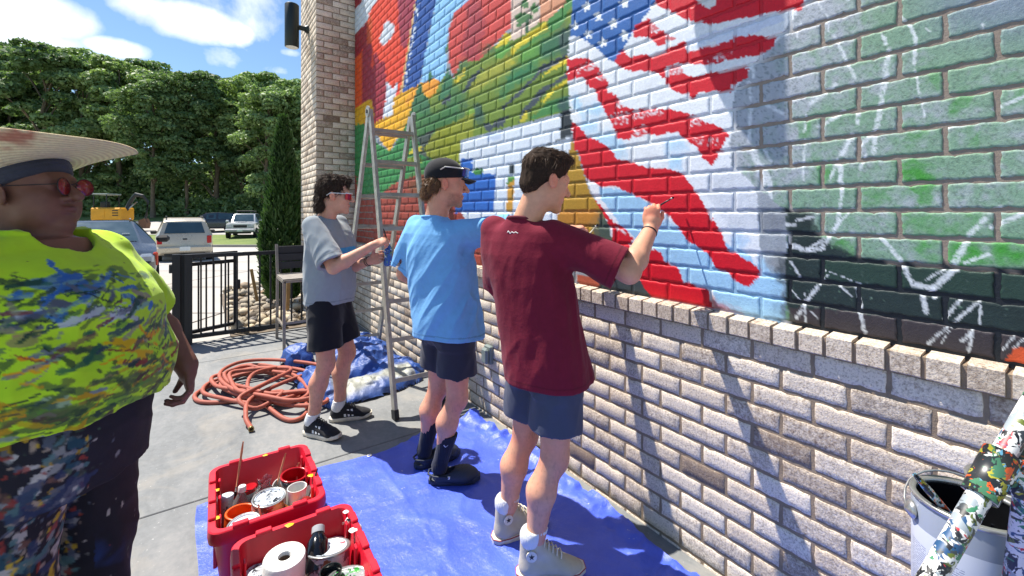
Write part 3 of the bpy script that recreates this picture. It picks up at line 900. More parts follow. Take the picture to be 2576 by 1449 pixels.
# --- pillar ------------------------------------------------------------
pillar = thing('brick_pillar', 'tall whitewashed brick pier at the far end of the mural, lit on one side', 'pillar', (PIL_X, PIL_Y0, 0)); pillar['kind'] = 'thing'
front, side = [], []
for r in range(int(WALL_TOP / BH)):
    z0 = r * BH + JT / 2; z1 = z0 + BH - JT
    x = PIL_X
    cuts = ([PIL_X, PIL_X + .10, PIL_X + .10 + BL, XM + .02] if r % 2 else [PIL_X, PIL_X + BL, PIL_X + 2 * BL, XM + .02])
    for a, c in zip(cuts, cuts[1:]):
        front.append((a + (JT / 2 if a > PIL_X else .001), c - JT / 2, z0, z1, PIL_Y0, 'y', .003))
    y = PIL_Y0 + (.0 if r % 2 else -BL / 2)
    while y < PIL_Y1:
        a, c = max(y, PIL_Y0), min(y + BL, PIL_Y1)
        if c - a > .04: side.append((a + (JT / 2 if a > PIL_Y0 else .001), c - JT / 2, z0, z1, PIL_X, 'x', .003))
        y += BL
lay_local(pillar, front + side, m_brick, wash_colour, 9.0)
MB().box(((PIL_X + XM + .3) / 2 + .0015, (PIL_Y0 + PIL_Y1) / 2 + .0015, WALL_TOP / 2), (XM + .3 - PIL_X - .003, PIL_Y1 - PIL_Y0 - .003, WALL_TOP)).build('mortar', m_mortar, pillar, loc=(-PIL_X, -PIL_Y0, 0))

# ================================================================== SKY CLOUDS
def dir_of(x, y):
    d = ray(x, y); d.normalize(); return d
tc = wn.new('ShaderNodeTexCoord')
vdir = tc.outputs['Generated']
nA = tex_noise(world.node_tree, 5.5, 6, .62, vdir, .25)
nB = tex_noise(world.node_tree, 1.6, 2, .55, vdir)
acc = None
# cumulus heaps: direction, half-width, half-height (radians), weight
for (x, y, rx, ry, wt) in ((480, 55, .115, .045, 1.0), (570, 80, .06, .035, .9), (380, 22, .07, .035, .85), (300, 122, .06, .022, .95), (70, 30, .10, .045, .95), (40, 90, .09, .04, .75), (195, 55, .04, .02, .7),
                           (730, 132, .035, .014, .7), (690, 175, .05, .018, .55), (560, 150, .05, .035, .6), (430, -90, .25, .05, .5), (-250, 60, .25, .08, .9), (-500, 120, .2, .06, .8)):
    d = dir_of(x, y)
    t = Vector((0, 0, 1)).cross(d).normalized(); up = d.cross(t)
    def dotn(v):
        n = wn.new('ShaderNodeVectorMath'); n.operation = 'DOT_PRODUCT'
        wl.new(vdir, n.inputs[0]); n.inputs[1].default_value = v[:]
        return n.outputs['Value']
    a = math_n(world.node_tree, 'DIVIDE', dotn(t), rx)
    b = math_n(world.node_tree, 'DIVIDE', math_n(world.node_tree, 'SUBTRACT', dotn(up), 0.0), ry)
    r2 = math_n(world.node_tree, 'ADD', math_n(world.node_tree, 'MULTIPLY', a, a), math_n(world.node_tree, 'MULTIPLY', b, b))
    r2 = math_n(world.node_tree, 'ADD', r2, math_n(world.node_tree, 'MULTIPLY', math_n(world.node_tree, 'LESS_THAN', dotn(d), 0.0), 99.0))
    g = math_n(world.node_tree, 'MULTIPLY', math_n(world.node_tree, 'SUBTRACT', 1.0, r2, True), wt)
    acc = g if acc is None else math_n(world.node_tree, 'MAXIMUM', acc, g)
# loose scattered cloud for the sky outside the view
sx = wn.new('ShaderNodeSeparateXYZ'); wl.new(vdir, sx.inputs[0])
loose = math_n(world.node_tree, 'MULTIPLY', math_n(world.node_tree, 'SUBTRACT', nB.outputs['Fac'], .52, True), 2.2)
acc = math_n(world.node_tree, 'MAXIMUM', acc, loose)
dens = math_n(world.node_tree, 'ADD', math_n(world.node_tree, 'MULTIPLY', acc, .85), math_n(world.node_tree, 'MULTIPLY', math_n(world.node_tree, 'SUBTRACT', nA.outputs['Fac'], .5), 1.5))
cl = ramp(world.node_tree, dens, [(.27, (0, 0, 0)), (.75, (1, 1, 1))])
shade = tex_noise(world.node_tree, 9, 3, .6, vdir)
ccol = ramp(world.node_tree, shade.outputs['Fac'], [(.3, (7.0, 7.4, 8.0)), (.6, (10.0, 10.1, 10.2))])
skyc = mixc(world.node_tree, 1.0, w_sky.outputs[0], (.84, .94, 1.0, 1), 'MULTIPLY')
wl.new(mixc(world.node_tree, cl, skyc, ccol), w_bg.inputs['Color'])

# ================================================================== GROUND
rg = random.Random(3)
def fd(s, t, z=0.0):
    """s metres to the right, t metres ahead of the camera's heading"""
    return Vector((ST * t + CT * s, CT * t - ST * s, z))

def terrain_z(t):
    return float(np.interp(t, [-50, 6, 10, 15, 20, 26, 36, 46, 62, 90, 400], [-.03, -.03, -.10, -.28, -.42, -.45, -.15, .55, 1.5, 3.0, 10.0]))

# open ground: one sheet out to the horizon, with strips of parking concrete, verge and road
m_grass, nt, b = new_mat('grass_ground')
p = world_pos(nt)
n = tex_noise(nt, .5, 5, .6, p); n2 = tex_noise(nt, 9, 4, .7, p)
f = math_n(nt, 'ADD', math_n(nt, 'MULTIPLY', n.outputs['Fac'], .6), math_n(nt, 'MULTIPLY', n2.outputs['Fac'], .4))
nt.links.new(ramp(nt, f, [(.3, rgba((74, 92, 42))), (.5, rgba((104, 122, 58))), (.72, rgba((150, 148, 88)))]), b.inputs['Base Color'])
b.inputs['Roughness'].default_value = .95
bump(nt, b, n2.outputs['Fac'], .6, .05)
m_park, nt, b = new_mat('parking_concrete')
p = world_pos(nt)
n = tex_noise(nt, .35, 5, .6, p); n2 = tex_noise(nt, 18, 4, .7, p)
f = math_n(nt, 'ADD', math_n(nt, 'MULTIPLY', n.outputs['Fac'], .6), math_n(nt, 'MULTIPLY', n2.outputs['Fac'], .4))
nt.links.new(ramp(nt, f, [(.3, (.36, .335, .30)), (.7, (.47, .44, .40))]), b.inputs['Base Color'])
b.inputs['Roughness'].default_value = .9
bump(nt, b, n2.outputs['Fac'], .15, .01)
ts = [-60, -20, 0, 6, 10, 15, 20, 26, 31, 36, 40, 46, 52, 62, 75, 90, 130, 220, 400]
ss = [-500, -200, -120, -80, -50, -30, -15, 0, 15, 40, 100, 300]
V, F = [], []
for t in ts:
    for s in ss: V.append(fd(s, t, terrain_z(t) - .012))
w = len(ss)
for j in range(len(ts) - 1):
    for i in range(w - 1): F.append((j * w + i, j * w + i + 1, (j + 1) * w + i + 1, (j + 1) * w + i))
tag(MB().add(V, F).build('ground', m_grass), kind='structure')
def strip(name, t0, t1, s0, s1, mat, z=0.0, steps=6):
    V, F = [], []
    for j in range(steps + 1):
        t = t0 + (t1 - t0) * j / steps
        V += [fd(s0, t, terrain_z(t) + z), fd(s1, t, terrain_z(t) + z)]
    for j in range(steps): F.append((2 * j, 2 * j + 1, 2 * j + 3, 2 * j + 2))
    return tag(MB().add(V, F).build(name, mat), kind='structure')
# car park slabs with open joints, each a piece of the paving
T_KERB, T_VERGE, T_ROAD = 25.2, 33.5, 47.0
strip('parking_lot', -12, T_KERB, -60, 25, m_park, .006, 48)
strip('road', T_VERGE, T_ROAD, -90, 60, m_park, .006, 12)
m_kerb = simple('kerb_concrete', (150, 146, 138), .9, var=.12, scale=3, bmp=.3, world=True)
kb = MB()
V = [fd(-60, T_KERB, -.6), fd(25, T_KERB, -.6), fd(-60, T_KERB, -.30), fd(25, T_KERB, -.30), fd(-60, T_KERB + .18, -.30), fd(25, T_KERB + .18, -.30), fd(-60, T_KERB + .18, -.6), fd(25, T_KERB + .18, -.6)]
kb.add(V, [(0, 1, 3, 2), (2, 3, 5, 4), (4, 5, 7, 6)])
V = [fd(-90, T_VERGE - .2, -.5), fd(60, T_VERGE - .2, -.5), fd(-90, T_VERGE - .2, -.12), fd(60, T_VERGE - .2, -.12), fd(-90, T_VERGE, -.12), fd(60, T_VERGE, -.12), fd(-90, T_VERGE, -.5), fd(60, T_VERGE, -.5)]
kb.add(V, [(0, 1, 3, 2), (2, 3, 5, 4), (4, 5, 7, 6)])
tag(kb.build('kerb', m_kerb), kind='structure')
V = [fd(-60, T_KERB + .18, -.32), fd(25, T_KERB + .18, -.32), fd(25, T_VERGE - .2, -.14), fd(-60, T_VERGE - .2, -.14)]
tag(MB().add(V, [(0, 1, 2, 3)]).build('verge', m_grass), kind='structure')
# painted bays and saw-cut joints on the car park
m_line = simple('line_paint', (212, 208, 198), .8, var=.2, scale=5, world=True)
m_joint = simple('joint_filler', (96, 88, 80), .95, var=.2, scale=4, world=True)
def on_lot(mb, s0, s1, t0, t1, lift, n=1):
    """flat marking that follows the fall of the car park"""
    for k in range(n):
        a, b_ = t0 + (t1 - t0) * k / n, t0 + (t1 - t0) * (k + 1) / n
        mb.add([fd(s0, a, terrain_z(a) + lift), fd(s1, a, terrain_z(a) + lift), fd(s1, b_, terrain_z(b_) + lift), fd(s0, b_, terrain_z(b_) + lift)], [(0, 1, 2, 3)])
mk = MB()
for s in (-19.6, -16.6, -13.6, -10.6): on_lot(mk, s, s + .1, 14, 24.5, .014, 24)
tag(mk.build('parking_marking', m_line), kind='structure')
mk = MB()
for t in (6.9, 9.6, 13.2, 16.5, 20.5): on_lot(mk, -30, 10, t, t + .035, .010)
for s in (-12.2, -7.9, -4.6, -2.2): on_lot(mk, s, s + .03, 5, 25, .012, 40)
tag(mk.build('paving_joint', m_joint), kind='structure')

# patio slab -----------------------------------------------------------
m_patio, nt, b = new_mat('patio_concrete')
p = world_pos(nt)
mp = nt.nodes.new('ShaderNodeMapping'); mp.inputs['Scale'].default_value = (1, .45, 1); mp.inputs['Rotation'].default_value = (0, 0, .5)
nt.links.new(p, mp.inputs[0])
n = tex_noise(nt, 1.3, 6, .62, mp.outputs[0], .8); n2 = tex_noise(nt, 30, 5, .7, p); n3 = tex_noise(nt, 7, 5, .7, mp.outputs[0], 1.5)
f = math_n(nt, 'ADD', math_n(nt, 'MULTIPLY', n.outputs['Fac'], .5), math_n(nt, 'ADD', math_n(nt, 'MULTIPLY', n2.outputs['Fac'], .22), math_n(nt, 'MULTIPLY', n3.outputs['Fac'], .28)))
c1 = ramp(nt, f, [(.38, (.135, .143, .146)), (.5, (.195, .203, .205)), (.63, (.275, .272, .262))])
tan = ramp(nt, tex_noise(nt, 2.1, 4, .6, p, 1.0).outputs['Fac'], [(.52, (0, 0, 0)), (.70, (.6, .6, .6))])
c2 = mixc(nt, tan, c1, (.30, .275, .235, 1))
sp = ramp(nt, tex_noise(nt, 70, 2, .5, p).outputs['Fac'], [(.70, (0, 0, 0)), (.74, (.6, .6, .6))])
nt.links.new(mixc(nt, sp, c2, (.5, .5, .48, 1)), b.inputs['Base Color'])
b.inputs['Roughness'].default_value = .75
bump(nt, b, f, .35, .006)
PATIO_Y = 6.46
slabs = MB()
xs = [-5.2, -1.9, 1.81]; ys = [-1.8, 0.2, 2.90, 5.55, PATIO_Y]
g = .004
patio = tag(empty('patio'), kind='structure')
for i in range(2):
    for j in range(4):
        x0, x1, y0, y1 = xs[i] + (g if i else 0), xs[i + 1] - (g if i == 0 else 0), ys[j] + g, ys[j + 1] - g
        c = ((x0 + x1) / 2, (y0 + y1) / 2, -.06)
        MB().box(c, (x1 - x0, y1 - y0, .12), bev=.004).build('paving_slab', m_patio, patio)
tag(MB().box(((xs[0] + xs[-1]) / 2, (ys[0] + ys[-1]) / 2, -.07), (xs[-1] - xs[0] - .02, ys[-1] - ys[0] - .02, .10)).build('joint_bed', m_joint, patio))

# ================================================================== SOLID MODELLING (distance fields -> surface)
def smin(a, b, k):
    if k <= 0: return np.minimum(a, b)
    h = np.clip(.5 + .5 * (b - a) / k, 0, 1)
    return b + (a - b) * h - k * h * (1 - h)

def smax(a, b, k): return -smin(-a, -b, k)

def A3(v): return np.array([v[0], v[1], v[2]], float)

def cone(a, b, ra, rb):
    a, b = A3(a), A3(b); ab = b - a; L2 = max(float(ab @ ab), 1e-9)
    def f(P):
        t = np.clip((P - a) @ ab / L2, 0, 1)
        return np.linalg.norm(P - a - t[:, None] * ab, axis=1) - (ra + (rb - ra) * t)
    return f, (a + b) / 2, math.sqrt(L2) / 2 + max(ra, rb)

def ecap(a, b, r1, r2, side):
    """tapered limb with an oval section: r1, r2 = (along side, across) radii at each end"""
    a, b = A3(a), A3(b); ab = b - a; L = max(np.linalg.norm(ab), 1e-6); w = ab / L
    s = A3(side); s = s - (s @ w) * w; s /= max(np.linalg.norm(s), 1e-6); n = np.cross(w, s)
    def f(P):
        q = P - a
        l = q @ w; t = np.clip(l / L, 0, 1)
        rs = r1[0] + (r2[0] - r1[0]) * t; rn = r1[1] + (r2[1] - r1[1]) * t
        ov = l - t * L
        m = np.minimum(rs, rn)
        return (np.sqrt((q @ s / rs) ** 2 + (q @ n / rn) ** 2 + (ov / m) ** 2) - 1) * m
    return f, (a + b) / 2, L / 2 + max(*r1, *r2)

def ellip(c, r, M=None):
    c = A3(c); r = np.array(r, float); m = r.min()
    def f(P):
        q = P - c
        if M is not None: q = q @ M
        k = np.linalg.norm(q / r, axis=1); k2 = np.linalg.norm(q / (r * r), axis=1)
        return k * (k - 1) / np.maximum(k2, 1e-6)
    return f, c, float(r.max())

def rbox(c, h, rad, M=None):
    c = A3(c); h = np.array(h, float)
    def f(P):
        q = P - c
        if M is not None: q = q @ M
        d = np.abs(q) - (h - rad)
        return np.linalg.norm(np.maximum(d, 0), axis=1) + np.minimum(d.max(1), 0) - rad
    return f, c, float(np.linalg.norm(h))

class Solid:
    def __init__(s): s.p = []; s.post = []
    def add(s, prim, k=.02): s.p.append((prim, k, 1)); return s
    def cut(s, prim, k=.01): s.p.append((prim, k, -1)); return s
    def eval(s, P, margin=.09):
        d = np.full(len(P), 9.0)
        bl, bh = P.min(0), P.max(0)
        for (f, c, r), k, op in s.p:
            q = r + margin + k
            if (c + q < bl).any() or (c - q > bh).any(): continue
            m = np.nonzero(((P - c) ** 2).sum(1) < (r + margin + k) ** 2)[0]
            if not len(m): continue
            v = f(P[m])
            d[m] = smin(d[m], v, k) if op > 0 else smax(d[m], -v, k)
        for g in s.post: d = g(P, d)
        return d
    def bounds(s):
        lo = np.min([c - r for (f, c, r), k, op in s.p if op > 0], 0); hi = np.max([c + r for (f, c, r), k, op in s.p if op > 0], 0)
        return lo, hi

def surf(solid, h, lo=None, hi=None, pad=.03, block=8, slack=1.35):
    """naive surface nets on a sparse grid: vertices and quads of the zero level"""
    l0, h0 = solid.bounds()
    lo = l0 - pad if lo is None else np.maximum(np.array(lo, float), l0 - pad)
    hi = h0 + pad if hi is None else np.minimum(np.array(hi, float), h0 + pad)
    nb = np.maximum(np.ceil((hi - lo) / (h * block)).astype(int), 1)
    n = nb * block + 1
    F = np.full(n, 1.0, np.float32)
    # coarse look for blocks near the surface
    g = [np.arange(k) for k in nb]
    I = np.stack(np.meshgrid(*g, indexing='ij'), -1).reshape(-1, 3)
    C = lo + (I + .5) * h * block
    half = h * block * math.sqrt(3) / 2
    dc = solid.eval(C, half + .12)
    inside_b = I[dc <= -half * slack]
    for i, j, k in inside_b:
        F[i * block:(i + 1) * block + 1, j * block:(j + 1) * block + 1, k * block:(k + 1) * block + 1] = -1
    act = I[np.abs(dc) < half * slack]
    M = np.zeros(n, bool)
    for i, j, k in act:
        M[i * block:(i + 1) * block + 1, j * block:(j + 1) * block + 1, k * block:(k + 1) * block + 1] = True
    G = np.argwhere(M)
    # sort by block so that each batch is compact and skips far primitives
    G = G[np.lexsort((G[:, 0] // 16, G[:, 1] // 16, G[:, 2] // 24))]
    for s in range(0, len(G), 40000):
        g_ = G[s:s + 40000]
        F[g_[:, 0], g_[:, 1], g_[:, 2]] = solid.eval(lo + g_ * h, .06)
    S = F < 0
    cnt = np.zeros(n - 1, np.uint8)
    for dx in (0, 1):
        for dy in (0, 1):
            for dz in (0, 1):
                cnt += S[dx:n[0] - 1 + dx, dy:n[1] - 1 + dy, dz:n[2] - 1 + dz]
    cells = np.argwhere((cnt > 0) & (cnt < 8))
    idx = np.full(n - 1, -1, np.int32)
    idx[cells[:, 0], cells[:, 1], cells[:, 2]] = np.arange(len(cells))
    acc = np.zeros((len(cells), 3)); num = np.zeros(len(cells))
    corners = [(a, b, c) for a in (0, 1) for b in (0, 1) for c in (0, 1)]
    for a in corners:
        for ax in range(3):
            if a[ax]: continue
            b = list(a); b[ax] = 1
            fa = F[cells[:, 0] + a[0], cells[:, 1] + a[1], cells[:, 2] + a[2]]
            fb = F[cells[:, 0] + b[0], cells[:, 1] + b[1], cells[:, 2] + b[2]]
            m = (fa < 0) != (fb < 0)
            t = np.where(m, fa / np.where(m, fa - fb, 1), 0)
            p = np.tile(np.array(a, float), (len(cells), 1)); p[:, ax] += t
            acc[m] += p[m]; num[m] += 1
    V = lo + (cells + acc / num[:, None]) * h
    quads = []
    for ax in range(3):
        u, v = (ax + 1) % 3, (ax + 2) % 3
        sl0 = [slice(1, n[k] - 1) for k in range(3)]; sl1 = list(sl0)
        sl0[ax] = slice(0, n[ax] - 1); sl1[ax] = slice(1, n[ax])
        A, B = S[tuple(sl0)], S[tuple(sl1)]
        e = np.argwhere(A != B)
        if not len(e): continue
        flip = A[e[:, 0], e[:, 1], e[:, 2]]
        base = e.copy()
        for k in range(3):
            if k != ax: base[:, k] += 1
        def cell(du, dv):
            c = base.copy(); c[:, u] -= du; c[:, v] -= dv
            return idx[c[:, 0], c[:, 1], c[:, 2]]
        Q = np.stack([cell(1, 1), cell(0, 1), cell(0, 0), cell(1, 0)], 1)
        Q[~flip] = Q[~flip][:, ::-1]
        quads.append(Q)
    Q = np.concatenate(quads)
    Q = Q[(Q >= 0).all(1)]
    return V, Q

def solid_obj(name, solid, h, mat, parent, colour=None, origin=None, **kw):
    V, Q = surf(solid, h, **kw)
    c = colour(V) if colour is not None else None
    o = obj(name, mesh_np(name, V if origin is None else V - np.array(origin), Q, smooth=True, col=c), mat, parent)
    return o

def loft_solid(sections, n=2.4, cap=.02):
    """stack of oval sections: rows (z, cx, cy, half_w, half_d) in the frame's own axes -> function of local points"""
    S = np.array(sections, float)
    z = S[:, 0]
    def f(q):
        zz = np.clip(q[:, 2], z[0], z[-1])
        cx, cy, w, d = (np.interp(zz, z, S[:, i]) for i in (1, 2, 3, 4))
        k = (np.abs((q[:, 0] - cx) / w) ** n + np.abs((q[:, 1] - cy) / d) ** n) ** (1 / n)
        r = (k - 1) * np.minimum(w, d)
        over = np.maximum(z[0] - q[:, 2], q[:, 2] - z[-1])
        return np.where(over > 0, np.maximum(r, over), np.maximum(r, over))
    return f

class Frame:
    """right / forward / up axes at a point; heading measured from +X"""
    def __init__(s, o, deg, lean=0.0, tilt=0.0):
        s.o = A3(o); a = R(deg)
        f = np.array([math.cos(a), math.sin(a), 0.0]); r = np.array([math.sin(a), -math.cos(a), 0.0]); u = np.array([0, 0, 1.0])
        # lean forward, tilt to the right
        l = R(lean); f, u = f * math.cos(l) - u * math.sin(l), u * math.cos(l) + f * math.sin(l)
        t = R(tilt); r, u = r * math.cos(t) - u * math.sin(t), u * math.cos(t) + r * math.sin(t)
        s.M = np.stack([r, f, u], 1)      # columns
    def w(s, r, f, u): return s.o + s.M @ np.array([r, f, u], float)
    def d(s, r, f, u): return s.M @ np.array([r, f, u], float)
    def loc(s, P): return (P - s.o) @ s.M

def ik(a, c, l1, l2, hint):
    a, c, hint = A3(a), A3(c), A3(hint)
    d = c - a; L = np.linalg.norm(d); L_ = min(L, (l1 + l2) * .999)
    if L > L_: c = a + d / L * L_; d = c - a; L = L_
    x = (l1 * l1 - l2 * l2 + L * L) / (2 * L)
    h = math.sqrt(max(l1 * l1 - x * x, 0))
    w = d / L; p = hint - (hint @ w) * w; p /= max(np.linalg.norm(p), 1e-6)
    return a + w * x + p * h

def rotm(axis, deg):
    axis = A3(axis); axis /= np.linalg.norm(axis); a = R(deg); x, y, z = axis; c, s = math.cos(a), math.sin(a); C = 1 - c
    return np.array([[c + x * x * C, x * y * C - z * s, x * z * C + y * s], [y * x * C + z * s, c + y * y * C, y * z * C - x * s], [z * x * C - y * s, z * y * C + x * s, c + z * z * C]])

def add_hand(S, wrist, along, back, thumb_side, curl=(20, 25, 20), spread=3.0, size=1.0, thumb=(35, 15), pinch=False):
    """hand on the solid S. along: wrist to knuckles; back: out of the back of the hand; thumb_side: +1/-1 along cross(along, back)"""
    y = A3(along); y /= np.linalg.norm(y)
    z = A3(back); z = z - (z @ y) * y; z /= np.linalg.norm(z)
    x = np.cross(y, z) * thumb_side
    o = A3(wrist)
    def w(a, b, c): return o + (x * a + y * b + z * c) * size
    M = np.stack([x, y, z], 1)
    S.add(ellip(w(0, .048, 0), (.041 * size, .056 * size, .0165 * size), M), .012)
    S.add(cone(w(0, -.015, 0), w(0, .03, 0), .024 * size, .026 * size), .015)
    S.add(ellip(w(.026, .035, -.010), (.017 * size, .030 * size, .015 * size), M), .012)
    tips = []
    for i, (fx, L, r) in enumerate(((.029, .080, .0090), (.0105, .088, .0092), (-.0085, .082, .0088), (-.026, .064, .0078))):
        p = w(fx, .090 - abs(i - 1) * .004, 0.001)
        ang = 0
        dirx = (1.5 - i) * spread
        segs = (.46, .31, .25)
        cz = (curl if not isinstance(curl[0], (tuple, list)) else curl[i])
        for j in range(3):
            ang += cz[j]
            d = y * math.cos(R(ang)) - z * math.sin(R(ang)) + x * math.sin(R(dirx)) * math.cos(R(ang))
            d /= np.linalg.norm(d)
            q = p + d * L * segs[j] * size
            S.add(cone(p, q, r * size * (1 - .07 * j), r * size * (.95 - .1 * j)), .004)
            p = q
        tips.append(p)
    a, b = thumb
    p = w(.028, .022, -.006)
    d = y * math.cos(R(a)) + x * math.sin(R(a)) - z * math.sin(R(b)); d /= np.linalg.norm(d)
    q = p + d * .042 * size
    S.add(cone(p, q, .0135 * size, .0112 * size), .008)
    d2 = y * math.cos(R(a * .4)) + x * math.sin(R(a * .4)) - z * math.sin(R(b + 22)); d2 /= np.linalg.norm(d2)
    q2 = q + d2 * .033 * size
    S.add(cone(q, q2, .0110 * size, .0085 * size), .004)
    return tips, q2

def add_head(S, F, s=1.0, jaw=1.0, nose=1.0, neck_to=None, neck_r=.058, lips=1.0, chin=1.0):
    """head on solid S in frame F (origin between the ears)"""
    def e(c, r, k=.015, M=None): S.add(ellip(F.w(*[v * s for v in c]), [v * s for v in r], F.M if M is None else M), k)
    e((0, -.014, .046), (.0765, .098, .082), .02)
    e((0, .030, -.020), (.064, .066, .088), .03)
    e((0, .036, -.076), (.050 * jaw, .050, .036), .03)
    e((0, .076 + .004 * chin, -.103), (.023 * jaw, .020, .018), .02)
    S.add(ecap(F.w(-.036 * s, .080 * s, .026 * s), F.w(.036 * s, .080 * s, .026 * s), (.013 * s, .011 * s), (.013 * s, .011 * s), F.d(0, 0, 1)), .02)
    for sg in (-1, 1):
        e((sg * .040, .060, -.024), (.024, .026, .026), .02)
        S.cut(ellip(F.w(sg * .032 * s, .103 * s, .006 * s), (.017 * s, .016 * s, .010 * s), F.M), .010)
        S.add(ellip(F.w(sg * .031 * s, .080 * s, .006 * s), (.0125 * s,) * 3), .002)
    S.add(cone(F.w(0, .090 * s, .016 * s), F.w(0, (.112 + .008 * nose) * s, -.024 * s), .0085 * s, .0125 * s * nose), .010)
    for sg in (-1, 1): e((sg * .011 * nose, .102, -.029), (.0085 * nose, .010, .0075), .006)
    e((0, .092, -.056), (.024, .0125 * lips, .0058), .006)
    e((0, .090, -.068), (.021, .0125 * lips, .0066), .006)
    e((0, .083, -.083), (.02, .010, .008), .012)
    for sg in (-1, 1):
        E = F.M @ rotm((1, 0, 0), 12) @ rotm((0, 0, 1), -sg * 18)
        e((sg * .079, -.008, -.004), (.0085, .0195, .032), .006, E)
        S.cut(ellip(F.w(sg * .089 * s, -.003 * s, .002 * s), (.007 * s, .011 * s, .017 * s), E), .004)
    if neck_to is not None:
        S.add(ecap(F.w(0, -.022 * s, -.055 * s), neck_to, (neck_r, neck_r * 1.02), (neck_r * 1.12, neck_r * 1.08), F.d(1, 0, 0)), .025)

def skin_colour(base, seed=0, red=.5):
    b = lin(base)
    def f(V):
        n = noise3(V, 14, seed, 3); n2 = noise3(V, 60, seed + 3, 2)
        c = np.tile(b, (len(V), 1)) * (1 + .05 * n2)[:, None]
        c[:, 0] *= 1 + .05 * red * n; c[:, 1] *= 1 - .10 * red * n; c[:, 2] *= 1 - .10 * red * n
        return np.clip(c, .002, .9)
    return f

def folds(F, dirs, amp, seed=0):
    """cloth creases: list of (local direction along the crease, across scale, along scale, weight)"""
    def g(P):
        q = F.loc(P); tot = 0
        for i, (al, sc, sa, wgt) in enumerate(dirs):
            al = np.array(al, float); al /= np.linalg.norm(al)
            a2 = np.cross(al, [0.1, .3, 1.0] if abs(al[2]) < .9 else [1, .2, 0]); a2 /= np.linalg.norm(a2); a3 = np.cross(al, a2)
            Q = np.stack([q @ al * sa, q @ a2 * sc, q @ a3 * sc], 1)
            n = noise3(Q, 1, seed + i * 11, 2)
            tot = tot + wgt * (1 - 2.2 * np.abs(n)) 
        return tot * amp
    return g

def blades(roots, dirs, lens, width, bend, seed=0, segs=3, flat=None):
    """short tapered strands; all arrays n x 3 / n"""
    rs = np.random.RandomState(seed)
    n = len(roots)
    side = np.cross(dirs, rs.normal(size=(n, 3))); side /= np.linalg.norm(side, axis=1)[:, None] + 1e-9
    V, F = [], []
    for j in range(segs + 1):
        t = j / segs
        c = roots + dirs * (lens * t)[:, None] + bend * (lens * t * t)[:, None]
        w = width * (1 - t * .85)
        V.append(c - side * w); V.append(c + side * w)
    V = np.stack(V, 1).reshape(-1, 3)
    k = 2 * (segs + 1)
    for j in range(segs):
        b = np.arange(n) * k + 2 * j
        F.append(np.stack([b, b + 1, b + 3, b + 2], 1))
    return V, np.concatenate(F)

# ================================================================== PEOPLE
m_skin = vcol_mat('skin', .52, .18, 320, .10, .35, 0, .12, .0015, 40)
m_skin_dark = vcol_mat('deep_skin', .5, .15, 300, .12, .3, 0, .05, .0015, 40)

def fabric(name, c, rough=.85, var=.10, weave=900, bmp=.4, sheen=.15, spec=.25):
    m = simple(name, c, rough, 0, var, 9, 0, spec)
    nt = m.node_tree; b = nt.nodes['Principled BSDF']
    b.inputs['Sheen Weight'].default_value = sheen
    n = tex_noise(nt, weave, 2, .6, obj_pos(nt)); n2 = tex_noise(nt, 45, 4, .6, obj_pos(nt))
    bump(nt, b, math_n(nt, 'ADD', math_n(nt, 'MULTIPLY', n.outputs['Fac'], .25), n2.outputs['Fac']), bmp, .004)
    return m
m_white_sock = fabric('white_sock', (214, 214, 212), .9, .06, 500, .4)
m_dark_sock = fabric('dark_sock', (30, 34, 48), .9, .15, 500, .4)
m_hair_dark = simple('hair_dark', (50, 38, 30), .85, 0, .4, 60, 0, .15)
m_hair_brown = simple('hair_brown', (84, 62, 44), .6, 0, .5, 90, 0, .3)
m_black_rubber = simple('black_rubber', (26, 26, 28), .6, 0, .15)
m_white_rubber = simple('white_rubber', (212, 204, 186), .6, 0, .14, 20)
m_white_plastic = simple('white_plastic', (226, 226, 224), .35, 0, .06)

def near(P, d, g, lim=.035):
    m = np.abs(d) < lim
    if m.any():
        d = d.copy(); d[m] += g(P[m])
    return d

def clipped(prim, pt, nrm):
    f, c, r = prim; pt, nrm = A3(pt), A3(nrm); nrm = nrm / np.linalg.norm(nrm)
    return (lambda P: np.maximum(f(P), (P - pt) @ nrm)), c, r

def framed(F, lf, lo, hi):
    """local distance function as a primitive with a bounding ball"""
    lo, hi = np.array(lo, float), np.array(hi, float)
    c = F.w(*((lo + hi) / 2)); r = np.linalg.norm(hi - lo) / 2
    return (lambda P: lf(F.loc(P))), c, r

def torso_prim(F, rows, n=2.5):
    S = np.array(rows, float)
    m = max(S[:, 3].max(), S[:, 4].max()) + np.abs(S[:, 1:3]).max()
    return framed(F, loft_solid(rows, n), (-m, -m, S[0, 0]), (m, m, S[-1, 0]))

def tube_hollow(a, b, r, depth=.05):
    """opening drilled into a sleeve or trouser end at b"""
    a, b = A3(a), A3(b); w = (b - a) / np.linalg.norm(b - a)
    return cone(b - w * depth, b + w * .05, r, r)

def limb_leg(S, hip, knee, ankle, fwd, k=1.0):
    hip, knee, ankle = A3(hip), A3(knee), A3(ankle)
    fwd = A3(fwd)
    S.add(cone(hip, knee + (hip - knee) * .12, .086 * k, .058 * k), .03)
    S.add(ellip(knee + fwd * .010, (.050 * k, .050 * k, .058 * k)), .03)
    mid = knee + (ankle - knee) * .34 - fwd * .022
    S.add(cone(knee - fwd * .006, mid, .047 * k, .056 * k), .03)
    S.add(cone(mid, ankle + (knee - ankle) * .22, .055 * k, .036 * k), .03)
    S.add(cone(ankle + (knee - ankle) * .24, ankle, .036 * k, .035 * k), .02)

def limb_arm(S, sh, el, wr, k=1.0):
    sh, el, wr = A3(sh), A3(el), A3(wr)
    S.add(cone(sh, el, .052 * k, .040 * k), .03)
    m = el + (wr - el) * .28
    S.add(cone(el, m, .039 * k, .043 * k), .02)
    S.add(cone(m, wr, .043 * k, .0265 * k), .02)

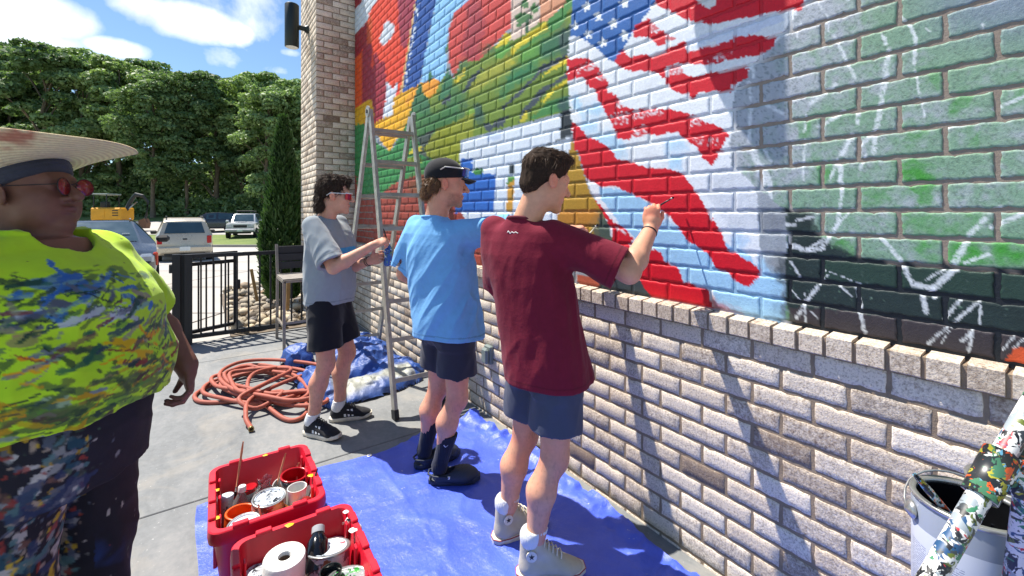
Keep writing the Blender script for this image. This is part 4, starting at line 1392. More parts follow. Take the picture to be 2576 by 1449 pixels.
from mathutils import Matrix
m_red_line = simple('red_line', (150, 40, 48), .6)
SOLE = [(-.040, .02), (-.044, .07), (-.043, .13), (-.050, .20), (-.046, .255), (-.02, .285), (.02, .287), (.044, .255), (.048, .20), (.040, .13), (.042, .07), (.036, .02), (.015, .0), (-.015, .0)]
def shoe_solid(heel, deg, L, kind):
    """heel: ground point under the heel's back edge. kinds: trainer, high_top, clog"""
    F = Frame((heel[0], heel[1], heel[2] if len(heel) > 2 else 0), deg)
    up, so = Solid(), Solid()
    w = .048
    if kind == 'high_top':
        up.add(ecap(F.w(0, .052, .05), F.w(0, .06, .155), (.037, .043), (.038, .046), F.d(1, 0, 0)), .02)
        up.add(ecap(F.w(0, .06, .05), F.w(.004, L - .075, .045), (.040, .042), (.043, .030), F.d(1, 0, 0)), .03)
        up.add(ellip(F.w(.004, L - .062, .038), (.044, .060, .032), F.M), .02)
        up.add(cone(F.w(0, .085, .13), F.w(0, L * .62, .066), .032, .028), .03)
        up.cut(cone(F.w(0, .06, .13), F.w(0, .06, .20), .034, .036), .004)
    elif kind == 'trainer':
        up.add(ecap(F.w(0, .05, .055), F.w(0, .058, .085), (.038, .046), (.036, .044), F.d(1, 0, 0)), .02)
        up.add(ecap(F.w(0, .06, .055), F.w(.004, L - .07, .045), (.040, .044), (.043, .030), F.d(1, 0, 0)), .03)
        up.add(ellip(F.w(.004, L - .060, .040), (.045, .060, .030), F.M), .02)
        up.add(cone(F.w(0, .10, .085), F.w(0, L * .62, .062), .030, .028), .03)
        up.cut(cone(F.w(0, .055, .085), F.w(0, .05, .14), .032, .036), .004)
    else:
        up.add(ecap(F.w(0, .055, .040), F.w(.004, L - .075, .045), (.046, .036), (.053, .038), F.d(1, 0, 0)), .02)
        up.add(ellip(F.w(.004, L - .090, .048), (.057, .088, .046), F.M), .02)
        up.cut(ellip(F.w(0, .075, .082), (.036, .070, .048), F.M), .006)
    outline = [(-.040, .02), (-.044, .07), (-.043, .13), (-.050, .20), (-.046, L - .03), (-.02, L), (.02, L + .002), (.044, L - .03), (.048, .20), (.040, .13), (.042, .07), (.036, .02), (.015, .0), (-.015, .0)]
    b = MB()
    t = .030 if kind != 'clog' else .034
    M_ = F.M
    def ring(sc, z, rock=0):
        out = []
        for (x, y) in outline:
            yy = L / 2 + (y - L / 2) * sc
            zz = z + (max(0, (yy - L * .72)) * .18 if rock else 0)
            out.append(F.w(x * sc, yy, zz))
        return out
    R0, R1, R2, R3 = ring(.97, .002, 1), ring(1.03, .007, 1), ring(1.03, t - .004, 1), ring(.99, t, 1)
    n = len(outline)
    V = R0 + R1 + R2 + R3
    Fc = [tuple(range(n))]
    for q in range(3):
        for i in range(n):
            j = (i + 1) % n
            Fc.append((q * n + i, (q + 1) * n + i, (q + 1) * n + j, q * n + j))
    Fc.append(tuple(3 * n + i for i in range(n))[::-1])
    b.add([Vector(v) for v in V], Fc)
    return F, up, b

def shoe(parent, heel, deg, L, kind, m_up, m_sole, h=.0045, extras=True):
    F, up, sole = shoe_solid(heel, deg, L, kind)
    o_f = F.o
    base_eval = up.eval
    up.post.append(lambda P, d: np.maximum(d, (.012 + o_f[2]) - P[:, 2]))
    o = solid_obj('shoe' if kind != 'clog' else 'clog', up, h, m_up, parent)
    s = sole.build('sole', m_sole, o, angle=40)
    if extras and kind in ('high_top', 'trainer'):
        lm = MATS['white_rubber'] if kind == 'high_top' else MATS['black_rubber']
        for i in range(5 if kind == 'high_top' else 4):
            f = i / 4
            y = .112 + f * (L * .62 - .105); z = .012 + (.142 if kind == 'high_top' else .112) - f * (.052 if kind == 'high_top' else .026)
            MB().tube([F.w(-.026, y - .004, z - .014), F.w(-.012, y + .002, z + .004), F.w(.012, y + .006, z + .004), F.w(.026, y + .002, z - .014)], .0032, 6).build('lace', lm, o)
    if kind == 'high_top':
        ring = [Vector(F.w(x * 1.04, L / 2 + (y - L / 2) * 1.035, .026 + max(0, y - L * .72) * .18)) for (x, y) in SOLE]
        MB().tube(ring + ring[:1], .0022, 5, False).build('sole_stripe', m_red_line, o, smooth=True)
        for sg in (1,):
            M = Matrix.Translation(Vector(F.w(sg * .0455, .058, .118))) @ Matrix((( *F.d(0, 1, 0),), (*F.d(0, 0, 1),), (*F.d(1, 0, 0),))).transposed().to_4x4()
            MB().lathe([(.0225, -.004), (.0225, .002), (.0, .0022)], 20, M).build('ankle_patch', MATS['white_rubber'], o)
            st = []
            for i in range(10):
                a = R(90 + i * 36); q = .0125 if i % 2 == 0 else .005
                st.append((q * math.cos(a), q * math.sin(a)))
            MB().prism(st, .0012, 2, .0024, M).build('star', m_black_rubber, o)
        MB().tube([F.w(-.030, L * .66, .052), F.w(0, L * .70, .064), F.w(.030, L * .66, .052)], .004, 6).build('toe_seam', MATS['white_rubber'], o, smooth=True)
    if kind == 'trainer':
        for sg in (1, -1):
            for i in range(3):
                y = .105 + i * .026
                MB().add([F.w(sg * .0475, y, .040), F.w(sg * .0475, y + .014, .040), F.w(sg * .036, y + .006, .088), F.w(sg * .036, y - .008, .088), F.w(sg * .040, y, .040), F.w(sg * .040, y + .014, .040), F.w(sg * .030, y + .006, .086), F.w(sg * .030, y - .008, .086)],
                         [(0, 1, 2, 3), (4, 7, 6, 5), (0, 3, 7, 4), (1, 5, 6, 2), (3, 2, 6, 7), (0, 4, 5, 1)]).build('side_stripe', MATS['white_plastic'], o)
    if kind == 'clog':
        MB().tube([F.w(-.050, .115, .055), F.w(-.047, .03, .062), F.w(-.02, -.004, .064), F.w(.02, -.004, .064), F.w(.047, .03, .062), F.w(.050, .115, .055)], .006, 6).build('heel_strap', m_up, o, smooth=True)
        hb = MB()
        for (x, y) in ((-.03, .17), (-.01, .165), (.012, .165), (.032, .17), (-.02, .19), (.002, .188), (.024, .19), (-.012, .212), (.014, .212)):
            z = .048 + .046 * math.sqrt(max(0, 1 - ((x - .004) / .057) ** 2 - ((y - (L - .09)) / .088) ** 2))
            MB().lathe([(.0052, -.002), (.0052, .0012), (0, .0014)], 8, Matrix.Translation(Vector(F.w(x, y, z)))).build('vent_hole', m_black_rubber, o)
        for sg in (1, -1):
            MB().lathe([(.007, -.006), (.007, .006)], 10, Matrix.Translation(Vector(F.w(sg * .0485, .115, .055)))).build('rivet', MATS['white_plastic'], o)
    return F, o

def sock(parent, ankle, deg, top, m, r=.046, low=.105):
    a = A3(ankle)
    S = Solid()
    S.add(cone((a[0], a[1], low), (a[0], a[1], low + .02), .041, .041), .02)
    t = A3(top)
    S.add(cone((a[0], a[1], low + .02), t, .041, r), .02)
    S.post.append(lambda P, d: np.maximum(d, P[:, 2] - t[2]))
    rib = lambda P, d: d + .0012 * np.sin(np.arctan2(P[:, 1] - a[1], P[:, 0] - a[0]) * 26)
    S.post.append(rib)
    return solid_obj('sock', S, .0045, m, parent)

def man(name, label, P):
    """standing man built from measured joints; P: dictionary of joints and clothing"""
    px, py = P['pelvis']
    root = thing(name, label, 'person', (px, py, 0))
    root['kind'] = 'thing'
    inv = (-px, -py, 0)
    T = Frame((P['torso'][0], P['torso'][1], 0), P['torso_deg'], P.get('lean', 0))
    Hp = Frame((px, py, 0), P['hip_deg'])
    H = Frame(P['head'], P['head_deg'], P.get('nod', 8), P.get('head_tilt', 0))
    B = Solid()
    add_head(B, H, P.get('head_s', 1.0), neck_to=T.w(0, -.03, 1.475), neck_r=P.get('neck_r', .058), jaw=P.get('jaw', 1.0), nose=P.get('nose', 1.0))
    # trunk, kept inside the clothes
    B.add(torso_prim(T, [(.98, 0, 0, .14, .09), (1.2, 0, .0, .15, .095), (1.38, 0, -.01, .155, .09), (1.47, 0, -.03, .09, .07)], 2.2), .03)
    B.add(ellip(Hp.w(0, 0, .95), (.14, .10, .10), Hp.M), .05)
    hips = {s: Hp.w(s * .088, 0, .92) for s in (-1, 1)}
    legs = {}
    for s, (heel, deg, L) in ((1, P['foot_r']), (-1, P['foot_l'])):
        FF = Frame((*heel, 0), deg)
        ank = FF.w(0, .058, .085)
        knee = ik(hips[s], ank, .435, .415, FF.d(0, 1, 0) + Hp.d(0, .6, 0))
        limb_leg(B, hips[s], knee, ank, FF.d(0, 1, 0), P.get('leg_k', 1.0))
        legs[s] = (hips[s], knee, ank, FF)
    arms = {}
    for s, key in ((1, 'arm_r'), (-1, 'arm_l')):
        a = P[key]
        sh = T.w(s * P.get('sh_w', .178), -.01, 1.435)
        limb_arm(B, sh, a['el'], a['wr'], P.get('arm_k', 1.0))
        add_hand(B, a['wr'], a['along'], a['back'], a['thumb_side'], a.get('curl', (30, 35, 25)), a.get('spread', 3), a.get('size', 1.0), a.get('thumb', (35, 15)))
        arms[s] = (sh, A3(a['el']), A3(a['wr']))
    sk = skin_colour(P['skin'], P.get('seed', 1), 1.0)
    def body_col(V):
        c = sk(V)
        if P.get('beard'):
            q = H.loc(V) / P.get('head_s', 1.0)
            m = sstep(-.035, -.06, q[:, 2]) * sstep(.0, .03, q[:, 1]) * sstep(-.135, -.115, q[:, 2]) * (1 - sstep(.088, .096, q[:, 1]) * (np.abs(q[:, 2] + .062) < .012))
            m2 = m * (.45 + .35 * noise3(V, 160, 4, 2))
            c = c * (1 - m2[:, None] * P['beard']) + lin((96, 62, 48)) * m2[:, None] * P['beard']
        # sun-reddened and unevenly toned limbs, finer hair shading on shins and forearms
        big_, fin_ = noise3(V, 5, 17, 3), noise3(V * np.array([1, 1, .35]), 150, 19, 2)
        c[:, 1] *= 1 - .10 * sstep(0, .6, big_); c[:, 2] *= 1 - .12 * sstep(0, .6, big_)
        low = (V[:, 2] < .55) & (V[:, 2] > .12)
        c[low] *= (1 - .16 * sstep(.15, .6, fin_[low]))[:, None]
        for s_ in (1, -1):
            kn = legs[s_][1]; dk = np.linalg.norm(V - kn, axis=1)
            m_ = sstep(.10, .03, dk)[:, None]; c = c * (1 - m_ * .18 * np.array([.35, 1, 1]))
        q = H.loc(V) / P.get('head_s', 1.0)
        lip = (np.abs(q[:, 2] + .062) < .011) & (q[:, 1] > .093) & (np.abs(q[:, 0]) < .024)
        c[lip] = c[lip] * .6 + lin((176, 96, 90)) * .4
        ear = (np.abs(q[:, 0]) > .076) & (np.abs(q[:, 2]) < .04)
        c[ear] *= np.array([1.08, .86, .84])
        return c
    body = solid_obj('body', B, .0046, m_skin, root, body_col); body.location = inv
    kids = [body]
    # shirt
    S = Solid()
    Rr = P['shirt_rows']; hem = Rr[0][0]
    Rr = [(hem - .04,) + tuple(Rr[0][1:])] + list(Rr)
    S.add(torso_prim(T, Rr, 2.5), .02)
    sl = P.get('sleeve', (.070, .088, .78))
    holes = []
    for s in (1, -1):
        sh, el, wr = arms[s]
        w = (el - sh) / np.linalg.norm(el - sh)
        end = sh + (el - sh) * sl[2]
        S.add(clipped(ecap(sh - w * .03 + np.array([0, 0, .004]), sh + (el - sh) * 1.05, (sl[0], sl[0]), (sl[1], sl[1]), (0, 0, 1)), end, w), .045)
        holes.append(tube_hollow(sh, end, sl[1] - .016))
    for q in holes: S.cut(q, .004)
    S.cut(cone(H.w(0, -.03, -.13), T.w(0, -.045, 1.62), .064, .066), .006) if P.get('collar_cut', True) else None
    fo = folds(T, P['folds'], P.get('fold_amp', .009), P.get('seed', 1) * 7)
    fade = lambda P_: .35 + .65 * sstep(1.5, 1.3, P_[:, 2])
    S.post.append(lambda P_, d: np.maximum(near(P_, d, lambda q: -fo(q) * fade(q)), hem - .01 * np.sin(P_[:, 0] * 9 + P_[:, 1] * 7) - P_[:, 2]))
    def shirt_paint(V):
        c = P['shirt_col'](V, T) if 'shirt_col' in P else np.tile(lin(P['shirt_rgb']), (len(V), 1))
        c = c * (1 + .05 * noise3(V, 7, 3, 3) + .03 * noise3(V, 60, 7, 2))[:, None]
        ln = np.abs(V[:, 2] - hem - .026 + .01 * np.sin(V[:, 0] * 9 + V[:, 1] * 7)) < .0032
        for s_ in (1, -1):
            sh, el, wr = arms[s_]
            w_ = (el - sh) / np.linalg.norm(el - sh); al = (V - sh) @ w_
            rad = np.linalg.norm(V - sh - al[:, None] * w_, axis=1)
            L_ = np.linalg.norm(el - sh) * sl[2]
            ln |= (np.abs(al - L_ + .024) < .0032) & (rad < .13)
        c[ln] *= .68
        return np.clip(c, .003, .85)
    o = solid_obj('shirt', S, .005, P['shirt_mat'], root, lambda V: shirt_paint(V)); o.location = inv; kids.append(o)
    shirt = o
    # collar band
    cb = MB()
    ring = []
    for i in range(24):
        a = 2 * math.pi * i / 24
        c = T.w(0, -.028, 1.5) + T.d(math.sin(a) * .074, math.cos(a) * .075, -.018 * math.cos(a) + .012)
        ring.append(Vector(c))
    cb.tube(ring + ring[:1], .0075, 6, False)
    o = cb.build('collar', P.get('collar_mat', P['shirt_mat']), shirt, smooth=True)
    # shorts
    S = Solid()
    S.add(torso_prim(Hp, [(P['short_hem'] + .16, 0, 0, .160, .112), (.84, 0, -.006, .166, .120), (.90, 0, 0, .152, .104), (.95, 0, 0, .13, .085)], 2.4), .02)
    zh = P['short_hem']
    for s in (1, -1):
        hip, knee, ank, FF = legs[s]
        w = (knee - hip) / np.linalg.norm(knee - hip)
        end = hip + (knee - hip) * ((hip[2] - zh) / (hip[2] - knee[2]))
        S.add(clipped(cone(hip - w * .02, hip + (knee - hip) * .95, .098, P.get('short_r', .106)), end, w + np.array([0, 0, 0])), .03)
        S.cut(tube_hollow(hip, end, P.get('short_r', .106) - .018, .05), .004)
    fo2 = folds(Hp, [((.5, .2, 1), 9, 3, .7), ((-.4, .1, 1), 13, 4, .5)], .007, P.get('seed', 1) * 5 + 3)
    S.post.append(lambda P_, d: np.maximum(near(P_, d, lambda q: -fo2(q)), P_[:, 2] - hem - .045))
    o = solid_obj('shorts', S, .005, P['short_mat'], root); o.location = inv
    # socks and shoes
    for s, (heel, deg, L) in ((1, P['foot_r']), (-1, P['foot_l'])):
        hip, knee, ank, FF = legs[s]
        top = ank + (knee - ank) * P['sock_up']
        o = sock(root, ank, deg, top, P['sock_mat'], P.get('sock_r', .045), .155 if P['shoe_kind'] == 'high_top' else .08); o.location = inv
        Fs, o = shoe(root, heel, deg, L, P['shoe_kind'], P['shoe_mat'], P['sole_mat']); o.location = inv
        P.setdefault('shoes', []).append((Fs, o))
    return root, T, Hp, H, legs, arms, inv, shirt, P['shoes']

def scalp_strands(H, n, s, keep, flow, length, width, mat, parent, inv, seed, name='hair', cap=None, lift=.0, out_k=.12):
    """hair: a low cap plus many strands. keep(q)->mask over unit-ish scalp points; flow(q)->direction"""
    rs = np.random.RandomState(seed)
    d = rs.normal(size=(n * 3, 3)); d /= np.linalg.norm(d, axis=1)[:, None]
    q = d * np.array([.0785, .100, .084]) + np.array([0, -.014, .046])
    m = keep(q)
    q, d = q[m][:n], d[m][:n]
    fl = flow(q)
    fl = fl + rs.normal(size=fl.shape) * .28
    fl /= np.linalg.norm(fl, axis=1)[:, None]
    L = length(q) * rs.uniform(.6, 1.25, len(q))
    out = d * out_k + fl
    out /= np.linalg.norm(out, axis=1)[:, None]
    curl = rs.normal(size=fl.shape) * .22 - d * .35
    roots = (q + d * lift) * s
    V, F = blades(roots, out, L * s, width, curl, seed, 4)
    Vw = H.o + V @ H.M.T
    o = obj(name, mesh_np(name, Vw, F), mat, parent); o.location = inv
    return o

def hair_cap(H, s, parts, mat, parent, inv, h=.004, amp=.006, seed=0, name='hair_base', scale=60, strands=None):
    """hair mass, with strands growing from its whole surface. strands: (count, flow(q)->dirs in head axes, length(q), half-width, material, lift)"""
    S = Solid()
    for kind, c, r, k in parts:
        if kind == '+': S.add(ellip(H.w(*[v * s for v in c]), [v * s for v in r], H.M), k)
        else: S.cut(ellip(H.w(*[v * s for v in c]), [v * s for v in r], H.M), k)
    st = np.array([1.0, 1.0, .45])
    S.post.append(lambda P_, d: near(P_, d, lambda q: -amp * noise3(H.loc(q) * st, scale, seed, 3)))
    V, Q = surf(S, h)
    o = obj(name, mesh_np(name, V, Q, smooth=True), mat, parent); o.location = inv
    if strands:
        n, flow, length, width, m_s, out_k = strands
        rs = np.random.RandomState(seed + 100)
        pick = rs.choice(len(V), n, replace=n > len(V))
        R0 = V[pick]
        e = .004
        g = np.stack([S.eval(R0 + np.eye(3)[a] * e) - S.eval(R0 - np.eye(3)[a] * e) for a in range(3)], 1)
        g /= np.linalg.norm(g, axis=1)[:, None] + 1e-9
        q = H.loc(R0) / s
        fl = flow(q) @ H.M.T
        fl = fl / (np.linalg.norm(fl, axis=1)[:, None] + 1e-9) + rs.normal(size=fl.shape) * .22
        fl = fl - (fl * g).sum(1)[:, None] * g
        fl /= np.linalg.norm(fl, axis=1)[:, None] + 1e-9
        L = length(q) * rs.uniform(.6, 1.3, n) * s
        out = fl + g * (out_k * rs.uniform(.2, 1.2, n))[:, None]; out /= np.linalg.norm(out, axis=1)[:, None]
        V2, F2 = blades(R0 - g * .003, out, L, width, -g * .35 + rs.normal(size=g.shape) * .15, seed, 4)
        obj('hair_strand', mesh_np('hair_strand', V2, F2), m_s, o)
    return o

def arc_band(F, c, rx, ry, rz, a0, a1, th, mat, parent, name, loc, n=14, tilt=0.0):
    """flat band bent round an oval in frame F's right/forward plane"""
    pts = []
    for i in range(n + 1):
        a = R(a0 + (a1 - a0) * i / n)
        pts.append(Vector(F.w(c[0] + rx * math.sin(a), c[1] + ry * math.cos(a), c[2] + tilt * math.cos(a))))
    b = MB().tube(pts, th, 6)
    o = b.build(name, mat, parent, smooth=True); o.location = loc
    return o

# ---------------------------------------------------------------- man in maroon
m_maroon = vcol_mat('maroon_jersey', .85, .4, 45, .10, .2, .06, 0, .005, 30)
m_maroon_short = fabric('slate_short', (66, 72, 92), .7, .10, 1200, .15, .1)
m_canvas = fabric('cream_canvas', (188, 178, 154), .85, .14, 900, .3)
hr = ray(1660, 520)
man_m, T1, Hp1, H1, legs1, arms1, inv1, shirt1, shoes1 = man('person', 'man in maroon t-shirt and slate shorts painting the flag with raised right hand', dict(
    pelvis=(1.265, 1.515), torso=(1.195, 1.575), torso_deg=20, hip_deg=4, head=(1.258, 1.500, 1.688), head_deg=-10, nod=14, lean=1, head_s=1.05, arm_k=1.12, leg_k=1.08, neck_r=.060, sh_w=.168,
    foot_r=((1.10, 1.50), -32, .285), foot_l=((1.123, 1.72), -10, .285), skin=(216, 158, 128), seed=1, nose=1.05,
    arm_r=dict(el=(1.443, 1.185, 1.302), wr=(1.668, 1.245, 1.480), along=(.10, .03, 1.0), back=(-.75, -.65, .12), thumb_side=1, curl=((55, 60, 30), (62, 65, 35), (68, 65, 35), (70, 65, 35)), thumb=(30, 40)),
    arm_l=dict(el=(1.215, 1.765, 1.165), wr=(1.42, 1.74, 1.08), along=(.8, -.2, -.1), back=(.2, .9, .3), thumb_side=-1),
    shirt_rows=[(.812, .098, .040, .190, .165), (.95, .078, .030, .188, .155), (1.10, .050, .014, .188, .138), (1.25, .020, -.002, .192, .126), (1.36, 0.004, -.012, .192, .116), (1.42, 0, -.018, .178, .104), (1.465, 0, -.026, .140, .088), (1.50, 0, -.032, .088, .074), (1.525, 0, -.036, .070, .062)],
    folds=[((.12, .0, 1), 11, 2.2, .8), ((.6, .3, 1), 14, 4, .35), ((-.5, .2, 1), 14, 4, .35)], fold_amp=.0065, sleeve=(.068, .094, .86),
    shirt_rgb=(118, 26, 48), collar_mat=simple('maroon_rib', (104, 28, 44), .85), shirt_mat=m_maroon, short_mat=m_maroon_short, short_hem=.625, short_r=.118, sock_up=.30, sock_mat=m_white_sock, sock_r=.0435, shoe_kind='high_top', shoe_mat=m_canvas, sole_mat=m_white_rubber))
# short brown hair
def flow1(q):
    return np.stack([q[:, 0] * 6, np.where(q[:, 2] > .09, 1.0, np.where(q[:, 1] > .03, .5, -.35)), np.where(q[:, 2] > .10, .15, -1.0)], 1)
hair1 = hair_cap(H1, 1.05, [('+', (0, -.018, .052), (.083, .104, .088), 0), ('+', (0, .040, .108), (.062, .062, .036), .03), ('+', (0, -.07, -.02), (.062, .040, .05), .03), ('-', (0, .088, -.015), (.085, .075, .078), .012), ('-', (.09, .014, -.03), (.04, .038, .050), .01), ('-', (-.09, .014, -.03), (.04, .038, .050), .01), ('-', (0, -.02, -.150), (.1, .12, .075), .02)],
                 m_hair_dark, man_m, inv1, seed=5, name='hair', amp=.006, scale=45, strands=(6500, flow1, lambda q: np.where(q[:, 2] > .07, .034, .020), .0011, m_hair_brown, .35))
# wrist bands, necklace, shoe patch and back print
def wrist_band(parent, el, wr, f, r, th, mat, inv, name='wristband'):
    el, wr = A3(el), A3(wr); c = el + (wr - el) * f; w = (wr - el) / np.linalg.norm(wr - el)
    a = np.cross(w, [0, 0, 1.0]); a /= np.linalg.norm(a); b = np.cross(w, a)
    pts = [Vector(c + (a * math.cos(t) + b * math.sin(t)) * r) for t in np.linspace(0, 2 * math.pi, 25)]
    o = MB().tube(pts, th, 8, False).build(name, mat, parent, smooth=True); o.location = inv
    return o
m_pink = simple('pink_rubber', (226, 150, 160), .5, 0, .08)
wrist_band(man_m, *arms1[1][1:], .90, .0315, .0045, m_black_rubber, inv1)
wrist_band(man_m, *arms1[1][1:], 1.00, .029, .004, m_pink, inv1)
wrist_band(man_m, *arms1[1][1:], 1.03, .0285, .0035, m_pink, inv1)
m_bead = simple('brown_bead', (60, 44, 36), .4)
pts = []
for i in range(28):
    a = R(95 + 170 * i / 27)
    pts.append(T1.w(math.sin(a) * .070, -.030 + math.cos(a) * .070, 1.533 + .02 * math.cos(a)))
nb = MB()
for p_ in pts: nb.lathe([(0, -.0032), (.0028, -.0016), (.0028, .0016), (0, .0032)], 6, Matrix.Translation(Vector(p_)))
lg = [Vector(T1.w(-.028 + .056 * i / 14, -.112 - .004, 1.462 + .006 * math.sin(i * 1.3) * (1 if i < 5 else .4))) for i in range(15)]
o = MB().tube(lg, .0022, 5).build('back_print', m_white_plastic, man_m, smooth=True); o.location = inv1
o = nb.build('necklace', m_bead, man_m, smooth=True); o.location = inv1

# ---------------------------------------------------------------- small wearables
m_hair_light = simple('hair_light', (124, 92, 60), .6, 0, .5, 90, 0, .3)
m_hair_mid = simple('hair_mid', (62, 48, 38), .6, 0, .5, 90, 0, .3)
m_cap = fabric('black_cap', (26, 26, 31), .85, .15, 700, .3)
m_lens_red = simple('red_mirror_lens', (190, 26, 34), .12, .35, .15, 8, 0, .8)
m_lens_blue = simple('blue_mirror_lens', (36, 92, 170), .12, .35, .2, 8, 0, .8)
m_silver = simple('silver_frame', (196, 192, 184), .35, .3, .1)

def cap_on(H, s, parent, inv):
    S = Solid()
    S.add(ellip(H.w(0, -.016 * s, .052 * s), (.086 * s, .108 * s, .092 * s), H.M), 0)
    S.post.append(lambda P, d: np.maximum(d, -(H.loc(P)[:, 2] - .030 * s - .16 * (H.loc(P)[:, 1]))))
    crown = solid_obj('cap', S, .004, m_cap, parent); crown.location = inv
    # brim: curved plate with thickness
    n, m_ = 15, 6
    def pt(i, j, dz):
        a = R(-62 + 124 * i / (n - 1)); f = j / (m_ - 1)
        x = .083 * s * math.sin(a) * (1 + .02 * f)
        y = (.062 + .030 * math.cos(a)) * s + f * .070 * s * (math.cos(a * .9) ** .6)
        z = .040 * s + .010 * s - .020 * s * (x / (.083 * s)) ** 2 - f * .012 * s
        return H.w(x, y, z + dz)
    V = [pt(i, j, dz) for dz in (0, -.005) for j in range(m_) for i in range(n)]
    F = []
    k = n * m_
    for j in range(m_ - 1):
        for i in range(n - 1):
            q = j * n + i
            F.append((q, q + 1, q + n + 1, q + n)); F.append((k + q, k + q + n, k + q + n + 1, k + q + 1))
    for i in range(n - 1): F.append(((m_ - 1) * n + i, (m_ - 1) * n + i + 1, k + (m_ - 1) * n + i + 1, k + (m_ - 1) * n + i))
    for j in range(m_ - 1):
        F.append((j * n, j * n + n, k + j * n + n, k + j * n)); F.append((j * n + n - 1, k + j * n + n - 1, k + j * n + 2 * n - 1, j * n + 2 * n - 1))
    MB().add([Vector(v) for v in V], F).build('brim', m_cap, crown, smooth=True)
    MB().lathe([(0.0, .006), (.008, .003), (.009, 0)], 10, Matrix.Translation(Vector(H.w(0, -.016 * s, .142 * s)))).build('button', m_cap, crown, smooth=True)
    return crown

def shades(H, s, parent, inv, lens, frame, z=.008, y0=0.0, pitch=0.0, shield=True, name='sunglasses', top=True):
    """wrap-round glasses: lens pane, brow bar, two temples"""
    n = 13
    def pt(a, zz, off=0.0):
        x = .072 * s * math.sin(a); y = (.050 + .058 * math.cos(a)) * s + off + y0
        return H.w(x, y + pitch * zz, z * s + zz)
    V, F = [], []
    for off in (0.0, -.003):
        for zz in (-.024 * s, .0, .016 * s):
            for i in range(n):
                a = R(-66 + 132 * i / (n - 1))
                nz = zz + (.016 * s * max(0, 1 - abs(a) / R(13)) if zz < -.01 * s else 0)
                V.append(pt(a, nz, off))
    k = 3 * n
    for j in range(2):
        for i in range(n - 1):
            q = j * n + i
            F.append((q, q + n, q + n + 1, q + 1)); F.append((k + q, k + q + 1, k + q + n + 1, k + q + n))
    root = MB().add([Vector(v) for v in V], F).build(name, lens, parent, smooth=True); root.location = inv
    MB().tube([Vector(pt(R(-68 + 136 * i / 16), .019 * s)) for i in range(17)], .0042 * s, 6).build('frame', frame, root, smooth=True)
    for sg in (-1, 1):
        a = pt(sg * R(66), .014 * s)
        MB().tube([Vector(a), Vector(H.w(sg * .078 * s, .03 * s + y0, (z + .014) * s)), Vector(H.w(sg * .083 * s, -.020 * s + y0, (z + .012) * s)), Vector(H.w(sg * .082 * s, -.042 * s + y0, (z - .006) * s))], .0034 * s, 6).build('temple', frame, root, smooth=True)
    return root

# ---------------------------------------------------------------- man in light blue
m_blue = vcol_mat('light_blue_jersey', .85, .4, 45, .08, .2, .08, 0, .005, 30)
m_dark_short = fabric('charcoal_short', (44, 46, 60), .75, .12, 1200, .15)
m_clog = simple('navy_foam', (38, 46, 62), .6, 0, .12, 12)
man_b, T2, Hp2, H2, legs2, arms2, inv2, shirt2, shoes2 = man('person', 'man in light blue t-shirt, black cap and dark clogs reaching toward the mural', dict(
    pelvis=(1.175, 2.265), torso=(1.135, 2.32), torso_deg=19, hip_deg=2, head=(1.150, 2.255, 1.712), head_deg=-26, nod=6, lean=0, head_s=1.05, arm_k=1.1, leg_k=1.06, neck_r=.062, jaw=1.05,
    foot_r=((1.074, 2.314), -32, .285), foot_l=((1.063, 2.489), -4, .285), skin=(218, 158, 130), seed=2, beard=.75,
    arm_r=dict(el=(1.435, 1.925, 1.455), wr=(1.635, 1.775, 1.45), along=(.75, -.45, .2), back=(.1, -.2, 1.0), thumb_side=-1, curl=(50, 55, 30)),
    arm_l=dict(el=(1.040, 2.605, 1.170), wr=(1.250, 2.560, 1.050), along=(.9, -.2, -.2), back=(.1, .9, .3), thumb_side=-1),
    shirt_rows=[(.845, .062, .022, .196, .165), (.98, .050, .018, .200, .158), (1.12, .028, .01, .204, .148), (1.26, .01, 0, .212, .134), (1.37, 0, -.010, .214, .122), (1.43, 0, -.018, .196, .108), (1.475, 0, -.026, .145, .090), (1.51, 0, -.032, .090, .074), (1.535, 0, -.036, .070, .062)],
    folds=[((.75, .2, 1), 10, 1.8, 1.0), ((.55, .1, .8), 17, 2.5, .4)], fold_amp=.010, sleeve=(.068, .094, .82),
    shirt_rgb=(118, 178, 230), collar_mat=simple('blue_rib', (108, 168, 222), .85), shirt_mat=m_blue, short_mat=m_dark_short, short_hem=.650, short_r=.116, sock_up=.50, sock_mat=m_dark_sock, sock_r=.054, shoe_kind='clog', shoe_mat=m_clog, sole_mat=m_clog))
cap2 = cap_on(H2, 1.05, man_b, inv2)
gl2 = shades(H2, 1.08, man_b, inv2, m_lens_blue, m_silver, z=.072, y0=.006)
hair2 = hair_cap(H2, 1.05, [('+', (0, -.085, -.028), (.062, .034, .052), 0), ('+', (.03, -.098, -.055), (.032, .026, .034), .02), ('+', (-.03, -.098, -.055), (.032, .026, .034), .02), ('+', (.052, -.062, -.012), (.028, .034, .044), .02), ('+', (-.052, -.062, -.012), (.028, .034, .044), .02)],
                 m_hair_brown, man_b, inv2, seed=8, name='hair', amp=.014, scale=60, strands=(3000, lambda q: np.stack([q[:, 0] * 5, -.6 * np.ones(len(q)), -1.0 * np.ones(len(q))], 1), lambda q: .034 * np.ones(len(q)), .0012, m_hair_light, .5))
# sock swoosh-like mark
hip_, knee_, ank_, FF_ = legs2[1]
mk_c = ank_ + (knee_ - ank_) * .38
MB().tube([Vector(mk_c + FF_.d(.048, -.012 + .003, .006)), Vector(mk_c + FF_.d(.050, .0, -.004)), Vector(mk_c + FF_.d(.046, .022, .008))], [.0035, .003, .001], 6).build('sock_mark', m_white_plastic, man_b, smooth=True).location = inv2

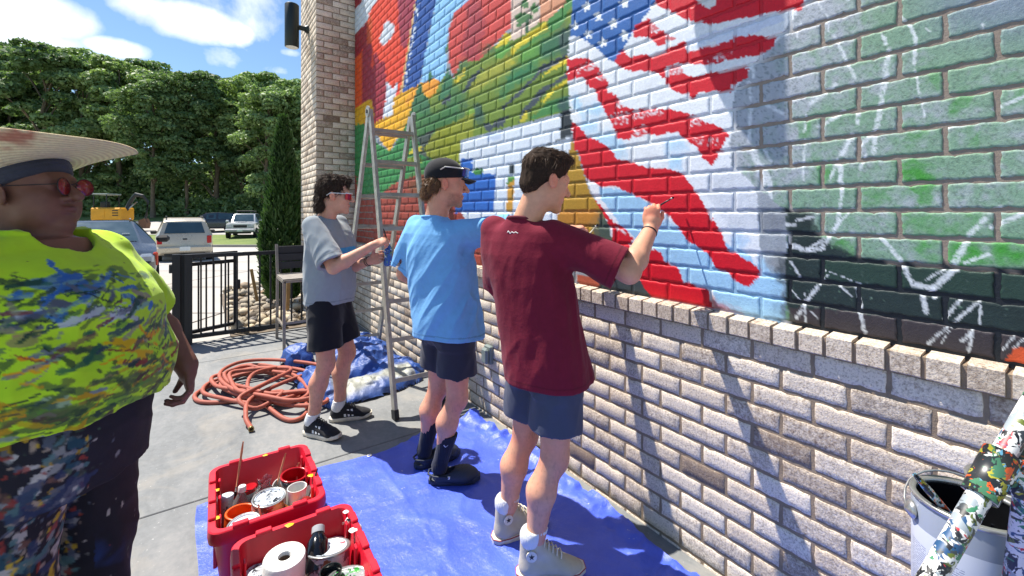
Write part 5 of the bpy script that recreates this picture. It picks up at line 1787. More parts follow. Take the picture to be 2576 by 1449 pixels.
# ---------------------------------------------------------------- man in grey
m_grey = vcol_mat('grey_jersey', .85, .2, 500, .06, .25, .2, 0, .003, 12)
m_black_short = fabric('black_short', (20, 20, 28), .8, .12, 1000, .15)
m_trainer = fabric('black_knit', (34, 34, 38), .8, .15, 700, .4)
def grey_col(V, T):
    c = np.tile(lin((146, 154, 160)), (len(V), 1))
    q = T.loc(V)
    front = q[:, 1] > .06
    for (x0, x1, z0, z1) in ((-.12, .10, 1.235, 1.300), (-.12, .10, 1.155, 1.222)):
        m = front & (q[:, 0] > x0) & (q[:, 0] < x1) & (q[:, 2] > z0) & (q[:, 2] < z1)
        c[m] = lin((56, 150, 200)) * (1 + .12 * noise3(V[m], 60, 3, 2)[:, None])
    m = front & (q[:, 0] > -.02) & (q[:, 0] < .03) & (q[:, 2] > 1.155) & (q[:, 2] < 1.185)
    c[m] = lin((24, 30, 40))
    return c
man_g, T3, Hp3, H3, legs3, arms3, inv3, shirt3, shoes3 = man('person', 'man in grey t-shirt, red wraparound sunglasses and black shorts holding a blue bottle', dict(
    pelvis=(.775, 3.375), torso=(.775, 3.385), torso_deg=-42, hip_deg=-38, head=(.808, 3.352, 1.672), head_deg=-20, nod=4, lean=0, head_s=1.06, leg_k=1.06, arm_k=1.05, neck_r=.060,
    foot_r=((.605, 3.344), -54, .295), foot_l=((.789, 3.429), -19, .295), skin=(214, 156, 130), seed=3,
    arm_r=dict(el=(.735, 3.085, 1.180), wr=(.962, 2.985, 1.322), along=(.78, -.1, .35), back=(-.3, -.45, .8), thumb_side=-1, curl=((40, 55, 30), (50, 60, 35), (60, 65, 35), (65, 65, 35)), thumb=(20, 45)),
    arm_l=dict(el=(.925, 3.40, 1.140), wr=(1.008, 3.150, 1.205), along=(.55, -.6, .25), back=(.55, .75, -.2), thumb_side=1, curl=((35, 50, 30), (38, 50, 30), (42, 50, 30), (45, 50, 30)), thumb=(40, 40)),
    shirt_rows=[(.895, 0, .0, .182, .150), (1.0, 0, .012, .188, .158), (1.12, 0, .010, .192, .150), (1.26, 0, .004, .198, .138), (1.36, 0, -.006, .200, .124), (1.42, 0, -.016, .186, .108), (1.465, 0, -.024, .138, .090), (1.50, 0, -.030, .088, .074), (1.525, 0, -.034, .070, .062)],
    folds=[((.2, .5, 1), 9, 2.2, .8), ((-.5, .3, .7), 14, 3, .4)], fold_amp=.008, sleeve=(.064, .092, .86), shirt_col=grey_col, collar_mat=simple('grey_rib', (140, 148, 154), .85),
    shirt_mat=m_grey, short_mat=m_black_short, short_hem=.600, short_r=.120, sock_up=.16, sock_mat=m_white_sock, sock_r=.046, shoe_kind='trainer', shoe_mat=m_trainer, sole_mat=m_white_rubber))
gl3 = shades(H3, 1.08, man_g, inv3, m_lens_red, m_white_plastic, z=.004)
hair3 = hair_cap(H3, 1.06, [('+', (0, -.022, .056), (.088, .106, .090), 0), ('+', (0, .045, .108), (.062, .050, .036), .03), ('+', (0, -.090, -.035), (.070, .038, .065), .03), ('+', (.045, -.085, -.085), (.034, .03, .034), .02), ('+', (-.045, -.085, -.085), (.034, .03, .034), .02), ('-', (0, .090, -.012), (.088, .078, .078), .012), ('-', (.095, .010, -.045), (.038, .045, .06), .012), ('-', (-.095, .010, -.045), (.038, .045, .06), .012), ('-', (0, .0, -.16), (.1, .085, .085), .02)],
                 m_hair_dark, man_g, inv3, seed=12, name='hair', amp=.014, scale=40, strands=(5000, lambda q: np.stack([q[:, 0] * 6, np.where(q[:, 1] > .03, .4, -.6), np.where(q[:, 2] > .11, .1, -1.0)], 1), lambda q: .040 * np.ones(len(q)), .0014, m_hair_mid, .35))
wrist_band(man_g, *arms3[-1][1:], .94, .031, .0045, m_black_rubber, inv3)
wrist_band(man_g, *arms3[-1][1:], .86, .033, .003, m_black_rubber, inv3)

# ---------------------------------------------------------------- woman in the straw hat
WP = (-.400, 1.945)
wom = thing('person', 'woman in wide straw hat and neon green t-shirt smeared with paint, watching', 'person', (*WP, 0)); wom['kind'] = 'thing'
winv = (-WP[0], -WP[1], 0)
T4 = Frame((*WP, 0), -32); H4 = Frame((-.420, 1.955, 1.612), -30, -6)
hs = 1.07
B = Solid()
add_head(B, H4, hs, jaw=1.22, nose=1.18, neck_to=T4.w(0, -.055, 1.40), neck_r=.072, lips=1.25)
B.add(ellip(H4.w(.035 * hs, .045 * hs, -.052 * hs), (.042, .045, .050), H4.M), .03); B.add(ellip(H4.w(-.035 * hs, .045 * hs, -.052 * hs), (.042, .045, .050), H4.M), .03)
B.add(ellip(H4.w(0, .030 * hs, -.112 * hs), (.050, .045, .020), H4.M), .03)
B.add(torso_prim(T4, [(.92, 0, 0, .20, .16), (1.02, 0, .02, .24, .22), (1.3, 0, .01, .24, .20), (1.42, 0, 0, .16, .12), (1.47, 0, 0, .11, .095)], 2.2), .04)
warm = {}
for s, el, wr in ((1, T4.w(.40, -.06, 1.10), T4.w(.40, .06, .86)), (-1, T4.w(-.42, .02, 1.12), T4.w(-.375, .19, .945))):
    sh = T4.w(s * .225, -.02, 1.36)
    limb_arm(B, sh, el, wr, 1.5)
    warm[s] = (sh, A3(el), A3(wr))
add_hand(B, warm[1][2], T4.d(0, .1, -1), T4.d(1, 0, 0), 1, (22, 28, 20), size=1.05)
add_hand(B, warm[-1][2], T4.d(.10, .22, -1), T4.d(-.55, .9, .1), -1, ((38, 46, 30), (42, 48, 30), (46, 50, 30), (50, 52, 30)), size=1.12, thumb=(25, 30))
wsk = skin_colour((120, 82, 67), 8, .6)
def wom_col(V):
    c = wsk(V)
    q = H4.loc(V) / hs
    lip = (np.abs(q[:, 2] + .062) < .013) & (q[:, 1] > .090) & (np.abs(q[:, 0]) < .026)
    c[lip] = c[lip] * .5 + lin((110, 62, 60)) * .5
    return c
o = solid_obj('body', B, .0042, m_skin_dark, wom, wom_col, lo=(-1.2, 1.3, .6)); o.location = winv
# shirt
S = Solid()
S.add(torso_prim(T4, [(.972, 0, .034, .288, .258), (1.02, 0, .042, .294, .264), (1.09, 0, .046, .298, .268), (1.18, 0, .034, .282, .248), (1.27, 0, .030, .276, .244), (1.34, 0, .020, .254, .214), (1.40, 0, .004, .214, .162), (1.445, 0, -.006, .160, .124), (1.485, 0, -.012, .115, .098)], 2.3), .03)
for s in (1, -1):
    sh, el, wr = warm[s]
    w = (el - sh) / np.linalg.norm(el - sh); end = sh + (el - sh) * .80
    S.add(clipped(ecap(sh - w * .02, el, (.105, .105), (.118, .118), (0, 0, 1)), end, w), .06)
    S.cut(tube_hollow(sh, end, .098), .004)
S.cut(cone(T4.w(0, .045, 1.425), T4.w(0, .06, 1.60), .092, .12), .008)
fo4 = folds(T4, [((1, .3, .25), 9, 2.2, .7), ((.6, .3, -.8), 12, 3, .5), ((.1, .2, 1), 8, 3, .3)], .012, 41)
S.post.append(lambda P_, d: near(P_, d, lambda q: -fo4(q)))
def wpx(V):
    x, y = project(V)
    return x * 3840 / 2576 * 1.0653, (y * 3840 / 2576 - 800) * 1.0653      # column and row of the shirt close-up
def smear(V, c, col, box, sc, seed, thr, soft=.12, ang=0.0, fade=60, k=1.0):
    X, Y = wpx(V)
    x0, y0, x1, y1 = box
    w = sstep(x0 - fade, x0 + fade, X) * sstep(x1 + fade, x1 - fade, X) * sstep(y0 - fade, y0 + fade, Y) * sstep(y1 + fade, y1 - fade, Y)
    q = T4.loc(V); ca, sa = math.cos(ang), math.sin(ang)
    u = q[:, 0] * ca + q[:, 2] * sa; v = -q[:, 0] * sa + q[:, 2] * ca
    Q = np.stack([u * sc[0], v * sc[1], q[:, 1] * sc[0]], 1)
    n = noise3(Q, 1, seed, 3)
    m = sstep(thr - soft, thr + soft, n + (w - 1) * 1.2) * k
    blend(c, m, lin(col))
def wshirt_col(V):
    c = np.tile(lin((184, 224, 42)), (len(V), 1)) * (1 + .05 * noise3(V, 12, 3, 2)[:, None])
    L = [((58, 84, 52), (20, 190, 640, 350), (9, 30), 3, -.12, -.15), ((44, 62, 60), (0, 210, 480, 360), (10, 34), 5, .0, -.15), ((40, 96, 170), (90, 225, 430, 350), (8, 22), 7, -.28, -.2), ((70, 128, 190), (200, 240, 420, 345), (14, 40), 8, .12, -.2),
         ((150, 90, 96), (430, 240, 680, 360), (16, 40), 9, .1, .2), ((120, 128, 140), (300, 250, 640, 330), (14, 44), 11, .15, .1), ((40, 100, 74), (0, 180, 650, 400), (16, 40), 13, .22, .2), ((140, 120, 90), (0, 440, 200, 600), (8, 30), 15, -.05, .1), ((168, 120, 104), (0, 460, 160, 590), (10, 36), 16, .05, .1),
         ((116, 120, 120), (180, 420, 380, 540), (16, 24), 17, .12, .9), ((64, 78, 56), (120, 420, 520, 560), (14, 40), 19, .2, .3), ((226, 150, 22), (330, 470, 660, 640), (12, 44), 21, .02, .35), ((220, 130, 18), (480, 470, 680, 560), (16, 40), 23, .05, -.3), ((196, 160, 24), (160, 600, 420, 690), (10, 40), 25, .05, .1),
         ((66, 76, 48), (120, 590, 660, 760), (8, 34), 27, -.05, .12), ((92, 84, 60), (30, 620, 320, 740), (10, 36), 29, -.02, .05), ((136, 150, 150), (100, 700, 300, 820), (9, 36), 31, -.05, .05), ((40, 64, 54), (0, 730, 560, 900), (8, 40), 33, -.08, .1), ((96, 40, 52), (0, 560, 640, 760), (20, 60), 35, .36, .1), ((60, 52, 60), (150, 400, 660, 700), (26, 40), 37, .42, .4),
         ((38, 60, 46), (380, 340, 690, 700), (36, 50), 39, .40, .3), ((176, 190, 196), (300, 230, 680, 420), (22, 50), 43, .34, .2), ((90, 140, 60), (0, 380, 680, 880), (10, 30), 45, .15, .15)]
    for col, box, sc, sd, thr, ang in L: smear(V, c, col, box, (sc[0] * 1.5, sc[1] * 1.5), sd, thr + .18, .06, ang, 60, .75)
    # individual brush wipes, drips and finger marks over the front
    q = T4.loc(V)
    U = np.arctan2(q[:, 0], q[:, 1] - .02) * .30; Zv = q[:, 2]
    rw = random.Random(44)
    nA_, nB_, nC_ = noise3(V, 55, 201, 2), noise3(V, 55, 207, 2), noise3(V * np.array([1, 1, 2.5]), 120, 213, 2)
    zones = [(1.25, 1.37, ((40, 60, 50), (30, 46, 52), (44, 96, 168), (52, 108, 176), (36, 74, 60), (90, 96, 108))), (1.13, 1.30, ((60, 84, 52), (120, 70, 76), (150, 140, 120), (52, 72, 84), (110, 118, 126), (40, 90, 70), (176, 184, 190))),
             (1.02, 1.18, ((222, 140, 24), (230, 160, 30), (64, 84, 50), (96, 96, 60), (140, 60, 50), (44, 60, 48), (110, 104, 90))), (.93, 1.10, ((50, 72, 48), (64, 84, 56), (120, 132, 134), (78, 60, 54), (40, 60, 60), (190, 150, 30), (90, 110, 60)))]
    for i in range(430):
        z0, z1, cols = zones[rw.choice((0, 0, 1, 1, 2, 2, 3, 3, 3))]
        u0, v0 = rw.uniform(-.20, .52), rw.uniform(z0, z1)
        if z0 > 1.2: u0 = rw.uniform(-.08, .40)
        a = rw.gauss(-.12, .38); ln = rw.uniform(.01, .13) * (.5 if rw.random() < .5 else 1); wd = rw.uniform(.0015, .009)
        du, dv = math.cos(a) * ln, math.sin(a) * ln
        m = (np.abs(U - u0 - du / 2) < ln / 2 + .03) & (np.abs(Zv - v0 - dv / 2) < ln / 2 + .03)
        k_ = np.nonzero(m)[0]
        if not len(k_): continue
        uu, vv = U[k_] + nA_[k_] * .008 - u0, Zv[k_] + nB_[k_] * .008 - v0
        t_ = np.clip((uu * du + vv * dv) / (ln * ln), 0, 1)
        d_ = np.hypot(uu - t_ * du, vv - t_ * dv)
        cov = sstep(wd * 1.15, wd * .75, d_) * sstep(-.85, -.1, nC_[k_] + .35 * (1 - t_)) * rw.uniform(.6, 1.0)
        ck = c[k_]; blend(ck, np.ones(len(k_)), lin(rw.choice(cols)), cov); c[k_] = ck
    q = T4.loc(V)
    sp = noise3(V, 85, 71, 1); blend(c, (sp > .86).astype(float), lin((42, 50, 46)), .8)
    return c
m_tee = vcol_mat('neon_jersey', .85, .2, 500, .07, .2, .15, 0, .003, 20)
shirt4 = solid_obj('shirt', S, .0048, m_tee, wom, wshirt_col); shirt4.location = winv
ring = [Vector(T4.w(.096 * math.sin(a), .046 + .098 * math.cos(a), 1.432 - .028 * math.cos(a))) for a in np.linspace(0, 2 * math.pi, 33)]
MB().tube(ring, .008, 7, False).build('collar', simple('neon_rib', (176, 216, 44), .85), shirt4, smooth=True)
# jeans
J = Solid()
J.add(torso_prim(T4, [(.74, 0, .0, .274, .222), (.90, 0, .016, .276, .236), (1.03, 0, .026, .262, .228)], 2.3), .03)
for s in (1, -1):
    a, b_, c_ = T4.w(s * .135, .0, .78), T4.w(s * .150, .02, .46), T4.w(s * .16, .0, .05)
    J.add(cone(a, b_, .160, .112), .05); J.add(cone(b_, c_, .112, .098), .04)
fo5 = folds(T4, [((.3, .2, 1), 9, 3, .6), ((1, .3, .3), 12, 5, .5)], .010, 51)
J.post.append(lambda P_, d: near(P_, np.maximum(d, .03 - P_[:, 2]), lambda q: -fo5(q)))
def jean_col(V):
    c = np.tile(lin((36, 35, 42)), (len(V), 1)) * (1 + .2 * noise3(V, 20, 3, 3)[:, None])
    X, Y = wpx(V)
    near_leg = sstep(430, 330, X + (Y - 900) * .12)
    for i, col in enumerate(((150, 150, 146), (70, 92, 74), (176, 140, 40), (92, 100, 112), (120, 84, 70), (40, 78, 92), (196, 190, 180), (150, 60, 50), (60, 66, 60), (84, 120, 120), (206, 170, 50), (170, 150, 130), (50, 60, 90))):
        n = noise3(V, 26 + 5 * (i % 4), 60 + i * 3, 2)
        thr = .30 + (.10 if i % 3 else 0)
        blend(c, sstep(thr, thr + .08, n - (1 - near_leg) * .42), lin(col), .85)
    n = noise3(V, 9, 97, 3)
    blend(c, sstep(-.1, .3, n) * sstep(1230, 1420, Y) * (X > 380), lin((44, 70, 130)), .7)
    return c
m_denim = vcol_mat('painted_denim', .8, .4, 600, .12, .3, 0, 0, .003, 60)
o = solid_obj('jeans', J, .0055, m_denim, wom, jean_col); o.location = winv
for s in (1, -1):
    Fs, o = shoe(wom, tuple(T4.w(s * .16, -.06, 0)[:2]), -32 - s * 8, .27, 'trainer', m_trainer, m_white_rubber, .006, False); o.location = winv
# head scarf, hair, hat, glasses
m_scarf = fabric('dark_scarf', (58, 60, 72), .85, .25, 300, .5)
HT = Frame(H4.w(0, -.016 * hs, .044 * hs), -24, -27, -3)
S = Solid()
S.add(ellip(HT.w(0, .0, .0), (.090 * hs, .112 * hs, .080 * hs), HT.M), 0)
S.add(ellip(H4.w(0, -.105 * hs, -.02 * hs), (.06, .05, .06), H4.M), .03)
S.post.append(lambda P, d: near(P, np.maximum(d, np.abs(HT.loc(P)[:, 2] + .012) - .024 + np.where(HT.loc(P)[:, 1] < -.06, -.05, 0)), lambda q: .002 * np.sin(HT.loc(q)[:, 2] * 500)))
o = solid_obj('head_scarf', S, .0042, m_scarf, wom); o.location = winv
S = Solid()
S.add(ellip(H4.w(0, -.100 * hs, -.030 * hs), (.065, .045, .075), H4.M), 0)
S.post.append(lambda P, d: near(P, d, lambda q: -.006 * noise3(q, 90, 4, 2)))
o = solid_obj('hair', S, .005, simple('black_hair', (18, 16, 18), .8, 0, .3, 40), wom); o.location = winv
hat = thing('straw_hat', 'wide woven straw hat with upturned brim and red paint stain', 'hat', tuple(HT.o)); hat['kind'] = 'thing'
def straw_col(V, rho):
    c = np.tile(lin((226, 206, 166)), (len(V), 1))
    c *= (1 + .20 * np.sin(rho * 75) + .12 * noise3(V, 90, 5, 2))[:, None]
    q = V
    st = sstep(.0, .35, noise3(V * np.array([1, 1, 3]), 12, 9, 3) + .35 - np.abs(q[:, 1] - .10) * 4.5) * sstep(.12, .17, q[:, 0]) * sstep(-.2, .1, noise3(V, 40, 15, 2) + .15)
    blend(c, st, lin((150, 48, 48)), .75)
    gr = sstep(.3, .6, noise3(V, 18, 19, 3)); blend(c, gr, lin((150, 132, 112)), .4)
    return np.clip(c, .02, .8)
def brim_pt(a, f, dz):
    """a: angle from the front, f: 0 inner .. 1 edge"""
    sa, ca = math.sin(a), math.cos(a)
    fr = max(ca, 0)
    r_in_x, r_in_y = .088 * hs, .110 * hs
    reach = .150 + .028 * fr ** 3
    flare = (.004 + .072 * sa * sa) 
    x = sa * (r_in_x + f * (reach - .025 * sa * sa * f))
    y = ca * (r_in_y + f * reach)
    z = .012 + flare * f ** 1.5 - fr ** 2 * f * .050 + dz + .005 * math.sin(a * 5 + 1) * f
    return (x, y, z)
na, nf = 120, 40
V, rho = [], []
for dz in (0, -.005):
    for j in range(nf):
        for i in range(na):
            V.append(brim_pt(2 * math.pi * i / na, j / (nf - 1), dz)); rho.append(j / (nf - 1))
V = np.array(V); rho = np.array(rho)
F = []
k = na * nf
for j in range(nf - 1):
    for i in range(na):
        i2 = (i + 1) % na
        F.append((j * na + i, (j + 1) * na + i, (j + 1) * na + i2, j * na + i2)); F.append((k + j * na + i, k + j * na + i2, k + (j + 1) * na + i2, k + (j + 1) * na + i))
for i in range(na):
    i2 = (i + 1) % na
    F.append(((nf - 1) * na + i, k + (nf - 1) * na + i, k + (nf - 1) * na + i2, (nf - 1) * na + i2)); F.append((i, i2, k + i2, k + i))
m_straw = vcol_mat('straw', .8, .5, 260, .15, .25, 0, 0, .003, 120)
def hat_rot(o):
    o.matrix_parent_inverse.identity()
    o.rotation_euler = Matrix(HT.M.tolist()).to_euler()
o = obj('brim', mesh_np('brim', V, np.array(F), smooth=True, col=straw_col(V, rho)), m_straw, hat); hat_rot(o)
cr, rr = [], []
for (r_, z_) in ((1.0, .010), (1.0, .05), (.97, .07), (.9, .095), (.75, .110), (.5, .116), (.2, .114), (.02, .112)):
    for i in range(48):
        a = 2 * math.pi * i / 48
        cr.append((math.sin(a) * .090 * hs * r_, math.cos(a) * .112 * hs * r_, z_)); rr.append(z_ * 4)
cr = np.array(cr); F = []
for j in range(7):
    for i in range(48):
        i2 = (i + 1) % 48
        F.append((j * 48 + i, j * 48 + i2, (j + 1) * 48 + i2, (j + 1) * 48 + i))
o = obj('crown', mesh_np('crown', cr, np.array(F)[:, ::-1], smooth=True, col=straw_col(cr, np.array(rr))), m_straw, hat); hat_rot(o)
# round red glasses
gl = MB()
m_thin = simple('dark_wire', (50, 40, 40), .4, .4)
m_lens_o = simple('red_orange_lens', (128, 30, 32), .1, .2, .2, 6, 0, .8)
gr = None
for sg in (1, -1):
    M = Matrix.Translation(Vector(H4.w(sg * .034 * hs, .116 * hs, .004 * hs))) @ Matrix(np.stack([H4.M[:, 0], H4.M[:, 2], -H4.M[:, 1]], 1).tolist()).to_4x4() @ Matrix.Rotation(R(sg * 10), 4, 'Y')
    L_ = MB().lathe([(.0255, -.0015), (.0255, .0015), (.0, .003)], 24, M)
    if gr is None:
        gr = L_.build('sunglasses', m_lens_o, wom, smooth=True); gr.location = winv
    else: L_.build('lens', m_lens_o, gr, smooth=True)
    ring = [M @ Vector((.0262 * math.cos(t), .0262 * math.sin(t), 0)) for t in np.linspace(0, 2 * math.pi, 25)]
    MB().tube(ring, .0018, 6, False).build('rim', m_thin, gr, smooth=True)
    MB().tube([M @ Vector((sg * .026, .006, 0)), Vector(H4.w(sg * .078 * hs, .075 * hs, .010 * hs)), Vector(H4.w(sg * .086 * hs, -.01 * hs, .014 * hs))], .0018, 6).build('temple', m_thin, gr, smooth=True)
MB().tube([Vector(H4.w(-.010 * hs, .117 * hs, .010 * hs)), Vector(H4.w(0, .121 * hs, .014 * hs)), Vector(H4.w(.010 * hs, .117 * hs, .010 * hs))], .002, 6).build('bridge', m_thin, gr, smooth=True)

# ================================================================== SITE OBJECTS
m_alu = simple('worn_aluminium', (168, 164, 154), .42, .55, .22, 14, .15)
m_black_steel = simple('black_steel', (34, 35, 38), .5, .2, .15, 10, .1)
m_tarp, nt, b = new_mat('blue_tarpaulin')
p = world_pos(nt)
n1 = tex_noise(nt, 7, 5, .6, p, .6); n1.noise_type = 'RIDGED_MULTIFRACTAL'; n2 = tex_noise(nt, 60, 4, .7, p, .8); n3 = tex_noise(nt, 3, 4, .6, p)
f = math_n(nt, 'ADD', math_n(nt, 'MULTIPLY', n1.outputs['Fac'], .5), math_n(nt, 'MULTIPLY', n2.outputs['Fac'], .25))
nt.links.new(mixc(nt, ramp(nt, tex_noise(nt, 40, 2, .5, p).outputs['Fac'], [(.74, (0, 0, 0)), (.77, (.7, .7, .7))]), ramp(nt, n3.outputs['Fac'], [(.3, rgba((60, 84, 198))), (.7, rgba((82, 108, 222)))]), (.6, .6, .62, 1)), b.inputs['Base Color'])
b.inputs['Roughness'].default_value = .42
b.inputs['Specular IOR Level'].default_value = .6
bump(nt, b, f, .6, .02)

# ---- spread tarpaulin
def tarp_edge(y):    # left edge
    return .008 + .02 * math.sin(y * 2.1) + .012 * math.sin(y * 6.3)
xs_, ys_ = np.linspace(0, 1, 150), np.linspace(0, 1, 250)
GX, GY = np.meshgrid(xs_, ys_)
Y0, Y1 = -.35, 2.83
yy = Y0 + GY * (Y1 - Y0)
left = .008 + .02 * np.sin(yy * 2.1) + .012 * np.sin(yy * 6.3)
right = 1.742 + .02 * np.sin(yy * 3.3 + 1) + .016 * np.sin(yy * 9.1)
xx = left + GX * (right - left)
yy = yy + (GY > .5) * (GY - .5) * 2 * (.018 * np.sin(xx * 4.2) + .012 * np.sin(xx * 11 + 1) + .05 * sstep(1.15, 1.5, xx) - .02 * sstep(.3, .9, xx))
Q = np.stack([xx.ravel(), yy.ravel(), np.zeros(xx.size)], 1)
rid = 1 - np.abs(noise3(Q, 7, 3, 3)) * 2.4
z = .0035 + .007 * np.clip(1 - np.abs(noise3(Q, 3.2, 13, 2)) * 3.0, 0, 1) ** 2 + .004 * np.clip(rid, 0, 1) ** 2 + .0015 * noise3(Q, 20, 5, 2)
edge = sstep(.86, 1.0, GX.ravel()) * (.4 + sstep(.3, .8, GY.ravel()))
z = z + edge * .026 * np.clip(1 - np.abs(noise3(Q, 11, 8, 3)) * 2, 0, 1)
back = sstep(.955, .995, GY.ravel()) * sstep(.55, .75, GX.ravel())
z = z + back * .035 * np.clip(1 - np.abs(noise3(Q, 13, 9, 2)) * 2, 0, 1)
for yc in (.55, 1.15, 1.72, 2.28):
    z += .006 * np.exp(-((Q[:, 1] - yc - .01 * np.sin(Q[:, 0] * 3)) / .006) ** 2)
for xc in (.45, .9, 1.35):
    z += .004 * np.exp(-((Q[:, 0] - xc) / .006) ** 2)
Q[:, 2] = np.maximum(z, .0015)
w = 150
ii, jj = np.meshgrid(np.arange(149), np.arange(249)); kk = (jj * w + ii).ravel()
tarp = tag(obj('tarpaulin', mesh_np('tarpaulin', Q, np.stack([kk, kk + 1, kk + w + 1, kk + w], 1), smooth=True), m_tarp), 'bright blue tarpaulin spread flat along the foot of the brick wall', 'tarpaulin')
m_eyelet = simple('eyelet', (190, 190, 186), .4, .6)
for (x, y) in ((.05, 2.79), (.88, 2.785), (.05, 1.6), (.05, .5)):
    MB().lathe([(.016, 0), (.017, .003), (.012, .004), (.008, .003), (.008, 0)], 14, Matrix.Translation((x, y, .007))).build('eyelet', m_eyelet, tarp, smooth=True)

# ---- crumpled tarpaulin heap, blue outside, silver inside
def heap_h(X, Y):
    Pn = np.stack([X, Y, X * 0], 1)
    def hump(cx, cy, rx, ry, a, hgt):
        ca, sa = math.cos(a), math.sin(a)
        u = ((X - cx) * ca + (Y - cy) * sa) / rx; v = (-(X - cx) * sa + (Y - cy) * ca) / ry
        return hgt * np.clip(1 - u * u - v * v, 0, 1) ** .6
    h = np.maximum.reduce([hump(1.33, 4.62, .36, .55, .1, .30), hump(.82, 4.95, .15, .20, 0, .22), hump(.84, 4.05, .14, .46, .15, .20), hump(1.25, 3.86, .46, .24, .12, .13), hump(1.55, 4.1, .22, .40, 0, .16)])
    wr = (1 - np.abs(noise3(Pn, 6.5, 21, 3)) * 2.1) * .5 + (1 - np.abs(noise3(Pn, 15, 25, 2)) * 2) * .25
    return .74 * h * (1 + .5 * wr) 
X, Y = np.meshgrid(np.arange(.55, 1.78, .009), np.arange(3.45, 5.35, .009))
hx = heap_h(X.ravel(), Y.ravel())
w = X.shape[1]
V = np.stack([X.ravel(), Y.ravel(), np.maximum(hx, 0) + .002], 1)
V[:, 0] += noise3(V, 9, 31, 2) * .05 * (hx > .01); V[:, 1] += noise3(V, 9, 33, 2) * .05 * (hx > .01)
V[:, 0] = np.minimum(V[:, 0], 1.775)
ok = hx > .004
ii, jj = np.meshgrid(np.arange(w - 1), np.arange(X.shape[0] - 1)); kk = (jj * w + ii).ravel()
Fq = np.stack([kk, kk + 1, kk + w + 1, kk + w], 1)
Fq = Fq[ok[Fq].sum(1) >= 3]
used = np.unique(Fq); rem = np.full(len(V), -1); rem[used] = np.arange(len(used))
V, Fq = V[used], rem[Fq]
silver = sstep(-.05, .12, .18 - np.abs(V[:, 1] - 3.84 - .16 * (V[:, 0] - 1.2)) * 1.1 + .10 * noise3(V, 6, 41, 2)) * sstep(.84, .95, V[:, 0]) * (V[:, 0] < 1.62)
C = np.tile(lin((38, 78, 152)), (len(V), 1)) * (1 + .15 * noise3(V, 5, 43, 2)[:, None])
C = C * (1 - silver[:, None]) + lin((158, 160, 150)) * silver[:, None]
m_heap = vcol_mat('crumpled_tarpaulin', .46, .4, 45, .15, .6, 0, 0, .015)
heap = tag(obj('tarpaulin_heap', mesh_np('tarpaulin_heap', V, Fq, smooth=True, col=C), m_heap), 'crumpled blue and silver tarpaulin bundled under the ladder', 'tarpaulin')
# blue bundle standing higher against the ladder's back legs
# ---- red air hose
m_hose = simple('red_rubber_hose', (164, 86, 68), .65, 0, .2, 18, .2)
def hose(name, pts, label, r=.0165):
    # Catmull-Rom through the points
    P_ = [Vector(q) for q in pts]; out = []
    for i in range(len(P_) - 1):
        p0, p1, p2, p3 = P_[max(i - 1, 0)], P_[i], P_[i + 1], P_[min(i + 2, len(P_) - 1)]
        for k in range(6):
            t = k / 6
            out.append(.5 * ((2 * p1) + (-p0 + p2) * t + (2 * p0 - 5 * p1 + 4 * p2 - p3) * t * t + (-p0 + 3 * p1 - 3 * p2 + p3) * t ** 3))
    out.append(P_[-1])
    o = tag(MB().tube(out, r, 9).build(name, m_hose, smooth=True), label, 'hose', 'hoses coiled on the patio')
    return o, out
rh = random.Random(21)
pts = []
n_loop = 8
for i in range(n_loop * 11):
    a = 2 * math.pi * i / 11 + .5
    lp = i / 11
    rx = .30 + .09 * math.sin(lp * 1.7) + rh.uniform(-.03, .03); ry = .52 + .12 * math.cos(lp * 2.3) + rh.uniform(-.05, .05)
    cx, cy = .50 + .07 * math.sin(lp * 2.9), 4.36 + .10 * math.cos(lp * 1.3)
    z = .017 + .013 * lp * .8 + rh.uniform(0, .02)
    pts.append((cx + rx * math.cos(a) - .18 * math.sin(a), cy + ry * math.sin(a), z))
pts += [(.36, 4.0, .10), (.28, 3.75, .06), (.30, 3.62, .018)]
h1, hp1 = hose('air_hose', pts, 'long faded red hose lying in a tangled coil beside the crumpled tarpaulin')
MB().lathe([(.019, 0), (.019, .03), (.012, .032), (.012, .002)], 12, Matrix.Translation((.30, 3.605, .018)) @ Matrix.Rotation(R(80), 4, 'X')).build('brass_fitting', simple('brass', (150, 130, 84), .35, .7), h1, smooth=True)
pts = [(.62, 4.7, .07), (.30, 4.72, .06), (.05, 4.66, .02), (-.03, 4.52, .018), (.02, 4.34, .018), (.20, 4.22, .018), (.42, 4.12, .06), (.55, 3.95, .10), (.36, 3.84, .06), (.25, 3.96, .12), (.45, 4.1, .15), (.68, 4.4, .12), (.62, 4.6, .10), (.40, 4.5, .12), (.33, 4.2, .09), (.44, 3.85, .04), (.52, 3.62, .018), (.60, 3.56, .018), (.68, 3.66, .018), (.70, 3.82, .018), (.74, 3.95, .03)]
h2, _ = hose('air_hose', pts, 'shorter red hose with a wide loop thrown out toward the car park')

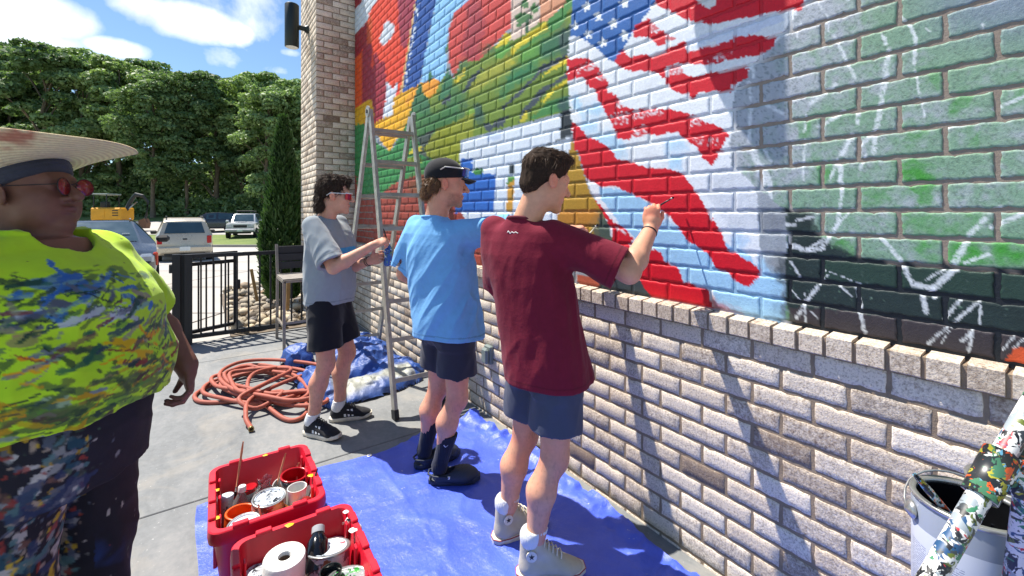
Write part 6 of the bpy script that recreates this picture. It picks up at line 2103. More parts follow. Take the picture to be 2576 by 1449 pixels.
# ---- stepladder (hinged alloy ladder, both halves open)
lad = thing('folding_ladder', 'tall worn aluminium folding ladder standing open beside the mural', 'ladder', (1.38, 3.93, 0))
def quadbar(a, b, w, d, side):
    a, b = Vector(a), Vector(b); z = (b - a).normalized(); s = Vector(side); s = (s - s.dot(z) * z).normalized(); n = z.cross(s)
    V = [p + s * (sx * w / 2) + n * (sn * d / 2) for p in (a, b) for sx, sn in ((-1, -1), (1, -1), (1, 1), (-1, 1))]
    return V, [(0, 3, 2, 1), (4, 5, 6, 7), (0, 1, 5, 4), (1, 2, 6, 5), (2, 3, 7, 6), (3, 0, 4, 7)]
lz = 2.46
ends = {}
for nm, ysgn, yb in (('front', -1, 3.175), ('back', 1, 4.68)):
    for sx, xb, xt in ((-1, 1.198, 1.245), (1, 1.585, 1.640)):
        xb2 = xb - (.03 if nm == 'back' else 0)
        a, b_ = Vector((xb2, yb, 0.02)), Vector((xt, 3.93 + ysgn * .018, lz))
        ends[(nm, sx)] = (a, b_)
        MB().add(*quadbar(a, b_, .026, .066, (1, 0, 0))).build('rail', m_alu, lad)
        d = (b_ - a).normalized()
        MB().add(*quadbar(a - d * .02, a + d * .05, .034, .074, (1, 0, 0))).build('foot', m_black_rubber, lad)
    for i in range(8):
        f = (.24 + .2914 * i) / lz
        p0 = ends[(nm, -1)][0].lerp(ends[(nm, -1)][1], f); p1 = ends[(nm, 1)][0].lerp(ends[(nm, 1)][1], f)
        MB().add(*quadbar(p0, p1, .032, .030, (0, .3, 1))).build('rung', m_alu, lad)
for sx in (-1, 1):
    t = ends[('front', sx)][1]
    M = Matrix.Translation((t.x + sx * .018, 3.93, lz - .005)) @ Matrix.Rotation(R(90), 4, 'Y')
    hb = MB().lathe([(.052, -.006), (.052, .006)], 20, M).build('hinge', m_alu, lad)
    MB().lathe([(.018, -.012), (.018, .012)], 12, M).build('hinge_bolt', m_black_steel, hb)
for c in lad.children: c.location = (-1.38, -3.93, 0)

# ---- railing and gate
FY = 6.40
fen = thing('railing', 'black metal patio railing with slim upright bars', 'railing', (-.12, FY, 0))
def bar(a, b, w, parent, name, inv, mat=None):
    o = MB().add(*quadbar(a, b, w, w, (1, 0, 0) if abs(Vector(b)[2] - Vector(a)[2]) > .1 else (0, 0, 1))).build(name, mat or m_black_steel, parent); o.location = inv
finv = (.12, -FY, 0)
bar((-.10, FY, 0), (-.10, FY, 1.06), .075, fen, 'post', finv)
bar((1.275, FY, 0), (1.275, FY, 1.04), .06, fen, 'post', finv)
bar((-.07, FY, 1.035), (1.25, FY, 1.035), .046, fen, 'top_rail', finv)
bar((-.07, FY, .085), (1.25, FY, .085), .046, fen, 'bottom_rail', finv)
for i in range(10):
    x = .02 + i * .122
    bar((x, FY, .10), (x, FY, 1.015), .019, fen, 'baluster', finv)
gate = thing('gate', 'black metal gate standing half open beside the railing', 'gate', (-.19, FY + .02, 0))
ginv = (.19, -FY - .02, 0)
bar((-.215, FY + .01, 0), (-.215, FY + .01, 1.065), .075, gate, 'hinge_post', ginv)
g0, g1 = Vector((-.16, FY + .05, 0)), Vector((.385, FY + .30, 0))
gd = (g1 - g0)
for z, nm in ((1.035, 'top_rail'), (.12, 'bottom_rail'), (.93, 'mid_rail')):
    bar(g0 + Vector((0, 0, z)), g1 + Vector((0, 0, z)), .042, gate, nm, ginv)
for f in (0, 1):
    bar(g0 + gd * f + Vector((0, 0, .10)), g0 + gd * f + Vector((0, 0, 1.055)), .045, gate, 'stile', ginv)
for i in range(6):
    q = g0 + gd * ((i + 1) / 7)
    bar(q + Vector((0, 0, .13)), q + Vector((0, 0, .92)), .019, gate, 'baluster', ginv)
o = MB().box((g1.x + .03, g1.y + .01, .62), (.05, .04, .12), bev=.006).build('latch', m_black_steel, gate); o.location = ginv
o = MB().box((-.262, FY + .01, .90), (.04, .05, .10), bev=.005).build('hinge', m_black_steel, gate); o.location = ginv

# ---- bar chair
ch = thing('bar_chair', 'tall metal bar chair with dark slatted back by the railing', 'chair', (.95, 5.82, 0), R(0))
cinv = (-.95, -5.82, 0)
m_cham = simple('champagne_metal', (150, 142, 132), .45, .4, .12, 12)
m_slat = simple('dark_slat', (44, 46, 54), .7, 0, .2, 20, .2)
m_seat = simple('weathered_slat', (150, 144, 136), .7, 0, .2, 20, .2)
cx0, cx1, cy0, cy1 = .78, 1.14, 5.50, 6.00
def leg(a, b_, n='leg', w=.03):
    o = MB().add(*quadbar(a, b_, w, w, (1, 0, 0) if abs(b_[2] - a[2]) > .1 else (0, 0, 1))).build(n, m_cham, ch); o.location = cinv
for x in (cx0, cx1):
    leg((x, cy0, 0), (x, cy0, .775)); leg((x, cy1 + .06, 0), (x, cy1, .78)); leg((x, cy1, .78), (x, cy1 + .09, 1.16), 'back_post')
    leg((x, cy0, .77), (x, cy1, .77), 'seat_rail'); leg((x, cy0, .26), (x, cy1 + .04, .26), 'stretcher', .022)
leg((cx0, cy0, .77), (cx1, cy0, .77), 'seat_rail'); leg((cx0, cy1, .77), (cx1, cy1, .77), 'seat_rail'); leg((cx0, cy0, .30), (cx1, cy0, .30), 'footrest', .026)
for i in range(5):
    y = cy0 + .03 + i * .108
    o = MB().box(((cx0 + cx1) / 2, y + .02, .793), (cx1 - cx0 + .02, .095, .014), bev=.003).build('seat_slat', m_seat, ch); o.location = cinv
for i in range(3):
    z = .90 + i * .095
    o = MB().box(((cx0 + cx1) / 2, cy1 + .008 + (z - .78) * .237, z), (cx1 - cx0 - .03, .016, .088), bev=.003).build('back_slat', m_slat, ch); o.location = cinv

# ---- wall light on the pillar, and an unseen copy added above the flag for its shadow
m_sconce = simple('dark_green_metal', (38, 46, 44), .45, .3, .12, 10)
def sconce(loc, arm, label):
    s = thing('wall_light', label, 'wall light', loc)
    M = Matrix.Identity(4)
    MB().lathe([(.0, -.31), (.088, -.31), (.095, -.30), (.095, .30), (.088, .31), (.0, .31)], 28, Matrix.Translation((-arm, 0, 0))).build('cylinder', m_sconce, s, angle=40)
    MB().lathe([(.035, 0), (.035, arm)], 14, Matrix.Rotation(R(-90), 4, 'Y')).build('arm', m_sconce, s, angle=40)
    MB().lathe([(.062, 0), (.062, .02), (.04, .05)], 18, Matrix.Rotation(R(-90), 4, 'Y')).build('wall_plate', m_sconce, s, angle=40)
    for z in (-.312, .312):
        MB().lathe([(.083, z - .001), (.083, z + .001), (0, z + .001)], 20, Matrix.Translation((-arm, 0, 0))).build('lamp_glass', simple('frosted_glass', (200, 200, 190), .3), s)
    return s
sconce((PIL_X, 7.02, 4.26), .22, 'dark cylinder up-and-down light fixed to the side of the brick pier')
sconce((XM - .009, 1.42, 3.40), .26, 'unseen dark cylinder fixed above the flag, added for its shadow on the wall')

# ---- outlet cover on the lower wall
oc = thing('outlet_cover', 'grey weatherproof outlet cover on the lower brick wall behind the maroon shirt', 'outlet', (XW, 2.80, .475))
m_outlet = simple('grey_plastic', (120, 132, 130), .5, 0, .1)
MB().box((-.012, 0, 0), (.034, .088, .135), bev=.006).build('back_box', m_outlet, oc)
MB().box((-.044, 0, -.004), (.034, .080, .118), bev=.014).build('cover', m_outlet, oc)

# ---- river stones
bed = thing('stone_bed', 'bed of pale rounded river stones behind the railing', 'stones', (1.1, 8.0, 0)); bed['kind'] = 'thing'
m_stone, nt, b = new_mat('river_stone')
oi = nt.nodes.new('ShaderNodeObjectInfo')
n = tex_noise(nt, 9, 5, .65, world_pos(nt))
c0 = ramp(nt, oi.outputs['Random'], [(0, rgba((150, 136, 116))), (.35, rgba((188, 176, 156))), (.6, rgba((206, 190, 160))), (.85, rgba((120, 116, 112))), (1, rgba((196, 160, 112)))])
nt.links.new(mixc(nt, .6, c0, ramp(nt, n.outputs['Fac'], [(.3, (.6, .6, .6)), (.7, (1.1, 1.1, 1.1))]), 'MULTIPLY'), b.inputs['Base Color'])
b.inputs['Roughness'].default_value = .8
stone_me = []
for k in range(7):
    n_, m_ = 9, 6
    V, F = [], []
    rs = np.random.RandomState(k)
    ph = rs.uniform(0, 6, 6)
    for j in range(m_ + 1):
        t = math.pi * j / m_
        for i in range(n_):
            a = 2 * math.pi * i / n_
            r = 1 + .14 * math.sin(2 * a + ph[0]) + .10 * math.sin(3 * a + ph[1] + t) + .08 * math.sin(2 * t + ph[2])
            V.append((r * math.sin(t) * math.cos(a), .72 * r * math.sin(t) * math.sin(a), .52 * r * math.cos(t)))
    for j in range(m_):
        for i in range(n_):
            i2 = (i + 1) % n_
            F.append((j * n_ + i, (j + 1) * n_ + i, (j + 1) * n_ + i2, j * n_ + i2))
    me = MB().add(V, F).mesh('stone', True); me.materials.append(m_stone); stone_me.append(me)
rs_ = random.Random(9)
k = 0
for layer in range(2):
    for gx in range(11):
        for gy in range(13):
            x = .46 + gx * .155 + rs_.uniform(-.06, .06); y = 6.62 + gy * (.16 + .013 * gy) + rs_.uniform(-.06, .06)
            if x > 1.25 and 6.45 < y < 7.65: continue
            if layer and rs_.random() < .45: continue
            s = rs_.uniform(.06, .105) * (1.0 if rs_.random() < .85 else 1.4)
            o = obj('stone', stone_me[k % 7], None, bed); k += 1
            o.location = (x - 1.1, y - 8.0, .0 + s * .3 + layer * .05); o.scale = (s, s, s)
            o.rotation_euler = (rs_.uniform(-.4, .4), rs_.uniform(-.4, .4), rs_.uniform(0, 6.28))
m_soil = simple('bed_soil', (112, 100, 86), .95, 0, .3, 8, .4, world=True)
MB().box((1.25, 8.2, -.01), (1.85, 3.5, .04)).build('soil', m_soil, bed, loc=(-1.1, -8.0, 0))
# wooden stakes
for (x, y, ln, tl, lab) in ((.80, 8.35, .62, .10, 'short weathered wooden stake leaning in the stones nearer the gate'), (1.04, 7.05, .66, -.02, 'upright wooden stake beside the dark evergreen shrub')):
    st = MB().add(*quadbar((x, y, 0), (x - tl, y, ln), .045, .035, (1, 0, 0))).build('wooden_stake', simple('stake_wood', (150, 120, 78), .8, 0, .25, 10, .3))
    tag(st, lab, 'stake', 'stakes in the stone bed')

# ================================================================== CRATES AND PAINTER'S GEAR
m_crate = simple('red_plastic', (204, 22, 46), .42, 0, .10, 10, .05, .5)
m_tin = simple('tin_plate', (176, 176, 172), .3, .75, .15, 20)
m_paint_red = simple('wet_red_paint', (168, 18, 30), .2, 0, .15, 20)
m_paint_org = simple('wet_orange_paint', (226, 92, 30), .3, 0, .12, 20)
m_paint_blk = simple('wet_black_paint', (14, 15, 20), .12, 0, .2, 10)
m_paint_yel = simple('yellow_paint', (244, 190, 24), .4, 0, .1)
m_paper = simple('white_paper', (228, 226, 220), .9, 0, .05, 20, .3)
m_clear, nt, b = new_mat('clear_plastic')
b.inputs['Base Color'].default_value = (.9, .9, .92, 1); b.inputs['Roughness'].default_value = .12; b.inputs['Transmission Weight'].default_value = .85; b.inputs['IOR'].default_value = 1.2
def splat_mat(name, base, cols, sc=22, thr=.58, rough=.35, metal=0.0):
    m, nt, b = new_mat(name)
    p = obj_pos(nt)
    col = rgba(base)
    src = None
    for i, c in enumerate(cols):
        mp = nt.nodes.new('ShaderNodeMapping'); mp.inputs['Location'].default_value = (i * 3.7, i * 1.9, i * 5.1); nt.links.new(p, mp.inputs[0])
        n = tex_noise(nt, sc * (1 + .17 * (i % 4)), 3, .6, mp.outputs[0], .6)
        msk = ramp(nt, n.outputs['Fac'], [(thr, (0, 0, 0)), (thr + .02, (1, 1, 1))])
        src = mixc(nt, msk, src if src is not None else col, rgba(c))
    nt.links.new(src, b.inputs['Base Color'])
    b.inputs['Roughness'].default_value = rough; b.inputs['Metallic'].default_value = metal
    return m
m_lid_spl = splat_mat('splattered_lid', (186, 196, 206), ((24, 24, 28), (150, 154, 158), (40, 44, 52)), 26, .60)
m_lid_spl2 = splat_mat('splattered_pale_lid', (196, 206, 216), ((214, 40, 52), (226, 228, 230), (120, 128, 136)), 18, .64)
m_lid_grn = splat_mat('splattered_green_lid', (150, 158, 160), ((60, 160, 70), (30, 36, 34), (220, 224, 220), (70, 130, 80)), 20, .57)
m_can_side = splat_mat('splattered_can', (196, 196, 194), ((150, 90, 60), (90, 96, 100), (210, 206, 200)), 16, .58, .4)

def rrect(w, l, r, z, n=5):
    pts = []
    for cx, cy, a0 in ((w / 2 - r, l / 2 - r, 0), (-w / 2 + r, l / 2 - r, 90), (-w / 2 + r, -l / 2 + r, 180), (w / 2 - r, -l / 2 + r, 270)):
        for i in range(n + 1):
            a = R(a0 + 90 * i / n); pts.append(Vector((cx + r * math.cos(a), cy + r * math.sin(a), z)))
    return pts
def crate(loc, rz, label):
    W, L, Hc = .440, .560, .275
    t = thing('plastic_crate', label, 'crate', loc, rz, 'red crates on the tarpaulin')
    rings = [rrect(W - .085, L - .085, .035, .006), rrect(W - .035, L - .035, .045, Hc - .055), rrect(W - .032, L - .032, .045, Hc - .052), rrect(W, L, .05, Hc - .052), rrect(W + .006, L + .006, .052, Hc - .030), rrect(W, L, .05, Hc - .004), rrect(W - .008, L - .008, .048, Hc),
             rrect(W - .050, L - .050, .036, Hc), rrect(W - .056, L - .056, .034, Hc - .006), rrect(W - .100, L - .100, .028, .012)]
    n = len(rings[0]); V = [p for r_ in rings for p in r_]; F = [tuple(range(n))[::-1]]
    for q in range(len(rings) - 1):
        for i in range(n):
            j = (i + 1) % n; F.append((q * n + i, q * n + j, (q + 1) * n + j, (q + 1) * n + i))
    F.append(tuple((len(rings) - 1) * n + i for i in range(n)))
    MB().add(V, F).build('shell', m_crate, t, angle=35)
    for sx in (-1, 1):
        for y in (-.15, 0, .15):
            MB().box((sx * (W / 2 - .014), y, Hc + .004), (.026, .058 if y else .09, .014), bev=.003).build('rim_clip', m_crate, t)
            MB().box((sx * (W / 2 - .041), y, Hc - .045), (.010, .030, .080), bev=.003).build('inner_rib', m_crate, t)
    for sy in (-1, 1):
        for x in (-.11, .11):
            MB().box((x, sy * (L / 2 - .014), Hc + .004), (.056, .026, .014), bev=.003).build('rim_clip', m_crate, t)
            MB().box((x, sy * (L / 2 - .020), Hc - .110), (.030, .016, .10), bev=.003).build('outer_rib', m_crate, t)
    for sx in (-1, 1):
        for i in range(4):
            MB().box((sx * (W / 2 - .024), -.20 + i * .13, Hc - .125), (.014, .026, .11), bev=.003).build('outer_rib', m_crate, t)
    return t
CR1, CR2 = (.255, 2.355, .006), (.310, 1.715, .006)
c1 = crate(CR1, R(-1.5), 'red plastic crate of paint cans nearer the hose')
c2 = crate(CR2, R(-2.0), 'red plastic crate holding paper towels, nearest the camera')
def blob(c, r, parent, name='paint_spot', mat=m_paint_yel, inv=(0, 0, 0)):
    V = []
    n = 9
    rr = [r * rg.uniform(.6, 1.2) for _ in range(n)]
    mb = MB()
    V = [Vector((c[0] + rr[i] * math.cos(2 * math.pi * i / n), c[1] + rr[i] * math.sin(2 * math.pi * i / n), c[2])) for i in range(n)] + [Vector((c[0], c[1], c[2] + .003))]
    mb.add(V, [(i, (i + 1) % n, n) for i in range(n)]).build(name, mat, parent, smooth=True)
for c, r_, m in (((.185, -.07, .2765), .016, m_paint_yel), ((-.19, .05, .2765), .012, m_paint_yel), ((.02, .255, .2765), .012, m_paint_yel), ((-.192, -.17, .2765), .013, m_paint_yel)): blob(c, r_, c1, mat=m)
for c, r_, m in (((-.02, .255, .2765), .016, m_paint_yel), ((.190, .21, .2765), .012, m_white_plastic), ((.188, .08, .2765), .016, m_white_plastic), ((.19, .15, .2765), .012, m_paint_blk)): blob(c, r_, c2, mat=m)

def can(name, loc, r, h, side, lid, label, tilt=(0, 0), open_=False, paint=None, rim=None, group='paint cans in the crates', cat='paint can'):
    t = thing(name, label, cat, loc, 0, group); t.rotation_euler = (tilt[0], tilt[1], 0)
    rim = rim or m_tin
    MB().lathe([(r * .97, 0), (r, .004), (r, h - .006), (r * 1.0, h)], 28, cap1=False).build('can_body', side, t, angle=40)
    MB().lathe([(r * 1.0, h - .004), (r * 1.03, h - .002), (r * 1.03, h + .003), (r * .98, h + .005), (r * .86, h + .003), (r * .86, h - .004), (r * .97, h - .006)], 28, closed=True).build('rim', rim, t, smooth=True)
    if open_:
        MB().lathe([(r * .86, h), (r * .85, h * .55), (0, h * .55)], 28, cap0=False).build('paint', paint, t, angle=50)
    else:
        MB().lathe([(r * .87, h - .002), (r * .85, h + .004), (r * .80, h + .004), (r * .77, h + .0005), (0, h + .0005)], 28).build('lid', lid, t, angle=40)
    return t
def lp(base, x, y, z): return (base[0] + x, base[1] + y, base[2] + z)
can('paint_can', lp(CR1, -.115, -.075, .10), .060, .115, m_paint_org, None, 'open orange paint can with thick orange paint round its rim', (0, .1), True, m_paint_org, m_paint_org)
can('paint_can', lp(CR1, .005, -.065, .105), .070, .13, m_can_side, m_lid_spl, 'closed can with a black-smeared grey lid, beside the orange can', (.05, .02))
can('paint_can', lp(CR1, -.095, -.185, .10), .062, .13, m_can_side, m_lid_spl2, 'closed can with a clean pale lid in the front corner of its crate', (.06, -.05))
can('paint_can', lp(CR1, .125, .060, .10), .062, .135, m_can_side, None, 'open paint can with a deep red inside and red-coated rim', (.05, .05), True, m_paint_red, m_paint_red)
def bottle(name, loc, prof, mat, cap, label, cat, tilt=(0, 0), n=20):
    t = thing(name, label, cat, loc); t.rotation_euler = (tilt[0], tilt[1], 0)
    MB().lathe(prof, n).build('bottle_body', mat, t, angle=50)
    if cap: 
        (r, z0, z1, m) = cap
        MB().lathe([(r, z0), (r, z1 - .003), (r * .85, z1), (0, z1)], 18).build('cap', m, t, angle=40)
    return t
bottle('water_bottle', lp(CR1, -.105, .075, .03), [(0, 0), (.033, 0), (.036, .01), (.036, .13), (.032, .15), (.015, .185), (.013, .20)], m_clear, (.017, .195, .22, m_white_plastic), 'clear plastic bottle with white cap in the crate of cans', 'bottle', (0, .08))
cup = thing('paper_cup', 'white drinking cup wrapped in a paper bag inside the crate', 'cup', lp(CR1, .120, -.095, .12))
MB().lathe([(0, 0), (.030, 0), (.042, .135), (.039, .135), (.030, .02), (0, .02)], 24).build('cup_body', m_paper, cup, angle=40)
wr_ = MB(); n = 20; V = []
for j, (r, z) in enumerate(((.045, -.02), (.052, .03), (.056, .07), (.064, .095))):
    for i in range(n):
        a = 2 * math.pi * i / n; q = r * (1 + .10 * math.sin(3 * a + j) + .06 * math.sin(7 * a))
        V.append((q * math.cos(a), q * math.sin(a), z + .018 * math.sin(4 * a) * j / 3))
wr_.add(V, [(j * n + i, j * n + (i + 1) % n, (j + 1) * n + (i + 1) % n, (j + 1) * n + i) for j in range(3) for i in range(n)]).build('paper_bag', m_paper, cup, smooth=True)
# crumpled clear bag with a black brush handle inside
bagm = MB(); V = []
n = 16
for j, (r, z) in enumerate(((.03, 0), (.055, .03), (.06, .07), (.045, .11), (.02, .15), (.03, .18))):
    for i in range(n):
        a = 2 * math.pi * i / n; q = r * (1 + .22 * math.sin(5 * a + j * 1.3) + .12 * math.sin(9 * a + j))
        V.append((q * math.cos(a), q * math.sin(a), z + .01 * math.sin(3 * a + j)))
bagm.add(V, [(j * n + i, j * n + (i + 1) % n, (j + 1) * n + (i + 1) % n, (j + 1) * n + i) for j in range(5) for i in range(n)])
pb = thing('plastic_bag', 'crumpled clear plastic bag with a black object inside, among the cans', 'bag', lp(CR1, .005, .075, .07))
bagm.build('bag_film', m_clear, pb, smooth=True)
MB().box((0, 0, .06), (.05, .04, .07), bev=.012).build('black_brush_head', m_paint_blk, pb)
tub = thing('paint_tub', 'white round tub lying open at the back of the crate', 'tub', lp(CR1, .075, .150, .08)); tub.rotation_euler = (.5, .2, 0)
MB().lathe([(0, 0), (.045, 0), (.055, .10), (.052, .10), (.043, .006), (0, .006)], 24).build('tub_body', m_white_plastic, tub, angle=40)
m_handle = simple('brush_handle', (196, 128, 96), .5, 0, .12)
def brush(a, b, label, r=.0045, mat=None, cat='paintbrush', group='paintbrushes in the crates'):
    a, b = Vector(a), Vector(b)
    t = thing('paintbrush', label, cat, tuple(a), 0, group)
    q = b - a
    MB().tube([(0, 0, 0), q * .35, q * .8, q], [r * .7, r, r * 1.2, r * .6], 8).build('handle', mat or m_handle, t, smooth=True)
    MB().tube([q * -.10, (0, 0, 0)], [r * 1.1, r * 1.1], 8).build('ferrule', m_tin, t, smooth=True)
    MB().tube([q * -.22, q * -.16, q * -.10], [r * .4, r * 1.5, r * 1.1], 8).build('bristles', m_paint_blk, t, smooth=True)
    return t
brush(lp(CR1, -.105, .175, .20), lp(CR1, -.075, .205, .40), 'pink-handled paintbrush standing tall in the back crate corner')
brush(lp(CR1, .065, .135, .17), lp(CR1, .110, .165, .30), 'short pale paintbrush leaning over the white tub')
brush(lp(CR1, .150, .100, .16), lp(CR1, .165, .125, .25), 'flat wooden stirring stick in the red can', .008)
brush(lp(CR1, .165, -.120, .20), lp(CR1, .215, -.075, .30), 'dark brown brush handle lying over the crate rim', .004, simple('dark_wood', (70, 40, 36), .5))
brush(lp(CR1, -.03, -.205, .20), lp(CR1, -.045, -.165, .275), 'thin pink brush lying across the pale lid', .004)
# nearest crate
roll = thing('paper_towel_roll', 'thick white paper towel roll standing in the nearest crate', 'paper towels', lp(CR2, -.070, .035, .055)); roll.rotation_euler = (.05, .03, 0)
MB().lathe([(.020, .0), (.067, .0), (.069, .005), (.069, .262), (.066, .268), (.022, .268), (.020, .262)], 36, closed=True).build('paper', m_paper, roll, angle=40)
MB().lathe([(.0195, .255), (.0195, .02), (0, .02)], 24, cap0=False).build('cardboard_core', simple('cardboard', (110, 92, 78), .9), roll)
cup2 = thing('plastic_cup', 'ribbed white plastic cup tucked behind the paper towel roll', 'cup', lp(CR2, -.140, .07, .10))
MB().lathe([(0, 0), (.03, 0), (.038, .11), (.041, .115), (.036, .115), (.028, .01), (0, .01)], 22).build('cup_body', m_white_plastic, cup2, angle=40)
can('paint_can', lp(CR2, .085, .045, .085), .078, .16, m_can_side, m_lid_spl2, 'wide can with a pale lid carrying a red paint blob and tape strip', (-.22, .10))
MB().box((.02, -.02, .1635), (.012, .085, .002)).build('tape_label', m_paper, [o for o in scene.objects if o.name.startswith('paint_can')][-1])
rb_ = MB().lathe([(.018, .162), (.012, .1648), (0, .165)], 14, Matrix.Translation((-.02, .025, 0))).build('red_spot', m_paint_red, [o for o in scene.objects if o.name.startswith('paint_can')][-1], smooth=True)
bottle('squeeze_bottle', lp(CR2, .045, .035, .20), [(0, 0), (.034, 0), (.038, .01), (.042, .06), (.038, .10), (.022, .13), (.018, .135)], m_paint_blk, (.024, .13, .155, simple('grey_cap', (170, 172, 176), .3)), 'black glossy paint bottle lying on the pale can lid', 'bottle', (-.9, .35))
can('paint_can', lp(CR2, .105, -.125, .075), .080, .16, m_can_side, m_lid_grn, 'can with a green-splattered lid at the near end of the crate', (-.08, .12))
jar = thing('glass_jar', 'dark glass jar standing in front of the green-splattered lid', 'jar', lp(CR2, .075, -.060, .17))
m_glass, nt, b = new_mat('smoked_glass'); b.inputs['Base Color'].default_value = (.05, .06, .06, 1); b.inputs['Roughness'].default_value = .08; b.inputs['Transmission Weight'].default_value = .6
MB().lathe([(0, 0), (.036, 0), (.038, .09), (.035, .09), (.033, .006), (0, .006)], 24).build('jar_wall', m_glass, jar, angle=40)
MB().lathe([(0, .007), (.0325, .007), (.034, .065), (0, .065)], 24).build('paint', m_paint_blk, jar, angle=40)
for k, (x, y, z) in enumerate(((.205, .175, .245), (.222, .125, .235))):
    b_ = thing('white_knob', ('round white knob hooked on the far corner of the near crate rim', 'round white knob on the near crate rim, closer to the camera')[k], 'knob', lp(CR2, x, y, z))
    MB().lathe([(0, -.022), (.012, -.018), (.020, -.004), (.019, .008), (.012, .018), (0, .021)], 18).build('ball', m_white_plastic, b_, smooth=True)
    MB().tube([(0, 0, 0), (-.03, .0, .006)], .004, 6).build('stem', m_tin, b_)

# small jars, lids and tubs that fill the gaps
small = [(CR1, .135, .165, .10, .036, .09, 'jar with a white cap in the far corner of the can crate', m_clear, m_white_plastic), (CR1, -.04, .165, .06, .034, .12, 'small tub with a red lid at the back of the can crate', m_can_side, m_paint_red), (CR1, .075, -.180, .09, .042, .085, 'small pot with a yellow-stained lid at the front of the can crate', m_can_side, m_paint_yel), (CR1, .055, .010, .07, .030, .11, 'narrow brown pot between the cans', simple('brown_pot', (110, 70, 50), .5), m_paint_blk), (CR1, -.150, .14, .06, .030, .12, 'slim pot with a pale lid by the tall brush', m_can_side, m_lid_spl2),
         (CR2, -.13, .19, .06, .040, .12, 'white pot with a grey lid at the back of the near crate', m_white_plastic, m_lid_spl), (CR2, .03, .19, .05, .042, .11, 'pot with a red lid at the back of the near crate', m_can_side, m_paint_red), (CR2, .14, .185, .05, .036, .12, 'pot with a white lid in the back corner of the near crate', m_can_side, m_white_plastic), (CR2, -.04, -.10, .10, .040, .10, 'pot with an orange lid beside the paper towels', m_can_side, m_paint_org)]
for (cr_, x, y, z, r_, h_, lab, side_m, lid_m) in small:
    t = thing('paint_pot', lab, 'paint pot', lp(cr_, x, y, z), rg.uniform(0, 3), 'small pots in the crates'); t.rotation_euler = (rg.uniform(-.12, .12), rg.uniform(-.12, .12), 0)
    MB().lathe([(r_ * .92, 0), (r_, .004), (r_, h_ - .012), (r_ * .9, h_)], 18).build('pot_body', side_m, t, angle=40)
    MB().lathe([(r_ * 1.04, h_ - .010), (r_ * 1.04, h_ + .004), (r_ * .98, h_ + .007), (0, h_ + .006)], 18).build('lid', lid_m, t, angle=40)

# ---- bottle and brush held by the man in grey
m_bblue = splat_mat('blue_label_plastic', (40, 92, 170), ((210, 218, 226), (20, 40, 90), (90, 150, 100)), 30, .58, .25)
hb = bottle('paint_bottle', (1.090, 3.03, 1.175), [(0, 0), (.027, 0), (.030, .008), (.030, .045), (.025, .07), (.029, .10), (.027, .125), (.016, .145), (.014, .155)], m_bblue, None, 'small blue paint bottle held by the man in grey', 'bottle')
MB().lathe([(.0140, .150), (.0165, .152), (.0165, .160), (.013, .160), (.013, .140)], 16).build('neck_ring', m_white_plastic, hb, smooth=True)
brush((1.088, 3.028, 1.335), (1.040, 2.985, 1.44), 'small brush held over the blue bottle', .0045, simple('black_handle', (24, 24, 26), .4), group='paintbrushes in hand')
brush((1.790, 1.232, 1.612), (1.690, 1.262, 1.560), 'thin paintbrush touching the red stripe in the raised hand', .004, simple('black_handle', (24, 24, 26), .4), group='paintbrushes in hand')
brush((1.800, 1.715, 1.47), (1.735, 1.735, 1.400), 'pale paintbrush poking past the maroon shoulder', .004, simple('cream_handle', (220, 214, 180), .5), group='paintbrushes in hand')

# ---- splattered stand with cans at the near end of the wall
m_pole = splat_mat('paint_spattered_white', (224, 224, 220), ((30, 34, 40), (196, 40, 54), (60, 128, 92), (226, 226, 222), (98, 110, 40), (40, 80, 120), (28, 30, 34), (60, 66, 70), (150, 160, 166)), 30, .60, .45)
m_clamp = splat_mat('paint_spattered_clamp', (40, 44, 46), ((226, 226, 222), (110, 176, 206), (232, 92, 40), (170, 164, 50), (34, 40, 44), (70, 120, 90)), 38, .58, .35)
sd = thing('tripod_stand', 'paint-spattered white tripod stand beside the grey can', 'stand', (1.13, .28, 0))
sinv = Vector((-1.13, -.28, 0))
pole_a, pole_b = at_depth(2322, 1490, .66), at_depth(2590, 1030, .72)
def spart(mb, name, mat, **kw):
    o = mb.build(name, mat, sd, **kw); o.location = sinv; return o
dirp = (pole_b - pole_a)
spart(MB().tube([pole_a - dirp * 1.55, pole_a, pole_b, pole_b + dirp * .5], .0150, 16), 'leg', m_pole, smooth=True)
cl = pole_a + dirp * .62
spart(MB().tube([cl - dirp.normalized() * .04, cl + dirp.normalized() * .04], [.022, .024], 16), 'collar', m_clamp, smooth=True)
apex = pole_b + dirp * .2
hub = cl + Vector((.050, -.035, .0))
spart(MB().lathe([(.0, -.03), (.034, -.03), (.038, -.01), (.038, .015), (.032, .03), (0, .03)], 18, Matrix.Translation(hub)), 'hub', m_clamp, angle=40)
spart(MB().tube([cl, hub], .018, 10), 'bracket', m_clamp, smooth=True)
for q in (hub + Vector((.16, .10, -hub.z + .0)), hub + Vector((.10, -.30, -hub.z + .0))):
    spart(MB().tube([hub, q], .0150, 14), 'leg', m_pole, smooth=True)
tz = .805
gpos = at_depth(2440, 1270, .835)
spart(MB().box((gpos.x, gpos.y, tz - .012), (.15, .15, .022), bev=.006), 'tray', m_clamp)
spart(MB().tube([(gpos.x, gpos.y, tz - .03), tuple(at_depth(2548, 1215, .99).xy) + (.75,)], .012, 8), 'tray_arm', m_clamp)
spart(MB().lathe([(.08, .752), (.08, .764)], 20, Matrix.Translation((*at_depth(2548, 1215, .99).xy, 0))), 'tray', m_clamp)
spart(MB().tube([(gpos.x, gpos.y, tz - .02), (gpos.x, gpos.y, 0.0)], .018, 12), 'leg', m_pole, smooth=True)
